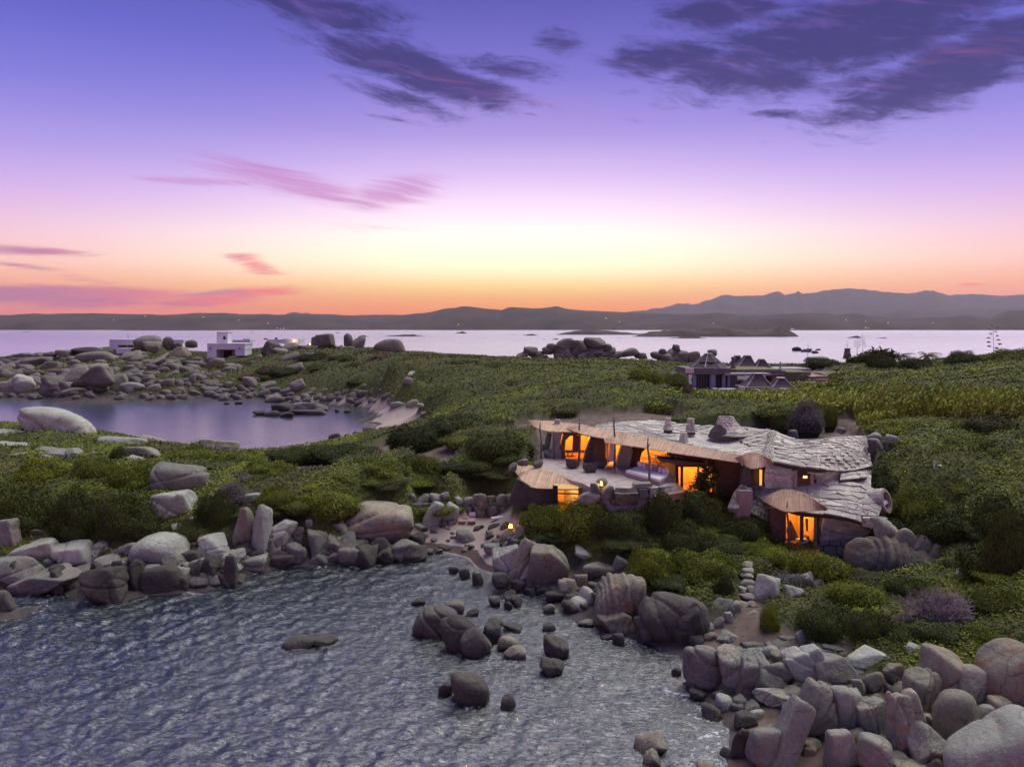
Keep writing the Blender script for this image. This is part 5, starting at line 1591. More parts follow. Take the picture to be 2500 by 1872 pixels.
# bare wind-bent bush: a real branching skeleton
def twig_bush(u0, v0, u1, v1, label, seed, n=900, rad=0.02, mat_='twig', lean=(-.35, 0), name='bare_bush', cat='bush', grow=1.0):
    uc = (u0 + u1) / 2; d = hit(uc, v1); W = (u1 - u0) * px(d); Hh = (v1 - v0) * px(d)
    x0, y0 = (uc - CX) / F * (d + W * .3), d + W * .3; z0 = float(ground_h(x0, y0)[0])
    g = random.Random(seed); root = empty(name, (x0, y0, z0), label, cat)
    tr = MB(); mb = MB(); queue = []
    for k in range(9):
        a = g.uniform(0, 6.28); queue.append((Vector((0, 0, 0)), Vector((math.cos(a) * .8 + lean[0], math.sin(a) * .6, g.uniform(.35, .9))).normalized(), W * .2, rad * 2.2, 0))
    cnt = 0
    while queue and cnt < n:
        p, dr, L, r, lev = queue.pop(0); cnt += 1
        dr2 = (dr + Vector((g.gauss(0, .3), g.gauss(0, .3), g.gauss(0, .25)))).normalized()
        q = p + dr * L * .5; e = q + dr2 * L * .5
        (tr if lev < 2 else mb).tube([p, q, e], [r, r * .8, r * .6], 3, False)
        if lev < 7:
            for j in range(3 if lev < 5 else 2):
                nd = (dr2 + Vector((g.gauss(lean[0] * .2, .55), g.gauss(0, .55), g.gauss(.05, .38)))).normalized()
                queue.append((e if j else q, nd, L * g.uniform(.62, .85), r * .62, lev + 1))
    s = Vector((x0, y0, z0))
    for m_, nm in ((tr, 'stem'), (mb, 'twigs')):
        m_.V = [(v[0] + s.x, v[1] + s.y, v[2] * grow + s.z) for v in m_.V]; m_.done(nm, M[mat_], root, tri=False)
    return root
twig_bush(2200, 1390, 2420, 1560, 'large bare grey-purple bush with bleached branches at the right', 5, 3600, .030)
twig_bush(1890, 1380, 1960, 1440, 'small bare grey bush above the split rock', 6, 500, .014)
twig_bush(2000, 1450, 2060, 1500, 'small bare grey bush right of the split rock', 7, 350, .012)
shrub(2250, 1440, 2400, 1550, 'grey', 'grey-purple undergrowth inside the large bare bush', None)

# small conifer in front of the lit window
def juniper():
    root = empty('juniper_tree', pix(1727, 1225, 56.0), 'dark juniper with layered branches in front of the lit window', 'tree')
    b = root.location; g = np.random.RandomState(4); P = []; N = []
    tr = MB().tube([b, b + Vector((.1, 0, 1.0)), b + Vector((0, .1, 2.3))], [.12, .09, .03])
    for k in range(15):
        h = .6 + k * .13; a = g.uniform(0, 6.28); L = (1.25 - .3 * h) * g.uniform(.7, 1.15)
        e = b + Vector((math.cos(a) * L, math.sin(a) * L, h + .25)); tr.tube([b + Vector((0, 0, h)), e], [.04, .015], 4)
        m = 240; t_ = g.uniform(.25, 1.05, m)[:, None]
        q = np.array(b + Vector((0, 0, h))) * (1 - t_) + np.array(e) * t_ + g.normal(size=(m, 3)) * [.22, .22, .09]
        P.append(q); N.append(np.tile([0, 0, 1.], (m, 1)))
    tr.done('trunk', M['wood'], root, tri=False)
    P = np.concatenate(P); N = np.concatenate(N); V, Fq = quads_at(P, N, .12, g, .5)
    o = link('crown', mesh_np('crown', V - np.array(b), Fq, False), M['leaf_dark'], root)
juniper()

# palms and agaves on the right skyline
def palm(u, v, hpx, d, label, seed):
    b = pix(u, v, d); root = empty('palm_tree', b, label, 'palm tree', 'palms on the skyline'); s = hpx * px(d); g = random.Random(seed)
    MB().tube([b, b + Vector((0, 0, s * .3)), b + Vector((.1, 0, s * .5))], [s * .09, s * .075, s * .08], 8).done('trunk', M['wood'], root)
    fr = MB(); c = b + Vector((.1, 0, s * .5))
    for k in range(46):
        a = g.uniform(0, 6.28); up = g.uniform(.1, 1.1); L = s * g.uniform(.45, .62); wind = Vector((.22, 0, 0))
        pts = [c + Vector((math.cos(a) * L * t, math.sin(a) * L * t, L * (up * t - .75 * t * t))) + wind * L * t * t for t in (0, .25, .5, .75, 1)]
        fr.tube(pts, [s * .007] * 5, 3, False)
        for j in range(26):
            t_ = .15 + .85 * j / 26; i = min(3, int(t_ * 4)); f = t_ * 4 - i; p = pts[i].lerp(pts[i + 1], f); dd = (pts[i + 1] - pts[i]).normalized()
            sd = dd.cross(Vector((0, 0, 1))).normalized() * (1 if j % 2 else -1)
            q = p + sd * s * .09 + dd * s * .06 - Vector((0, 0, s * .05)); fr.add([p, p + dd * s * .018, q], [[0, 1, 2]])
    fr.done('crown', M['leaf_palm'], root, tri=False)
palm(2196, 893, 46, 215, 'wind-blown fan of a palm on the skyline, left of the two', 3)
palm(2262, 892, 46, 215, 'wind-blown palm on the skyline, right of the two', 4)
def agave_stalk(u, v0, v1, label, d=190, n=12, rad=.07):
    b = pix(u, v1, d); t_ = pix(u, v0, d); root = empty('agave_stalk', b, label, 'agave stalk', 'flowering agave stalks'); Lh = (t_ - b).length
    MB().tube([b, b.lerp(t_, .5) + Vector((.08, 0, 0)), t_], [rad, rad * .7, rad * .3], 5).done('stalk', M['twig'], root)
    g = random.Random(int(u)); br = MB()
    for k in range(n):
        f = .42 + .56 * k / n; p = b.lerp(t_, f); a = (k % 2) * math.pi + g.uniform(-.6, .6); L = Lh * .15 * (1.15 - f * .75)
        e = p + Vector((math.cos(a) * L, math.sin(a) * L, L * .35)); br.tube([p, p.lerp(e, .6) - Vector((0, 0, L * .1)), e], rad * .3, 3)
        tu = MB().lathe((e.x, e.y, e.z - .02), [(L * .08, 0), (L * .38, L * .12), (L * .3, L * .22), (L * .05, L * .28)], 7); tu.done('flower_head', M['leaf_dark'], root)
    br.done('branch', M['twig'], root)
agave_stalk(2425, 790, 905, 'tallest flowering agave stalk, alone at the right')
agave_stalk(2092, 822, 872, 'agave stalk, left of the close pair by the chimney', n=10)
agave_stalk(2106, 816, 870, 'agave stalk, right of the close pair by the chimney', n=10)
agave_stalk(2068, 832, 856, 'short agave stalk over the round chimney', n=8, rad=.05)
agave_stalk(2352, 852, 920, 'thin agave stalk among the canes at the right', n=9, rad=.05)
agave_stalk(312, 812, 832, 'small agave stalk above the left white house', d=262, n=8, rad=.08)
def agave(u, v, wpx, label, n=34):
    d = hit(u, v, 200); b = Vector(((u - CX) / F * d, d, float(ground_h((u - CX) / F * d, d)[0]) + .9)); s = wpx * px(d) / 2; root = empty('agave', b, label, 'agave'); g = random.Random(int(u))
    for k in range(n):
        mb = MB(); a = g.uniform(0, 6.28); up = g.uniform(.15, 1.2); dr = Vector((math.cos(a), math.sin(a), up)).normalized(); sd = dr.cross(Vector((0, 0, 1))).normalized() * s * .085
        nrm = sd.cross(dr).normalized() * s * .02; m1 = b + dr * s * .5; e = b + dr * s * g.uniform(.85, 1.1) - Vector((0, 0, s * .12))
        mb.add([b - sd * .6, b + sd * .6, m1 + sd, m1 - sd, e, b - nrm, m1 - nrm * 2], [[0, 3, 2, 1], [3, 4, 2], [0, 5, 6, 3], [5, 1, 2, 6], [3, 6, 4], [6, 2, 4]])
        mb.done('leaf', M['agave'], root)
agave(2246, 958, 44, 'large blue-grey agave rosette in the cane belt')
# spindly wind-bent tamarisks on the skyline
TM = [cane_mesh(230 + i, 260, 'leaf_dark') for i in range(2)]
for i, (u, v, h, w) in enumerate([(2122, 905, 52, 60), (2150, 902, 62, 56), (2145, 878, 50, 40), (2096, 900, 40, 60), (1760, 868, 26, 40), (1772, 866, 22, 40), (1800, 868, 24, 46), (1830, 870, 22, 50), (1860, 872, 20, 46)]):
    cane(u, v, h, w, 'dark wind-bent tamarisk on the skyline, %s from the left' % ORD[[4, 5, 6, 7, 0, 1, 2, 3, 8][i] if False else sorted([2122, 2150, 2145, 2096, 1760, 1772, 1800, 1830, 1860]).index(u)], 'tamarisks on the skyline', d=200 if u > 2000 else 180, ms=TM)
# ---------------------------------------------------------------- the stone house
KH = 1.12                                          # the house stands a little farther out than first surveyed
_pix0, _pz0 = pix, pz
def pix(u, v, d): return _pix0(u, v, d * KH)
def pz(u, v, z): return _pz0(u, v, H - (H - z) * KH)
def Z(z): return H - (H - z) * KH
def patch_fn(rows):
    """rows of (u, v, z) from front/bottom to back/top -> smooth surface point(s, t), s across, t up"""
    G = [[pz(u, v, z) for (u, v, z) in r] for r in rows]
    def cr(P, f):
        n = len(P) - 1; f = min(max(f, 0), 1) * n; i = min(int(f), n - 1); f -= i
        p0 = P[i - 1] if i > 0 else P[0] * 2 - P[1]; p3 = P[i + 2] if i + 2 <= n else P[n] * 2 - P[n - 1]; p1, p2 = P[i], P[i + 1]
        return 0.5 * ((2 * p1) + (p2 - p0) * f + (2 * p0 - 5 * p1 + 4 * p2 - p3) * f * f + (3 * p1 - p0 - 3 * p2 + p3) * f ** 3)
    return lambda s, t: cr([cr(r, s) for r in G], t)
def nrm_at(fn, s, t, e=0.01):
    a = fn(min(s + e, 1), t) - fn(max(s - e, 0), t); b = fn(s, min(t + e, 1)) - fn(s, max(t - e, 0))
    n = a.cross(b); return n.normalized() if n.length > 1e-9 else Vector((0, 0, 1))
def shell(fn, th, name, m, root, ns=40, nt=16, off=-0.05):
    V = []; Fs = []
    for k in (0, 1):
        for j in range(nt + 1):
            for i in range(ns + 1):
                n = nrm_at(fn, i / ns, j / nt); V.append(fn(i / ns, j / nt) + n * (off - k * th))
    q = (ns + 1) * (nt + 1); w = ns + 1
    for j in range(nt):
        for i in range(ns):
            a = j * w + i; Fs += [[a, a + 1, a + w + 1, a + w], [q + a, q + a + w, q + a + w + 1, q + a + 1]]
    for i in range(ns): Fs += [[i, q + i, q + i + 1, i + 1], [nt * w + i, nt * w + i + 1, q + nt * w + i + 1, q + nt * w + i]]
    for j in range(nt): Fs += [[j * w, (j + 1) * w, q + (j + 1) * w, q + j * w], [j * w + ns, q + j * w + ns, q + (j + 1) * w + ns, (j + 1) * w + ns]]
    mb = MB(); mb.V = [tuple(v) for v in V]; mb.F = Fs
    return mb.done(name, m, root, smooth=False, tri=False)
def stones(fn, lw, lh, seed, thick=(.04, .10), tilt=0.05, gap=0.010, s0=0, s1=1, jit=.34, skip=None):
    """irregular flat stones laid on the surface like rough shingles; returns list of (centre, verts, faces)"""
    g = random.Random(seed); out = []
    # arc lengths
    W = sum((fn((i + 1) / 20, .5) - fn(i / 20, .5)).length for i in range(20)); Hh = sum((fn(.5, (i + 1) / 10) - fn(.5, i / 10)).length for i in range(10))
    nx, ny = max(2, round(W / lw)), max(1, round(Hh / lh))
    C_ = {}
    def corner(i, j):        # shared, jittered lattice corner in half-brick units
        if (i, j) not in C_:
            a = 0 if i in (0, 2 * nx) else g.uniform(-jit, jit) * .9
            b = 0 if j in (0, ny) else g.uniform(-jit, jit)
            C_[(i, j)] = ((i / 2 + a * .5) / nx, (j + b) / ny)
        return C_[(i, j)]
    for j in range(ny):
        i = -(j % 2)
        while i < 2 * nx:
            a, c = max(i, 0), min(i + 2, 2 * nx)
            ring = [(a, j)] + ([(a + 1, j)] if c - a == 2 else []) + [(c, j), (c, j + 1)] + ([(a + 1, j + 1)] if c - a == 2 else []) + [(a, j + 1)]
            P = [corner(*k) for k in ring]; i += 2
            cs, ct = sum(p[0] for p in P) / len(P), sum(p[1] for p in P) / len(P)
            if skip and skip(cs, ct): continue
            n = nrm_at(fn, min(max(cs, 0.02), .98), min(max(ct, .02), .98)); pc = fn(cs, ct)
            up = (fn(cs, min(ct + .03, 1)) - fn(cs, max(ct - .03, 0))); up = up.normalized() if up.length > 1e-6 else Vector((0, 0, 1))
            th = g.uniform(*thick); lift = g.uniform(0, tilt); ti = g.uniform(-.03, .03); R_ = []
            for (s, t) in P:
                p = fn(min(max(s, 0), 1), min(max(t, 0), 1)); d = p - pc; L = d.length
                if L > 1e-6: p = pc + d * max(0.3, (L - gap) / L)
                hgt = th - (d.dot(up)) * lift * 1.6 + d.dot(n.cross(up)) * ti
                R_.append(p + n * hgt)
            m = len(R_); tc = pc + n * (th + .012); bot = [p - n * (th + .05) for p in R_]
            V = R_ + bot + [tc]
            Fs = [[k, (k + 1) % m, 2 * m] for k in range(m)] + [[k, k + m, (k + 1) % m + m, (k + 1) % m] for k in range(m)]
            out.append((pc, V, Fs))
    return out
TILES = []                                         # (depth key, owner, stone)
def lay(st, owner, m, name):
    for s in st: TILES.append((s, owner, m, name))

house = empty('stone_house', pz(1700, 1180, 7.0), 'organic low stone house with undulating stone-tiled roof, reed canopies and glowing windows', 'house')
def part(mb, name, m, root=None, **k): return mb.done(name, M[m] if isinstance(m, str) else m, root or house, **k)

# --- roofs
RA = patch_fn([[(1448, 1050, 9.75), (1520, 1064, 9.7), (1620, 1084, 9.6), (1720, 1099, 9.5), (1800, 1113, 9.35), (1880, 1122, 9.2)],
               [(1452, 1043, 9.85), (1520, 1046, 9.8), (1610, 1058, 9.55), (1710, 1074, 9.35), (1800, 1086, 9.4), (1885, 1092, 9.6)],
               [(1456, 1037, 10.0), (1530, 1029, 9.9), (1610, 1027, 9.9), (1700, 1038, 9.9), (1800, 1041, 10.3), (1890, 1052, 10.4)]])
RB = patch_fn([[(1872, 1124, 9.15), (1940, 1137, 8.9), (2010, 1146, 8.7), (2070, 1150, 8.3), (2128, 1138, 8.3)],
               [(1878, 1092, 9.7), (1945, 1102, 9.6), (2020, 1100, 9.6), (2075, 1100, 9.4), (2122, 1106, 9.0)],
               [(1886, 1052, 10.4), (1945, 1072, 9.95), (2010, 1071, 10.0), (2060, 1065, 10.15), (2114, 1064, 10.1)]])
RC = patch_fn([[(1850, 1216, 6.55), (1915, 1240, 6.35), (1965, 1252, 6.25), (2030, 1258, 6.15), (2090, 1270, 5.95), (2128, 1290, 5.5)],
               [(1840, 1200, 6.85), (1915, 1210, 6.9), (1975, 1213, 6.95), (2035, 1216, 6.95), (2100, 1226, 6.85), (2150, 1246, 6.4)],
               [(1838, 1187, 7.1), (1905, 1183, 7.4), (1975, 1178, 7.6), (2035, 1174, 7.75), (2105, 1182, 7.6), (2160, 1206, 7.2)]])
roofA = shell(RA, .32, 'roof', M['mortar'], house, 44, 14)
roofB = shell(RB, .30, 'roof', M['mortar'], house, 34, 14)
roofC = shell(RC, .28, 'roof', M['mortar'], house, 34, 14)
roofA['label'] = 'long undulating main roof of rough stones'; roofC['label'] = 'lower pavilion roof of rough stones'; roofB['label'] = 'upper right roof of rough stones'
def bare(cs, ct):      # the smooth plastered hollow on the main roof
    return ((cs - .66) / .20) ** 2 + ((ct - .42) / .30) ** 2 < 1
lay(stones(RA, 1.0, .70, 1, thick=(.03, .08), tilt=.08, skip=bare, jit=.42), roofA, M['slate'], 'roof_tile'); lay(stones(RA, .62, .5, 41, thick=(.01, .03), tilt=0, gap=.012, jit=.42, skip=lambda a, b: not bare(a, b)), roofA, M['slate'], 'roof_tile')
lay(stones(RB, .95, .50, 2, thick=(.03, .09), tilt=.11, jit=.42), roofB, M['slate'], 'roof_tile')
lay(stones(RC, .95, .50, 3, thick=(.03, .09), tilt=.11, jit=.42), roofC, M['slate'], 'roof_tile')
SM = patch_fn([[(1660, 1112, 9.38), (1720, 1122, 9.3), (1800, 1126, 9.25)], [(1660, 1075, 9.5), (1730, 1085, 9.42), (1815, 1090, 9.55)]])
# ridge over the valley between the two upper roofs
RV = patch_fn([[(1852, 1128, 9.0), (1868, 1124, 9.3), (1885, 1124, 9.15)], [(1868, 1090, 9.6), (1880, 1087, 9.85), (1895, 1092, 9.6)], [(1872, 1046, 10.2), (1886, 1050, 10.5), (1902, 1056, 10.2)]])
lay(stones(RV, .5, .45, 8), roofB, M['slate'], 'roof_tile')
# --- wall under the upper right roof with the arched window (runs down to the lower roof)
WB = patch_fn([[(1868, 1190, 7.3), (1930, 1190, 7.3), (1985, 1190, 7.3), (2050, 1192, 7.25), (2126, 1196, 7.2)],
               [(1866, 1156, 8.3), (1930, 1158, 8.25), (1985, 1166, 8.0), (2050, 1170, 7.8), (2126, 1168, 7.7)],
               [(1872, 1126, 9.05), (1940, 1139, 8.8), (2010, 1148, 8.6), (2070, 1152, 8.2), (2132, 1142, 8.1)]])
def arch_hole(u0, u1, vt, vb):
    def f(cs, ct, fn=None): return False
    return f
wallB = part(MB(), 'wall', 'mortar') if False else shell(WB, .35, 'wall', M['mortar'], house, 30, 8)
def near_win(cs, ct):
    p = WB(min(max(cs, 0), 1), ct); u, v = proj(p.x, p.y, p.z); return 1942 < u < 1984 and 1132 < v < 1190
lay(stones(WB, .62, .42, 4, thick=(.04, .09), skip=near_win), wallB, M['slate'], 'wall_stone')
def slabz(mb, P, z_or_d, th, usez=False): return mb.slab([pix(u, v, z_or_d) for u, v in P], th)
def arch_pts(u0, u1, vt, vs, vb, n=10):
    """arched outline: springing at vs, crown at vt, base vb"""
    P = [(u0, vb), (u0, vs)] + [((u0 + u1) / 2 - (u1 - u0) / 2 * math.cos(math.pi * k / n), vs - (vs - vt) * math.sin(math.pi * k / n)) for k in range(1, n)] + [(u1, vs), (u1, vb)]
    return P
def ring(u0, u1, vt, vs, vb, w, d, th, name, m, root):
    A = arch_pts(u0 - w, u1 + w, vt - w, vs, vb); B = arch_pts(u0, u1, vt, vs, vb); mb = MB()
    for (a, b, c, e) in zip(A, A[1:], B[1:], B): mb.slab([pix(*q, d) for q in (a, b, c, e)], th)
    return part(mb, name, m, root)
wd = min(WB(.5, t_ / 10).y for t_ in range(8)) / KH - .05
win = ring(1946, 1980, 1136, 1160, 1190, 7, wd, .5, 'window', 'plaster', house); win['label'] = 'small arched window in the upper right wall'
part(MB().slab([pix(u, v, wd + .22) for u, v in arch_pts(1946, 1980, 1136, 1160, 1190)], .05), 'shutter', 'brownwall', win)
part(MB().slab([pix(u, v, wd + .17) for u, v in arch_pts(1961, 1971, 1150, 1154, 1167)], .03), 'pane', plain('lit_small_pane', (1, .6, .2), .5, 0, 1, 0, 0, (1, .50, .13), 1.6), win)
# --- lower pavilion walls
WD = patch_fn([[(2004, 1318, 4.15), (2040, 1316, 4.2), (2075, 1316, 4.25), (2112, 1312, 4.35)], [(2006, 1285, 5.2), (2045, 1290, 5.0), (2085, 1295, 4.95), (2124, 1296, 4.9)], [(2012, 1256, 6.1), (2045, 1262, 6.0), (2085, 1270, 5.9), (2130, 1284, 5.5)]])
wallD = shell(WD, .35, 'wall', M['mortar'], house, 14, 8)
lay(stones(WD, .62, .38, 5, thick=(.05, .11), tilt=.12), wallD, M['slate'], 'wall_stone')
WE = patch_fn([[(2004, 1372, 2.7), (2045, 1382, 2.5), (2085, 1392, 2.3), (2125, 1400, 2.1)], [(2000, 1340, 3.6), (2045, 1344, 3.5), (2085, 1346, 3.45), (2122, 1350, 3.4)], [(2002, 1314, 4.25), (2040, 1314, 4.25), (2080, 1314, 4.3), (2118, 1312, 4.35)]])
wallE = shell(WE, .5, 'base_wall', M['mortar'], house, 14, 8)
lay(stones(WE, .72, .62, 6, thick=(.05, .12), tilt=0, gap=.05), wallE, M['wallstone'], 'wall_stone')
# stair flank wall with rounded stones left of the pavilion
WF = patch_fn([[(1812, 1244, 6.0), (1840, 1256, 5.7), (1870, 1272, 5.3), (1912, 1290, 4.9)], [(1822, 1212, 6.6), (1850, 1225, 6.35), (1880, 1238, 6.05), (1912, 1248, 5.9)], [(1836, 1184, 7.25), (1860, 1192, 7.1), (1885, 1208, 6.7), (1912, 1228, 6.3)]])
wallF = shell(WF, .4, 'wall', M['mortar'], house, 14, 8)
lay(stones(WF, .46, .42, 7, thick=(.05, .11), tilt=0, gap=.04, jit=.42), wallF, M['wallstone'], 'wall_stone')
WG = patch_fn([[(1776, 1240, 6.2), (1790, 1242, 6.2), (1804, 1242, 6.2)], [(1790, 1208, 6.9), (1800, 1212, 6.8), (1808, 1216, 6.7)], [(1808, 1184, 7.5), (1816, 1184, 7.5), (1822, 1186, 7.4)]])
wallG = shell(WG, .3, 'parapet', M['plaster'], house, 8, 6); lay(stones(WG, .42, .4, 9, thick=(.04, .08), tilt=0, jit=.4), wallG, M['wallstone'], 'wall_stone')
for k in range(7):
    a = pz(1800 + k * 1.2, 1242 - k * 7, 6.1 + k * .2); part(MB().box((a.x + .45, a.y + .35, a.z - .45), (1.0, .5, .95)), 'step', 'plaster', house)
part(MB().lathe(pz(1826, 1194, 7.15), [(.26, 0), (.3, .05), (.3, .1), (.05, .12)], 14), 'basin', 'white', house)
# pavilion door
dd = 46.9
door = empty('door', pix(1955, 1318, dd), None, None, None, house); door.location = door.location - house.location; door['label'] = 'wide glazed door of the small pavilion, lit from inside'
def pb(u0, v0, u1, v1, d, th): return MB().slab([pix(u0, v1, d), pix(u0, v0, d), pix(u1, v0, d), pix(u1, v1, d)], th)
def rel(o, e):                        # keep world coordinates under a nested empty
    return o
def under(mb, name, m, e):
    return part(mb, name, m, e)
for (a, b) in ((1914, 1919), (1954, 1962), (1996, 2001)): under(pb(a, 1246, b, 1322, dd, .12), 'frame', 'wood', door)
under(pb(1919, 1242, 1996, 1248, dd - .01, .14), 'lintel', 'wood', door)
for (a, b) in ((1919, 1954), (1962, 1996)): under(pb(a, 1248, b, 1320, dd + .05, .02), 'pane', 'glassy', door)
part(pb(1880, 1240, 1915, 1330, dd + .05, .35), 'wall', 'brownwall'); part(MB().slab([pix(2001, 1330, dd), pix(2001, 1244, dd), pix(2014, 1250, dd), pix(2004, 1280, dd - .1), pix(2010, 1330, dd)], .4), 'wall', 'plaster')
# rooms: real boxes of ochre plaster with a warm lamp in each
def room(u0, u1, d0, d1, z0, z1, power, lamps, name='room'):
    d0, d1, z0, z1 = d0 * KH, d1 * KH, Z(z0), Z(z1)
    x0, x1 = (u0 - CX) / F * d0, (u1 - CX) / F * d0; mb = MB(); e = .12; xm, ym, zm = (x0 + x1) / 2, (d0 + d1) / 2, (z0 + z1) / 2
    mb.box((xm, d1, zm), (x1 - x0 + 2 * e, e, z1 - z0)); mb.box((x0, ym, zm), (e, d1 - d0 - e, z1 - z0)); mb.box((x1, ym, zm), (e, d1 - d0 - e, z1 - z0))
    r = part(mb, name, 'roomwall'); part(MB().box((xm, ym, z0 - .06), (x1 - x0 + .3, d1 - d0, .11)), 'floor', 'terracotta'); part(MB().box((xm, ym, z1 + .05), (x1 - x0 + .1, d1 - d0, .1)), 'ceiling', 'roomwall')
    for k in range(lamps):
        l = bpy.data.objects.new('room_lamp', bpy.data.lights.new('room_lamp', 'POINT')); C.objects.link(l)
        l.location = (x0 + (x1 - x0) * (k + .5) / lamps, d0 + (d1 - d0) * .45, z1 - .35); l.data.energy = power; l.data.color = (1.0, .50, .11); l.data.shadow_soft_size = .15
room(1917, 2003, dd + .1, dd + 3.2, 3.85, 6.1, 150, 1)
part(MB().slab([pz(1885, 1330, 3.85), pz(1880, 1348, 3.85), pz(1935, 1356, 3.85), pz(1998, 1352, 3.85), pz(2006, 1322, 3.85), pz(1920, 1318, 3.85)], .35, (0, 0, -1)), 'terrace_floor', 'terracotta')
for k in range(3):      # things seen inside the pavilion: bed canopy and chair
    pass
# porthole dormer
pc = pix(2156, 1224, 46.6); ax = Vector((.62, -.72, .28)).normalized()
aa = ax.cross(Vector((0, 0, 1))).normalized(); bb = aa.cross(ax)
def tubep(r0, r1, l0, l1, n=20):
    mb = MB(); V = []
    for (r, l) in ((r0, l0), (r0, l1), (r1, l1), (r1, l0)):
        for k in range(n): an = 6.28318 * k / n; V.append(pc + ax * l + (aa * math.cos(an) * .95 + bb * math.sin(an) * 1.1) * r)
    return mb.add(V, [[i * n + k, ((i + 1) % 4) * n + k, ((i + 1) % 4) * n + (k + 1) % n, i * n + (k + 1) % n] for i in range(4) for k in range(n)])
dor = part(tubep(.80, .62, -1.6, .30), 'porthole', 'plaster'); dor['label'] = 'round porthole dormer rimmed with plaster'
n = 20; part(MB().add([pc + ax * -.15] + [pc + ax * -.15 + (aa * math.cos(6.28318 * k / n) * .95 + bb * math.sin(6.28318 * k / n) * 1.1) * .63 for k in range(n)], [[0, k + 1, (k + 1) % n + 1] for k in range(n)]), 'pane', plain('porthole_pane', (.30, .32, .38), .3, .1, 1), dor)
part(MB().slab([pc + ax * .05 + aa * a * .55 + bb * (b - .12) for a, b in ((-.9, -.06), (.6, -.14), (.9, .06), (-.3, .2))], .1, ax), 'sill', 'white', dor)
def dome_fn(s, t):
    an = math.pi * (0.02 + .96 * (1 - s)); l = -1.9 + 2.15 * (1 - t)
    return pc + ax * l + (aa * math.cos(an) * .95 + bb * math.sin(an) * 1.1) * .84
DFN = lambda s, t: dome_fn(1 - s, 1 - t)
q = nrm_at(DFN, .5, .5)
if q.z < 0: DFN = lambda s, t: dome_fn(s, 1 - t)
lay(stones(DFN, .5, .36, 10, thick=(.02, .05), tilt=.05), dor, M['slate'], 'roof_tile')
# dark slab standing in for the shadowy gap; stone ledge beside the pavilion roof
part(MB().slab([pix(u, v, 46.6) for u, v in ((2098, 1268), (2118, 1262), (2152, 1276), (2150, 1292), (2108, 1290))], 1.6), 'wall', 'mortar')
RL = patch_fn([[(2104, 1282, 5.7), (2130, 1288, 5.6), (2156, 1286, 5.6)], [(2106, 1262, 6.3), (2135, 1262, 6.3), (2166, 1264, 6.2)]])
shell(RL, .2, 'roof', M['mortar'], house, 6, 3); lay(stones(RL, .5, .3, 12), roofC, M['slate'], 'roof_tile')
RM = patch_fn([[(2050, 1172, 7.9), (2090, 1168, 7.9), (2118, 1166, 7.9)], [(2052, 1156, 8.2), (2090, 1152, 8.2), (2122, 1152, 8.2)]])
shell(RM, .25, 'ledge', M['mortar'], house, 6, 3); lay(stones(RM, .9, .5, 13), roofB, M['slate'], 'roof_tile')
# end wall of the upper right wing (blue-grey small stones)
WH = patch_fn([[(2086, 1146, 8.2), (2105, 1146, 8.1), (2128, 1138, 8.2)], [(2092, 1120, 8.8), (2104, 1116, 8.8), (2116, 1112, 8.9)], [(2104, 1092, 9.4), (2107, 1090, 9.45), (2112, 1090, 9.5)]])
WH2 = lambda s, t: WH(s, t) - Vector((0, .25, -.02))
shell(WH2, .3, 'wall', M['mortar'], house, 8, 6); lay(stones(WH2, .34, .3, 14, thick=(.03, .06), tilt=0, jit=.4), wallB, M['wallstone'], 'wall_stone')

# --- chimneys on the roof
def chimney(u, vt, vb, wt, wb, z, label, seed, peak=False):
    b = pz(u, vb, z); s = px(b.y); h = (vb - vt) * s; b.z -= .12; c = part(MB().lathe((b.x, b.y, b.z - .25), [(wb * s / 2 * .93, 0), (wb * s / 2 * .8, h * .35), (wt * s / 2 * .95, h * .8 + .25), (wt * s / 2 * .95, h + .2)], 10), 'chimney', 'mortar'); c['label'] = label
    fn = lambda a, t: Vector((b.x, b.y, b.z)) + Vector((math.cos(3.3 + a * 5.9) * 1, math.sin(3.3 + a * 5.9), 0)) * ((wb * s / 2) * (1 - t) ** 1.5 + (wt * s / 2) * (1 - (1 - t) ** 1.5)) + Vector((0, 0, h * t)) + (Vector(((1 - t) ** 2 * .55, 0, 0)) if peak else Vector((0, 0, 0)))
    lay(stones(fn, .36 if not peak else .55, .26 if not peak else .36, seed, thick=(.02, .06), tilt=.03, gap=.02), c, M['slate'], 'wall_stone')
    if not peak:
        part(MB().lathe((b.x, b.y, b.z + h - .02), [(wt * s / 2 * 1.25, 0), (wt * s / 2 * 1.3, .05), (wt * s / 2 * 1.05, .09), (.02, .1)], 10), 'cap', 'granite_pale', c)
chimney(1361, 1022, 1034, 13, 18, 9.9, 'squat round chimney at the far left of the roof', 21)
chimney(1631, 1018, 1046, 12, 24, 9.9, 'tapering chimney with a flat cap, left of the pair', 22)
chimney(1686, 1019, 1051, 15, 26, 9.9, 'tapering chimney with a flat cap, right of the pair', 23)
chimney(1669, 1053, 1075, 14, 24, 9.6, 'lone chimney lower on the roof', 24)
chimney(1772, 1013, 1056, 34, 96, 10.0, 'wide stone-clad peak rising from the ridge', 25, True)

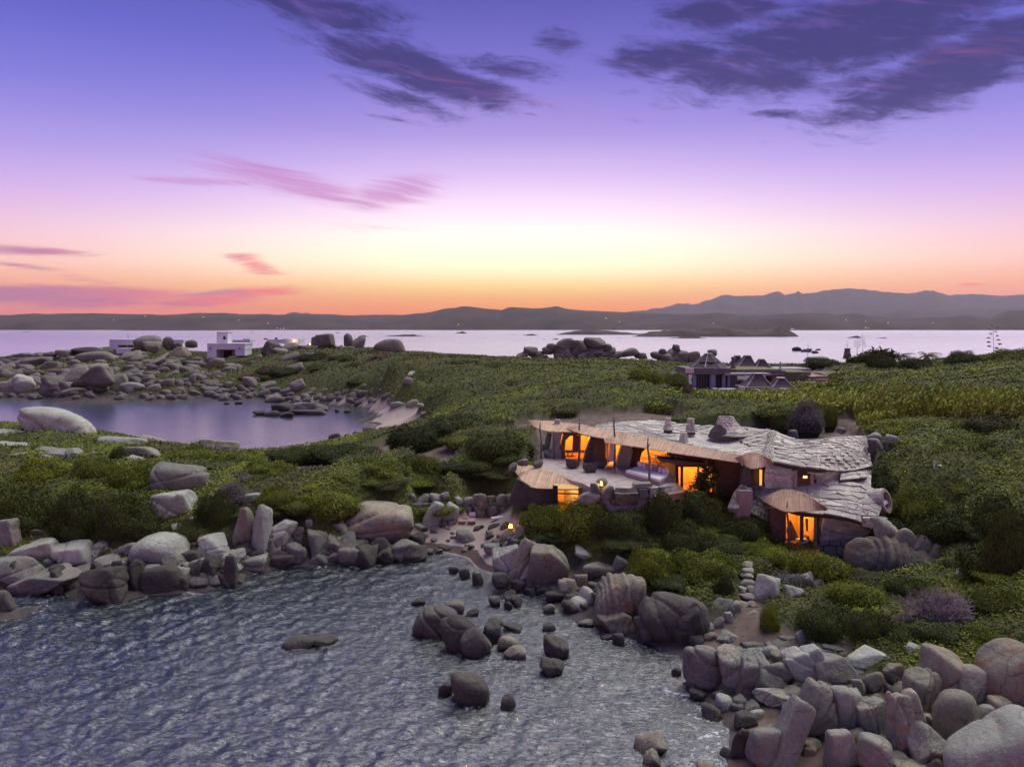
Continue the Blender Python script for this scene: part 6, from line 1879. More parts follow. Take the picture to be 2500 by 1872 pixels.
# --- terrace and facade of the main wing
tf = [pz(*q, 7.3) for q in ((1298, 1148), (1330, 1118), (1470, 1122), (1650, 1150), (1650, 1184), (1588, 1192), (1500, 1196), (1450, 1194), (1424, 1180), (1360, 1162))]
part(MB().slab(tf, 2.2, (0, 0, -1)), 'terrace', 'terrace')
part(MB().slab([pz(*q, 7.315) for q in ((1380, 1112), (1380, 1124), (1480, 1130), (1480, 1112))], .1, (0, 0, -1)), 'threshold', 'terracotta')
part(MB().slab([pz(*q, 7.0) for q in ((1588, 1188), (1650, 1176), (1676, 1200), (1600, 1212))], .5, (0, 0, -1)), 'landing', 'terracotta')
def fw(P, d, th, m, name='wall', label=None):
    o = part(MB().slab([pix(u, v, d) for u, v in P], th), name, m)
    if label: o['label'] = label
    return o
room(1368, 1446, 59.6, 62.6, 7.3, 9.35, 95, 2); room(1484, 1642, 56.6, 60.0, 7.3, 9.15, 120, 3)
fw([(1344, 1126), (1352, 1054), (1374, 1056), (1366, 1090), (1372, 1126)], 59.2, .5, 'granite', 'pillar', 'leaning plastered pillar at the left end of the facade')
fw([(1372, 1126), (1368, 1092), (1376, 1058), (1382, 1064), (1379, 1100), (1382, 1126)], 59.3, .4, 'brownwall')
fw([(1376, 1060), (1382, 1074), (1392, 1064), (1412, 1062), (1428, 1063), (1437, 1067), (1442, 1056), (1400, 1050)], 59.25, .4, 'brownwall', 'lintel')
for (a, b) in ((1397, 1417), ): fw([(a, 1100), (a + 2, 1063), (b, 1063), (b, 1100)], 59.4, .15, 'brownwall', 'shutter')
fw([(1380, 1104), (1381, 1099), (1442, 1100), (1442, 1104)], 59.35, .3, 'wood', 'sill')
fw([(1424, 1132), (1430, 1106), (1444, 1064), (1456, 1062), (1454, 1090), (1449, 1132)], 57.6, .8, 'granite_dark', 'rock_pillar', 'tall leaning rock pillar beside the arched opening')
fw([(1446, 1132), (1454, 1064), (1486, 1070), (1486, 1134)], 57.4, .4, 'brownwall')
fw([(1486, 1128), (1488, 1082), (1499, 1084), (1498, 1126)], 56.4, .06, 'fabric', 'curtain', 'white curtain hanging in the opening')
fw([(1488, 1082), (1486, 1066), (1560, 1078), (1646, 1092), (1646, 1104), (1618, 1099), (1600, 1096), (1586, 1094), (1576, 1096), (1567, 1105), (1563, 1119), (1558, 1120), (1556, 1087)], 56.2, .35, 'brownwall', 'lintel')
fw([(1505, 1142), (1508, 1124), (1518, 1088), (1540, 1089), (1546, 1100), (1536, 1146)], 55.6, .8, 'wallstone', 'rock_pillar', 'leaning rock pillar left of the long sofa')
fw([(1536, 1146), (1545, 1088), (1563, 1096), (1562, 1146)], 56.0, .4, 'brownwall')
fw([(1562, 1146), (1562, 1128), (1600, 1134), (1636, 1138), (1636, 1152)], 55.9, .3, 'plaster', 'sill_wall')
fw([(1634, 1196), (1632, 1098), (1650, 1100), (1652, 1196)], 54.4, .6, 'granite_warm', 'pillar', 'stone pillar between the sofa and the lower lit room')
# lower lit room behind the juniper
room(1654, 1748, 52.3, 55.5, 6.1, 8.35, 170, 2)
fw([(1650, 1140), (1650, 1098), (1748, 1112), (1748, 1140)], 52.2, .35, 'brownwall', 'lintel')
fw([(1650, 1205), (1651, 1136), (1657, 1136), (1657, 1205)], 52.1, .25, 'wood', 'frame'); fw([(1662, 1205), (1662, 1136), (1668, 1136), (1668, 1205)], 52.1, .15, 'wood', 'frame')
fw([(1703, 1205), (1703, 1140), (1707, 1140), (1707, 1205)], 52.15, .15, 'wood', 'frame'); fw([(1743, 1205), (1743, 1138), (1748, 1138), (1748, 1205)], 52.1, .25, 'wood', 'frame')
fw([(1668, 1205), (1668, 1141), (1743, 1141), (1743, 1205)], 52.25, .02, 'glassy', 'pane')
fw([(1612, 1126), (1614, 1120), (1720, 1130), (1724, 1136), (1668, 1138)], 51.2, 1.4, 'wood', 'beam', 'dark overhanging beam above the lower lit room')
fw([(1748, 1212), (1748, 1112), (1800, 1120), (1812, 1138), (1806, 1190), (1800, 1212)], 51.2, .4, 'brownwall', 'wall', 'dark red-brown recess wall right of the lower lit room')
fw([(1806, 1196), (1814, 1148), (1822, 1136), (1832, 1140), (1838, 1184), (1836, 1196)], 50.0, .6, 'granite', 'pillar', 'flared stone pillar under the small reed canopy')
fw([(1838, 1190), (1836, 1138), (1853, 1140), (1852, 1190)], 50.5, .3, 'wood_grey', 'door'); fw([(1855, 1186), (1855, 1146), (1861, 1147), (1861, 1186)], 50.1, .1, plain('lit_gap', (1, .5, .1), .5, 0, 1, 0, 0, (1, .42, .06), .9), 'pane', 'lit slit of a doorway')
fw([(1861, 1190), (1862, 1146), (1868, 1146), (1886, 1180), (1886, 1190)], 50.0, .4, 'brownwall')
fw([(1852, 1192), (1853, 1128), (1884, 1130), (1884, 1192)], 50.9, .3, 'mortar')
# lower room below the terrace
room(1358, 1416, 49.2, 51.6, 5.0, 6.95, 50, 1)
fw([(1412, 1240), (1413, 1190), (1420, 1190), (1420, 1240)], 49.0, .3, 'wood', 'frame'); fw([(1350, 1238), (1350, 1186), (1362, 1187), (1362, 1238)], 49.0, .3, 'dark', 'frame')
fw([(1362, 1206), (1362, 1203), (1412, 1204), (1412, 1207)], 49.1, .1, 'wood', 'transom')
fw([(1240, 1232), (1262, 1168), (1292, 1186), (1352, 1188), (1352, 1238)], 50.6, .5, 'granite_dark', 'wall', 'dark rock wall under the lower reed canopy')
# terrace rim: masonry pillar, bench slabs
WT = patch_fn([[(1506, 1232, 6.3), (1532, 1232, 6.3), (1556, 1230, 6.3)], [(1500, 1202, 7.3), (1530, 1204, 7.3), (1558, 1202, 7.3)]])
tw = shell(WT, .4, 'terrace_wall', M['mortar'], house, 8, 4); lay(stones(WT, .42, .36, 15, thick=(.03, .07), tilt=0), tw, M['wallstone'], 'wall_stone')
fw([(1504, 1203), (1500, 1196), (1552, 1198), (1558, 1203)], 47.3, .9, 'granite_pale', 'bench_top', 'stone slab on the terrace wall')
fw([(1546, 1190), (1550, 1182), (1590, 1180), (1594, 1188)], 47.9, .8, 'granite', 'bench_top'); fw([(1562, 1214), (1562, 1194), (1580, 1194), (1586, 1214)], 47.7, .5, 'granite', 'bench_leg')
fw([(1630, 1196), (1625, 1172), (1634, 1163), (1644, 1172), (1648, 1196)], 50.2, .5, 'granite_warm', 'stone_end')

# bigger wall stones lining the rest of the terrace front
WU = patch_fn([[(1586, 1236, 6.2), (1620, 1234, 6.2), (1655, 1226, 6.3)], [(1586, 1196, 7.25), (1620, 1192, 7.25), (1652, 1186, 7.25)]])
tw2 = shell(WU, .3, 'terrace_wall', M['mortar'], house, 8, 4); lay(stones(WU, .6, .42, 17, thick=(.04, .1), tilt=0, jit=.42), tw2, M['wallstone'], 'wall_stone')
# --- reed canopies
def canopy(rows, seed, label, nre=260, th=.05, over=.10):
    nre = int(nre * 1.5)
    fn = patch_fn(rows); c = shell(fn, th, 'reed_canopy', M['reed'], house, 18, 3, 0); c['label'] = label
    g = random.Random(seed); mb = MB()
    for k in range(nre):
        s = (k + g.random()) / nre; a = fn(s, 0); b = fn(min(max(s + g.gauss(0, .012), 0), 1), 1); n = nrm_at(fn, s, .5); d = (a - b)
        L = d.length; d = d / max(L, 1e-6); m_ = fn(s, .5) + n * (.03 + g.uniform(0, .05)); a2 = a + d * g.uniform(-.05, over) ; b2 = b - d * g.uniform(-.1, over * .6)
        mb.tube([a2 + n * .02, m_, b2 + n * g.uniform(.02, .07)], [.009, .017, .010], 3, False)
    r = mb.done('reeds', M['reed'], c, tri=False); r['kind'] = 'stuff'
    # two poles carrying it
    MB().tube([fn(.02, .25) - Vector((0, 0, .08)), fn(.5, .25) - Vector((0, 0, .09)), fn(.98, .25) - Vector((0, 0, .08))], .045, 5).done('rail', M['wood_grey'], c, tri=False)
    return c
canopy([[(1302, 1041, 9.6), (1336, 1052, 9.5), (1406, 1055, 9.6)], [(1289, 1026, 9.85), (1350, 1029, 9.95), (1440, 1039, 9.95)]], 1, 'upper left reed canopy with a pointed outer tip', 240)
canopy([[(1384, 1046, 9.75), (1432, 1062, 9.65), (1505, 1075, 9.6)], [(1404, 1040, 9.95), (1452, 1044, 10.0), (1512, 1055, 9.95)]], 2, 'second reed canopy from the left over the terrace', 220)
canopy([[(1477, 1080, 9.45), (1560, 1091, 9.45), (1650, 1106, 9.35), (1735, 1118, 9.25), (1806, 1128, 9.1)], [(1468, 1048, 9.95), (1570, 1063, 9.9), (1665, 1084, 9.75), (1745, 1100, 9.6), (1822, 1114, 9.45)]], 3, 'long main reed canopy in front of the roof', 560, .06, .14)
canopy([[(1806, 1127, 9.2), (1838, 1143, 9.0), (1890, 1131, 9.2)], [(1794, 1117, 9.5), (1842, 1104, 9.85), (1880, 1121, 9.55)]], 4, 'small peaked reed canopy at the right end of the long one', 190)
canopy([[(1859, 1219, 6.75), (1912, 1246, 6.5), (1965, 1247, 6.55), (2022, 1244, 6.6)], [(1878, 1208, 7.1), (1914, 1196, 7.45), (1962, 1204, 7.4), (2014, 1236, 6.9)]], 5, 'reed canopy over the small pavilion terrace', 280)
canopy([[(1257, 1150, 6.95), (1290, 1186, 6.9), (1362, 1192, 6.85), (1440, 1184, 6.95)], [(1262, 1131, 7.35), (1312, 1140, 7.45), (1372, 1158, 7.4), (1446, 1178, 7.2)]], 6, 'sagging lower reed canopy at the left corner of the terrace', 300)
def post(u, vt, vb, z, label, bend=0, fork=False):
    b = pz(u, vb, z); t_ = _pix0(u + bend, vt, b.y); m_ = b.lerp(t_, .5) + Vector((.06, 0, 0)); m2 = b.lerp(t_, .78) - Vector((.05, 0, 0))
    o = MB().tube([b - Vector((0, 0, .1)), m_, m2, t_], [.11, .085, .075, .045], 7)
    if fork: o.tube([m2, m2 + Vector((.22, 0, .4))], [.05, .03], 5)
    o = part(o, 'post', 'wood_grey', smooth=True, tri=False); o['label'] = label
post(1321, 1030, 1122, 7.3, 'post at the left end of the terrace', -2); post(1413, 1018, 1126, 7.3, 'second terrace post from the left', 3); post(1500, 1008, 1144, 7.3, 'tall third terrace post', 0)
post(1585, 1068, 1182, 7.3, 'crooked forked post before the sofa', -3, True); post(1723, 1100, 1152, 7.8, 'short post before the lower lit room', 1); post(1842, 1112, 1142, 8.6, 'short post of the small peaked canopy')
post(1395, 1166, 1232, 5.2, 'post of the lower reed canopy', -2, True); post(1926, 1224, 1345, 3.85, 'post of the pavilion canopy', -4, True); post(1352, 1052, 1120, 7.3, 'thin post beside the left pillar')

# --- the stones: the 300 largest in view are parts, the rest one piece of stuff per owner
def flush_tiles():
    sizes = {}
    idx = sorted(range(len(TILES)), key=lambda i: TILES[i][0][0].y - 2.0 * (TILES[i][2] is M['wallstone']))
    def area(i):
        P = TILES[i][0][1]; m = (len(P) - 1) // 2; Q = [proj(p.x, p.y, p.z) for p in P[:m]]
        return abs(sum(Q[k][0] * Q[(k + 1) % m][1] - Q[(k + 1) % m][0] * Q[k][1] for k in range(m))) / 2
    for nm in ('roof_tile', 'wall_stone'):
        ids = sorted([i for i in range(len(TILES)) if TILES[i][3] == nm], key=lambda i: -area(i)); rest = {}
        for r, i in enumerate(ids):
            (pc_, V, Fs), owner, m, _ = TILES[i]
            if r < 300:
                me = mesh_py(nm, [v - pc_ for v in V], Fs); me.materials.append(m); o = bpy.data.objects.new(nm, me); C.objects.link(o); o.location = pc_; put(o, owner)
            else:
                rest.setdefault(owner.name, (owner, m, MB()))[2].add(V, Fs)
        for k, (owner, m, mb) in rest.items():
            o = mb.done(nm + 's_small', m, owner, tri=False); o['kind'] = 'stuff'; o.name = 'small_' + ('roof_tiles' if nm[0] == 'r' else 'wall_stones')
flush_tiles()

# --- things standing on the terraces
def light_at(p, e, col=(1, .45, .10), r=.06, name='flame_light'):
    l = bpy.data.objects.new(name, bpy.data.lights.new(name, 'POINT')); C.objects.link(l); l.location = p; l.data.energy = e; l.data.color = col; l.data.shadow_soft_size = r
def lantern(u, v, z, label, e=8, s=1.0):
    b = pz(u, v, z); r = empty('oil_lamp', b, label, 'lamp')
    MB().lathe(b, [(.10 * s, 0), (.15 * s, .05), (.13 * s, .12), (.16 * s, .16)], 10).done('bowl', M['terracotta'], r)
    MB().lathe((b.x, b.y, b.z + .17), [(.04 * s, 0), (.10 * s, .08), (.07 * s, .18), (.01, .32 * s)], 8).done('flame', M['flame'], r, smooth=True)
    light_at(b + Vector((0, -.12, .45)), e)
lantern(1361, 1106, 7.75, 'small burning lamp on the boulder at the left end of the terrace', 16)
lantern(1468, 1190, 7.45, 'burning lamp on the front rim of the terrace', 14)
def sofa():
    A, B = pz(1527, 1148, 7.75), pz(1610, 1170, 7.75); b = pz(1570, 1160, 7.3); r = empty('sofa', b, 'long white built-in sofa with cushions on the terrace', 'sofa')
    d = (B - A).normalized(); nn = Vector((-d.y, d.x, 0)); 
    if nn.y < 0: nn = -nn
    L = (pz(1636, 1152, 7.75) - A)
    P = [A, B, pz(1634, 1158, 7.75), pz(1556, 1138, 7.75)]
    MB().slab(P, .22, (0, 0, -1)).done('seat', M['fabric'], r, bevel=.04)
    MB().slab([p - Vector((0, 0, .23)) for p in P], .24, (0, 0, -1)).done('base', M['plaster'], r)
    for k in range(6):
        f0, f1 = k / 6 + .01, (k + 1) / 6 - .01; a, c = P[3].lerp(P[2], f0), P[3].lerp(P[2], f1)
        MB().slab([a, c, c + Vector((0, 0, .42)), a + Vector((0, 0, .42))], .22, (0, 1, 0)).done('backrest', M['fabric'], r, bevel=.05)
    for k, (f, m) in enumerate(((.30, 'fabric_pink'), (.52, 'fabric_pink'), (.60, 'fabric_pink'), (.72, 'fabric'), (.84, 'fabric'))):
        c = P[3].lerp(P[2], f) + Vector((0, -.25, .22)); MB().box(c, (.42, .16, .36), .2 * k).done('cushion', M[m], r, bevel=.05)
sofa()
def armchair(u, v, rz, label):
    b = pz(u, v, 7.3); r = empty('wicker_armchair', b, label, 'armchair', 'wicker armchairs on the terrace')
    co, si = math.cos(rz), math.sin(rz); T = lambda x, y, z: (b.x + x * co - y * si, b.y + x * si + y * co, b.z + z)
    MB().box(T(0, 0, .24), (.82, .8, .34), rz).done('seat', M['wicker'], r, bevel=.04); MB().box(T(0, 0, .43), (.66, .66, .09), rz).done('cushion', M['fabric_pink'] if False else M['concrete'], r, bevel=.03)
    MB().box(T(0, .40, .52), (.86, .13, .62), rz).done('backrest', M['wicker'], r, bevel=.04)
    for s in (-1, 1): MB().box(T(.42 * s, -.02, .44), (.12, .80, .46), rz).done('armrest', M['wicker'], r, bevel=.04)
armchair(1398, 1142, 2.6, 'dark wicker armchair, left of the three on the terrace'); armchair(1440, 1152, -2.8, 'dark wicker armchair, middle of the three on the terrace'); armchair(1466, 1142, -1.9, 'dark wicker armchair by the rock pillar, right of the three')
def table_in(u, v, z, d, label, top=.75, r0=.75):
    b = pix(u, v, d); b.z = Z(z); r = empty('round_table', b, label, 'table'); MB().lathe((b.x, b.y, b.z + top - .05), [(r0, 0), (r0, .05)], 18).done('tabletop', M['wood'], r)
    for k in range(4): a = .8 + k * 1.57; MB().tube([b + Vector((math.cos(a) * r0 * .6, math.sin(a) * r0 * .6, 0)), b + Vector((math.cos(a) * r0 * .5, math.sin(a) * r0 * .5, top - .05))], .03, 5).done('leg', M['wood'], r)
table_in(1610, 1120, 7.3, 57.8, 'round table seen inside the arched opening'); table_in(1392, 1100, 7.3, 60.6, 'low round pouf table inside the left arched opening', .4, .55)
def chair(u, d, z, label, rz):
    b = pix(u, 1120, d); b.z = Z(z); r = empty('dining_chair', b, label, 'chair', 'dining chairs inside the arched room'); co, si = math.cos(rz), math.sin(rz); T = lambda x, y, q: Vector((b.x + x * co - y * si, b.y + x * si + y * co, b.z + q))
    MB().box(T(0, 0, .45), (.42, .42, .04), rz).done('seat', M['wood'], r)
    for x in (-.18, .18):
        for y in (-.18, .18): MB().tube([T(x, y, 0), T(x, y, .44)], .018, 4).done('leg', M['wood'], r)
        MB().tube([T(x, .2, .45), T(x, .24, .95)], .018, 4).done('stile', M['wood'], r)
    for q in (.7, .92): MB().box(T(0, .23, q), (.4, .03, .08), rz).done('backrest', M['wood'], r)
chair(1592, 57.2, 7.3, 'wooden chair left of the table in the arched room', 1.7); chair(1624, 57.3, 7.3, 'wooden chair right of the table in the arched room', -1.7)
r = empty('pouf', pz(1957, 1326, 3.85), 'white lounge seat with a cushion on the pavilion terrace', 'lounge seat'); b = r.location
MB().box((b.x + .05, b.y, b.z + .2), (.85, .6, .3), .1).done('seat', M['fabric'], r, bevel=.05); MB().box((b.x + .42, b.y + .12, b.z + .42), (.2, .5, .25), .1).done('backrest', M['wood_grey'], r, bevel=.03)
# curtains and a hanging cloth seen inside the pavilion
r = empty('curtain', pix(1940, 1300, dd + 1.1), 'dark draped curtain inside the small pavilion', 'curtain')
for (P, nm) in (([(1930, 1268), (1946, 1304), (1952, 1318), (1924, 1318), (1921, 1290)], 'drape'), ([(1966, 1266), (1990, 1262), (1984, 1300), (1968, 1296)], 'drape')): MB().slab([pix(u, v, dd + 1.1) for u, v in P], .05).done(nm, M['wood'], r)
b = pix(1982, 1290, dd + 2)

pix, pz = _pix0, _pz0
# ---------------------------------------------------------------- cove: steps, wall, loungers, fire
def masonry(name, label, P0, P1, z0, z1, lw, lh, seed, th=.5, lean=.15, cat='wall'):
    """dry stone wall between two plan points with real stones"""
    a, b = P0, P1; root = empty(name, Vector((a.x, a.y, z0)), label, cat); dv = (b - a); dv.z = 0; nn = Vector((dv.y, -dv.x, 0)).normalized()
    if nn.y > 0: nn = -nn
    hs = Wav(seed, 6, 1, 4, 1)
    fn = lambda s, t: Vector((a.x, a.y, 0)) + dv * s + Vector((0, 0, z0 + (z1 - z0) * t)) - nn * lean * t + nn * .08 * math.sin(s * 17 + t * 3)
    sh = shell(fn, th, 'core', M['mortar'], root, 20, 5)
    for (pc_, V, Fs) in stones(fn, lw, lh, seed, thick=(.04, .14), tilt=0, gap=.03, jit=.42):
        me = mesh_py('stone', [v - pc_ for v in V], Fs); me.materials.append(M['wallstone']); o = bpy.data.objects.new('stone', me); C.objects.link(o); o.location = pc_; put(o, root)
masonry('retaining_wall', 'rough retaining wall of big stones behind the cove sand', pz(972, 1268, 1.6), pz(1248, 1246, 1.9), 1.4, 2.9, .85, .62, 31)
# sun loungers
def lounger(u, v, label):
    b = pz(u, v, 1.45); r = empty('sun_lounger', b, label, 'sun lounger', 'sun loungers on the cove sand')
    MB().box((b.x, b.y, b.z + .16), (.62, 1.5, .10), .0).done('seat', M['fabric_pink'], r, bevel=.02); MB().box((b.x, b.y + .62, b.z + .42), (.60, .1, .5)).done('backrest', M['fabric_pink'], r, bevel=.02)
    MB().box((b.x, b.y + .50, b.z + .48), (.54, .10, .32)).done('pillow', M['fabric'], r, bevel=.03)
    for x in (-.27, .27):
        for y in (-.6, .6): MB().box((b.x + x, b.y + y, b.z + .055), (.05, .05, .12)).done('leg', M['wood'], r)
lounger(1130, 1272, 'sun lounger with a white pillow, left of the pair on the sand'); lounger(1152, 1272, 'sun lounger with a white pillow, right of the pair on the sand')
zr = 1.72
c = [pz(*q, zr) for q in ((1205, 1262), (1262, 1256), (1272, 1280), (1250, 1292))]
o = MB().slab(c, .04, (0, 0, -1)).done('rug', M['rug']); tag(o, 'dark red rug spread on the cove sand', 'rug')
for (u, v, w, lab) in ((1209, 1264, .7, 'white cushion at the left of the red rug'), (1221, 1262, .6, 'second white cushion lying beside the first on the sand'), (1263, 1262, .95, 'white cushion roll at the right of the red rug'), (1232, 1236, .7, 'dark low seat against the cove wall')):
    b = pz(u, v, 1.85); o = MB().box((b.x, b.y, b.z), (w, .45, .16), .3).done('cushion', M['fabric'] if 'white' in lab else M['concrete'], bevel=.06); tag(o, lab, 'cushion', 'cushions in the cove')
def fire(u, v, z, label):
    b = pz(u, v, z); r = empty('fire_bowl', b, label, 'fire'); g = random.Random(3)
    MB().lathe(b, [(.14, 0), (.22, .06), (.25, .14), (.2, .13), (.1, .08)], 12).done('bowl', M['granite_dark'], r)
    for k in range(6): x, y = g.uniform(-.12, .12), g.uniform(-.1, .1); MB().lathe((b.x + x, b.y + y, b.z + .1), [(.02, 0), (.06, .08), (.035, .18), (.008, g.uniform(.22, .42))], 7).done('flame', M['flame'], r, smooth=True)
    light_at(b + Vector((-.1, -.25, .5)), 9, (1, .38, .08), .1)
fire(1247, 1292, 1.75, 'small fire burning beside the boulders of the cove')
lantern(1140, 1240, 2.9, 'faint candle in the stones above the loungers', 0.5, .5) if False else None
# garden poles by the terrace corner
for (u, v0, v1, lab) in ((1252, 1096, 1122, 'thin bare pole left of the terrace corner'), (1266, 1094, 1122, 'thin bare pole nearer the terrace corner')):
    b = pz(u, v1, 5.4); o = MB().tube([b, pix(u, v0, b.y)], .03, 5).done('pole', M['wood_grey']); tag(o, lab, 'pole', 'thin poles by the terrace')
b = pz(2281, 1142, 7.6); o = MB().tube([b, b + Vector((0, 0, .5))], .05, 6).done('garden_light', M['white']); tag(o, 'short white garden post on the slope', 'post')
b = pz(2293, 1138, 7.6); o = MB().lathe(b, [(.14, 0), (.2, .08), (.05, .12)], 10).done('white_stone', M['white']); tag(o, 'small white domed object beside the garden post', 'garden lamp')
# stone steps down to the ledge
st = empty('stone_steps', pz(1840, 1550, .9), 'rough stone steps climbing from the ledge into the scrub', 'steps'); g = random.Random(5)
rows = [(1808, 1872, 1548, .95), (1806, 1866, 1518, 1.25), (1816, 1858, 1495, 1.55), (1808, 1850, 1474, 1.8), (1806, 1848, 1455, 2.05), (1808, 1848, 1438, 2.3), (1810, 1846, 1422, 2.5), (1812, 1844, 1406, 2.7), (1814, 1842, 1391, 2.9), (1814, 1842, 1378, 3.1)]
for k, (u0, u1, v, z) in enumerate(rows):
    a, b = pz(u0, v, z), pz(u1, v, z); w = b.x - a.x
    n_ = 2 if k % 2 and w > .9 else 1
    for j in range(n_):
        ww = w / n_; me = mesh_np('tread', boulder_verts(3, 300 + k * 3 + j, p=11, rough=.05), ICO[3][1]); me.materials.append(M['granite'] if k % 3 else M['granite_warm'])
        o = link('tread', me); o.location = (a.x + ww * (j + .5), a.y + .25, z - .10); o.scale = (ww * .5, .42, .17); o.rotation_euler = (0, g.uniform(-.04, .04), g.uniform(-.08, .08)); put(o, st)

# ---------------------------------------------------------------- second villa with pyramid skylights
villa = empty('pyramid_roof_villa', pix(1760, 960, 134), 'low villa with grey pyramid roofs behind the cane belt', 'villa')
def vb_(u0, v0, u1, v1, d, th, name, m, root=None, label=None):
    o = pb(u0, v0, u1, v1, d, th).done(name, M[m], root or villa)
    if label: o['label'] = label
    return o
def pyr(u, va, u0, u1, vb, d, label, capw=16, tiers=False, n=8):
    s = px(d); b = pix((u0 + u1) / 2, vb, d); R_ = (u1 - u0) / 2 * s; h = (vb - va) * s; off = pix(u, vb, d).x - b.x; c = Vector((b.x, b.y + R_, b.z)); r2 = capw / 2 * s
    mb = MB(); V = []
    lv = [(1, 0), (.62 if tiers else .6, h * (.40 if tiers else .42)), (r2 / R_, h)]
    for (k, z) in lv:
        for i in range(n): a = 6.28318 * (i + .5) / n; V.append(c + Vector((math.cos(a) * R_ * k / math.cos(math.pi / n) * (1 if n > 4 else .9) + off * z / h, math.sin(a) * R_ * k * .95, z)))
    o = mb.add(V, [[j * n + i, j * n + (i + 1) % n, (j + 1) * n + (i + 1) % n, (j + 1) * n + i] for j in range(2) for i in range(n)] + [[2 * n + i for i in range(n)]]).done('roof', M['shingle'], villa); o['label'] = label
    for i in range(n):
        hp = MB().tube([V[i] + Vector((0, 0, .04)), V[n + i] + Vector((0, 0, .05)), V[2 * n + i] + Vector((0, 0, .04))], [.16, .13, .10], 4); hp.done('ridge_strip', M['zinc'], o, tri=False)
    MB().lathe((c.x + off, c.y, c.z + h), [(r2 * 1.25, 0), (r2 * 1.3, .16), (r2 * 1.1, .2)], 8).done('cap', M['copper'], o)
    if tiers: MB().lathe((c.x + off * .4, c.y, c.z + h * .39), [(R_ * .68, 0), (R_ * .70, .08), (R_ * .62, .2)], 8).done('tier_edge', M['mortar'], o)
pyr(1740, 866, 1696, 1784, 898, 134, 'large two-tiered pyramid roof over the columned hall', 14, True)
pyr(1805, 870, 1784, 1822, 894, 152, 'pyramid roof at the back left', 13, n=4)
pyr(1833, 870, 1800, 1856, 897, 148, 'middle pyramid roof at the back', 14, n=4)
pyr(1867, 879, 1842, 1892, 902, 146, 'small pyramid roof at the back right', 12, n=4)
pyr(1861, 915, 1822, 1898, 946, 122, 'front pyramid roof, left of the pair', 20, n=4)
pyr(1918, 926, 1882, 1954, 952, 120, 'front pyramid roof, right of the pair', 18, n=4)
vb_(1676, 899, 1784, 914, 133.4, 9, 'parapet', 'concrete', None, 'grey parapet band of the columned hall'); vb_(1674, 899, 1694, 911, 133.2, .3, 'parapet_end', 'whitecap')
for k, (u, w) in enumerate(((1678, 8), (1695, 9), (1741, 15), (1768, 9), (1780, 8))):
    b = pix(u, 952, 133.8); h = (952 - 913) * px(133.8); MB().lathe((b.x, b.y + .4, b.z), [(w * px(134) / 2, 0), (w * px(134) / 2, h)], 14).done('column', M['column'], villa, smooth=False)
vb_(1700, 913, 1776, 955, 136.2, .3, 'glass_wall', 'column'); 
for k in range(12): u = 1702 + k * 6.2; vb_(u, 913, u + 2.4, 955, 135.9, .2, 'mullion', 'wood')
vb_(1784, 902, 1908, 914, 137, 12, 'flat_roof', 'grassroof', None, 'long planted flat roof'); vb_(1796, 905, 1918, 915, 136.5, .4, 'roof_edge', 'concrete')
vb_(1770, 912, 1884, 917, 132.5, 3.5, 'pergola_roof', 'zinc', None, 'thin pale canopy before the planted roof'); vb_(1776, 917, 1800, 950, 134, 2, 'wall', 'concrete'); vb_(1884, 914, 1916, 936, 135.5, 3, 'wall', 'brownwall')
vb_(1804, 944, 1822, 950, 121.4, .4, 'parapet_end', 'whitecap'); vb_(1820, 946, 1890, 962, 121.3, 6, 'parapet', 'concrete'); vb_(1884, 950, 1958, 966, 119.5, 6, 'parapet', 'concrete')
vb_(1830, 961, 1844, 985, 122, 3, 'wall', 'concrete'); vb_(1844, 962, 1884, 985, 124, 3, 'wall', 'dark'); vb_(1884, 965, 1950, 985, 120.5, 4, 'wall', 'concrete'); vb_(1750, 951, 1822, 956, 124, 3.5, 'pergola', 'zinc')
for k in range(8): vb_(1756 + k * 8, 951.5, 1759 + k * 8, 954.5, 123.7, .2, 'slat', 'whitecap')
vb_(1884, 900, 1980, 906, 150, 8, 'flat_roof', 'zinc'); vb_(1908, 908, 1980, 938, 141, 9, 'flat_roof', 'grassroof'); vb_(1978, 918, 2022, 926, 140, 8, 'flat_roof', 'terracotta'); vb_(1976, 926, 2034, 944, 139, 8, 'wall', 'plaster', None, 'pinkish plastered end wall'); vb_(2018, 938, 2030, 944, 138.6, .6, 'window', 'dark'); vb_(2030, 936, 2042, 956, 138, 7, 'wall', 'plaster')
for (u0, v0, u1, v1, d) in ((1942, 904, 1958, 907, 149), (1978, 918, 1994, 921, 139.5), (1952, 934, 1968, 937, 138.5)): vb_(u0, v0, u1, v1, d, 2, 'skylight', 'copper'); vb_(u0 + 1, v1, u1 - 1, v1 + 4, d + .1, 1.8, 'skylight_base', 'concrete')
def tall_chimney():
    b = pix(1790, 900, 140); s = px(140); o = MB().lathe(b, [(7 * s, 0), (4.5 * s, 12 * s), (4.5 * s, 22 * s), (6 * s, 24 * s), (6 * s, 28 * s), (4 * s, 29 * s)], 10).done('chimney', M['concrete'], villa)
tall_chimney()
MB().tube([pix(1905, 904, 148), pix(1905, 883, 148)], .16, 6).done('flue', M['column'], villa)
an = empty('antenna', pix(1971, 903, 150), 'thin mast with an aerial behind the villa', 'antenna'); MB().tube([pix(1971, 903, 150), pix(1973, 840, 150)], .05, 5).done('mast', M['metal'], an)
MB().box(pix(1970, 880, 150), (1.4, .08, .08)).done('crossbar', M['metal'], an); MB().box(pix(1966, 879, 150), (.3, .1, .5)).done('dish', M['white'], an)
b = pix(2068, 876, 215); o = MB().lathe(b, [(1.2, 0), (.95, 1.5), (.75, 2.6), (.72, 2.7), (.9, 2.8), (.9, 3.1), (.4, 3.15)], 12).done('round_chimney', M['concrete']); tag(o, 'tapering round grey chimney standing on the far shore', 'chimney')
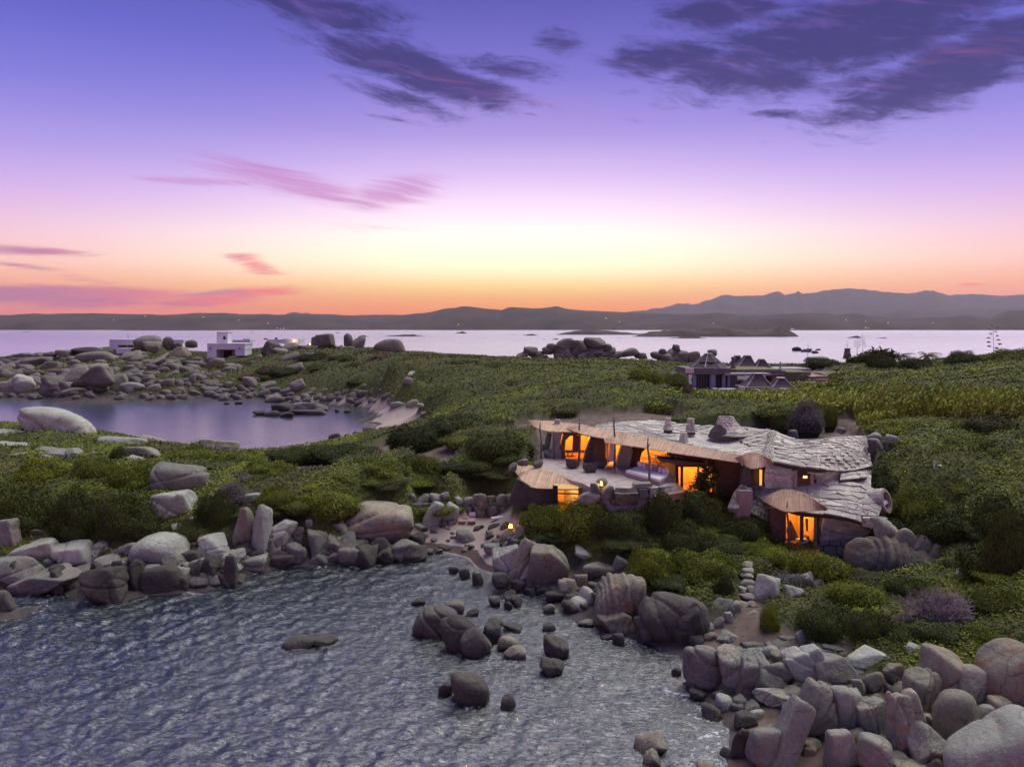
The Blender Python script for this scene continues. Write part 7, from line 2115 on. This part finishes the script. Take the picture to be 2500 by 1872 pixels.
o = boulder(1896, 942, 1952, 982, 'ribbed grey boulder leaning on the front pyramid roofs', None, rot=-20, mat_='granite', d=112, grooves=3, gdir=40)

# ---------------------------------------------------------------- white houses on the far headland
def wbox(u0, v0, u1, v1, d, th, name, m, root, label=None):
    o = pb(u0, v0, u1, v1, d, th).done(name, M[m], root)
    if label: o['label'] = label
    return o
h1 = empty('white_house', pix(306, 850, 246), 'low white house with a deep porch, at the left on the far headland', 'house')
wbox(267, 830, 288, 852, 246, 8, 'wall', 'white', h1); wbox(288, 830, 326, 842, 246, 8, 'wall', 'white', h1); wbox(326, 830, 336, 854, 246, 8, 'wall', 'white', h1); wbox(288, 842, 326, 854, 249, 4, 'porch_wall', 'plaster', h1); wbox(308, 842, 312, 854, 248.8, .5, 'porch_pillar', 'white', h1)
wbox(284, 850, 320, 863, 240, 4, 'terrace_wall', 'white', h1); wbox(267, 828.6, 338, 830.4, 245.7, 8.5, 'parapet', 'whitecap', h1)
wbox(197, 853, 224, 870, 244, 6, 'wall', 'white', h1); wbox(196, 851.8, 225, 853.3, 243.8, 6.3, 'parapet', 'whitecap', h1)
wbox(420, 829, 448, 838, 262, 6, 'wall', 'white', h1, 'far white block behind the horn-shaped boulder')
h2 = empty('white_tower_house', pix(545, 876, 228), 'white house with a square tower on the far headland', 'house')
wbox(529, 811, 556, 842, 232, 4, 'tower', 'white', h2); wbox(528.5, 810, 557, 811.5, 231.9, 4.2, 'tower_parapet', 'whitecap', h2); wbox(545, 821.5, 550, 829, 231.7, .2, 'window', 'dark', h2)
wbox(506, 840, 528, 876, 228, 7, 'wall', 'white', h2); wbox(528, 840, 590, 853, 228, 7, 'wall', 'white', h2); wbox(590, 840, 597.5, 853, 228, 7, 'wall', 'white', h2); wbox(528, 853, 574, 876, 231.5, 3, 'porch_wall', 'plaster', h2); wbox(574, 853, 597.5, 868, 228.3, 6, 'wall', 'white', h2)
wbox(505, 838.4, 598.5, 840.2, 227.8, 7.4, 'parapet', 'whitecap', h2); wbox(546, 856, 566, 874, 231.3, .2, 'door', 'dark', h2); wbox(512, 848, 515, 853, 227.8, .2, 'wall_lamp', 'metal', h2); wbox(583, 848, 586, 853, 227.8, .2, 'wall_lamp', 'metal', h2)
wbox(508, 874, 548, 880, 226, 3, 'terrace_wall', 'plaster', h2)
h3 = empty('white_house', pix(600, 836, 250), 'long low white block right behind the tower house', 'house'); wbox(556, 829.5, 612, 836, 252, 5, 'wall', 'white', h3); wbox(594, 827, 610, 834, 251, 3, 'roof_block', 'white', h3)
h4 = empty('white_house', pix(690, 836, 250), 'flat white house with a lit lamp on its wall', 'house'); wbox(652, 828.5, 690, 838, 250, 5, 'wall', 'white', h4); wbox(690, 827, 733, 840, 248, 5, 'wall', 'white', h4); wbox(671, 824, 676, 829, 250.5, 1, 'chimney', 'concrete', h4); wbox(644, 826, 651, 829, 252, 1, 'chimney', 'concrete', h4)
def glow(u, v, d, r, label, m='lamp', e=30, col=(1, .6, .25)):
    b = pix(u, v, d); o = link('lamp_globe', mesh_np('lamp_globe', ICO[2][0] * r, ICO[2][1]), M[m]); o.location = b; tag(o, label, 'lamp'); light_at(b + Vector((0, -r * 2.2, 0)), e, col, r, 'lamp_light')
glow(718, 832.5, 247.3, .22, 'bright lamp on the flat white house', e=60)
glow(1170, 893.5, 165, .16, 'small warm lamp glowing in the far scrub', e=30); glow(1068, 898, 160, .10, 'tiny green lamp in the far scrub', 'lampgreen', 1, (.2, 1, .2)); glow(757, 840, 240, .14, 'small lamp between the far boulders', e=12)
for (u0, v0, u1, v1, d, lab) in ((905, 850, 913, 862, 236, 'little white wall corner beside the huge dome boulder'), (955, 879, 988, 887, 205, 'low grey slab roof in the scrub below the dome boulder'), (1086, 876, 1120, 882, 215, 'flat grey roof corner half buried in scrub'), (1062, 882, 1080, 889, 212, 'pale slanting wall end in the scrub')):
    o = pb(u0, v0, u1, v1, d, 2.5).done('garden_wall', M['white'] if 'white' in lab else M['concrete']); tag(o, lab, 'wall')
b = empty('skylight_dome', pix(1160, 895, 168), 'pale green lit patch of lawn wall beside the warm lamp', 'garden wall'); pb(1142, 893, 1182, 898, 166, .5).done('wall', M['plaster'], b)
for (u0, u1, v, d, lab) in ((1237, 1301, 896, 172, 'flat reed pergola in the meadow, left of the pair'), (1309, 1362, 895, 170, 'flat reed pergola in the meadow, right of the pair')):
    r = empty('pergola', pix((u0 + u1) / 2, v + 9, d), lab, 'pergola', 'pergolas in the meadow'); P = [pix(u0, v + 3, d), pix(u1, v + 3, d), pix(u1 - 3, v - 0.5, d + 5), pix(u0 + 5, v - .5, d + 5)]
    MB().slab(P, .18, (0, 0, -1)).done('roof', M['reed'], r)
    for p in ((u0 + 3, d + .1), (u1 - 4, d + .1), (u0 + 8, d + 4.5), (u1 - 8, d + 4.5)): q = pix(p[0], v + 3, p[1]); MB().tube([q - Vector((0, 0, 1.6)), q], .09, 5).done('post', M['wood'], r)
# sailing boats moored before the far coast
def boat(u, d, mast, label, L=9.0, mm='sail'):
    x = (u - CX) / F * d; r = empty('sailing_boat', (x, d, 0), label, 'boat', 'boats moored off the far coast'); mb = MB(); V = []
    for (f, w, z) in ((-.5, .30, 1.0), (-.2, .5, .95), (.2, .45, 1.0), (.5, .03, 1.25)):
        V += [(x + f * L, d - w * 3, z), (x + f * L * .94, d - w * 1.6, -.2), (x + f * L * .94, d + w * 1.6, -.2), (x + f * L, d + w * 3, z)]
    mb.add(V, [[k * 4 + j, k * 4 + j + 1, k * 4 + j + 5, k * 4 + j + 4] for k in range(3) for j in range(3)] + [[k * 4 + 3, k * 4, k * 4 + 4, k * 4 + 7] for k in range(3)] + [[0, 3, 2, 1], [12, 13, 14, 15]]).done('hull', M[mm], r)
    MB().box((x - L * .05, d, 1.6), (L * .4, 2.0, .9)).done('cabin', M['sail'], r, bevel=.2); MB().tube([(x + L * .05, d, 1), (x + L * .05, d, mast)], .12, 5).done('mast', M['metal'], r); MB().tube([(x + L * .05, d, 2.4), (x - L * .4, d, 2.5)], .12, 5).done('boom', M['metal'], r)
boat(826, 2500, 22, 'pale catamaran with a tall mast, right of the boats', 15); boat(617, 2900, 17, 'white boat left of the moored boats', 13); boat(663, 3100, 15, 'white boat in the middle of the moored boats', 13); boat(695, 3000, 12, 'small boat between the middle boat and the catamaran', 6)
# lights of far villages
g = random.Random(9); k = 0
FL = plain('village_lights', (1, .7, .4), .5, 0, 1, 0, 0, (1, .55, .3), 1.5)
mb = MB()
for (u, v) in ((705, 790), (672, 801), (680, 802), (688, 802), (640, 783), (560, 776), (2120, 800), (2127, 801), (1942, 803), (1996, 783), (2040, 786), (2090, 790), (1460, 779), (1490, 787), (1130, 793), (430, 774), (360, 783), (1700, 790), (2190, 790), (1938, 803)):
    q = pix(u, v, 5250 if v > 795 else 5900); mb.box((q.x, 5290 if v > 795 else q.y - 500, q.z), (g.uniform(3, 7), 3, 3))
o = mb.done('village_lights', FL); o['kind'] = 'stuff'
# ---------------------------------------------------------------- air
def haze():
    mb = MB(); X = 32000
    mb.box((0, 15450, 700), (2 * X, 31900, 1420))
    m = bpy.data.materials.new('air'); m.use_nodes = True; t = NT(m.node_tree); t.n.clear()
    out = t.new('ShaderNodeOutputMaterial'); v = t.new('ShaderNodeVolumePrincipled')
    v.inputs['Color'].default_value = (0.86, 0.80, 0.92, 1); v.inputs['Density'].default_value = HAZE; v.inputs['Anisotropy'].default_value = 0.3
    t.l.new(v.outputs[0], out.inputs['Volume'])
    o = mb.done('haze', m); o['kind'] = 'stuff'
HAZE = 1.5e-5
haze()
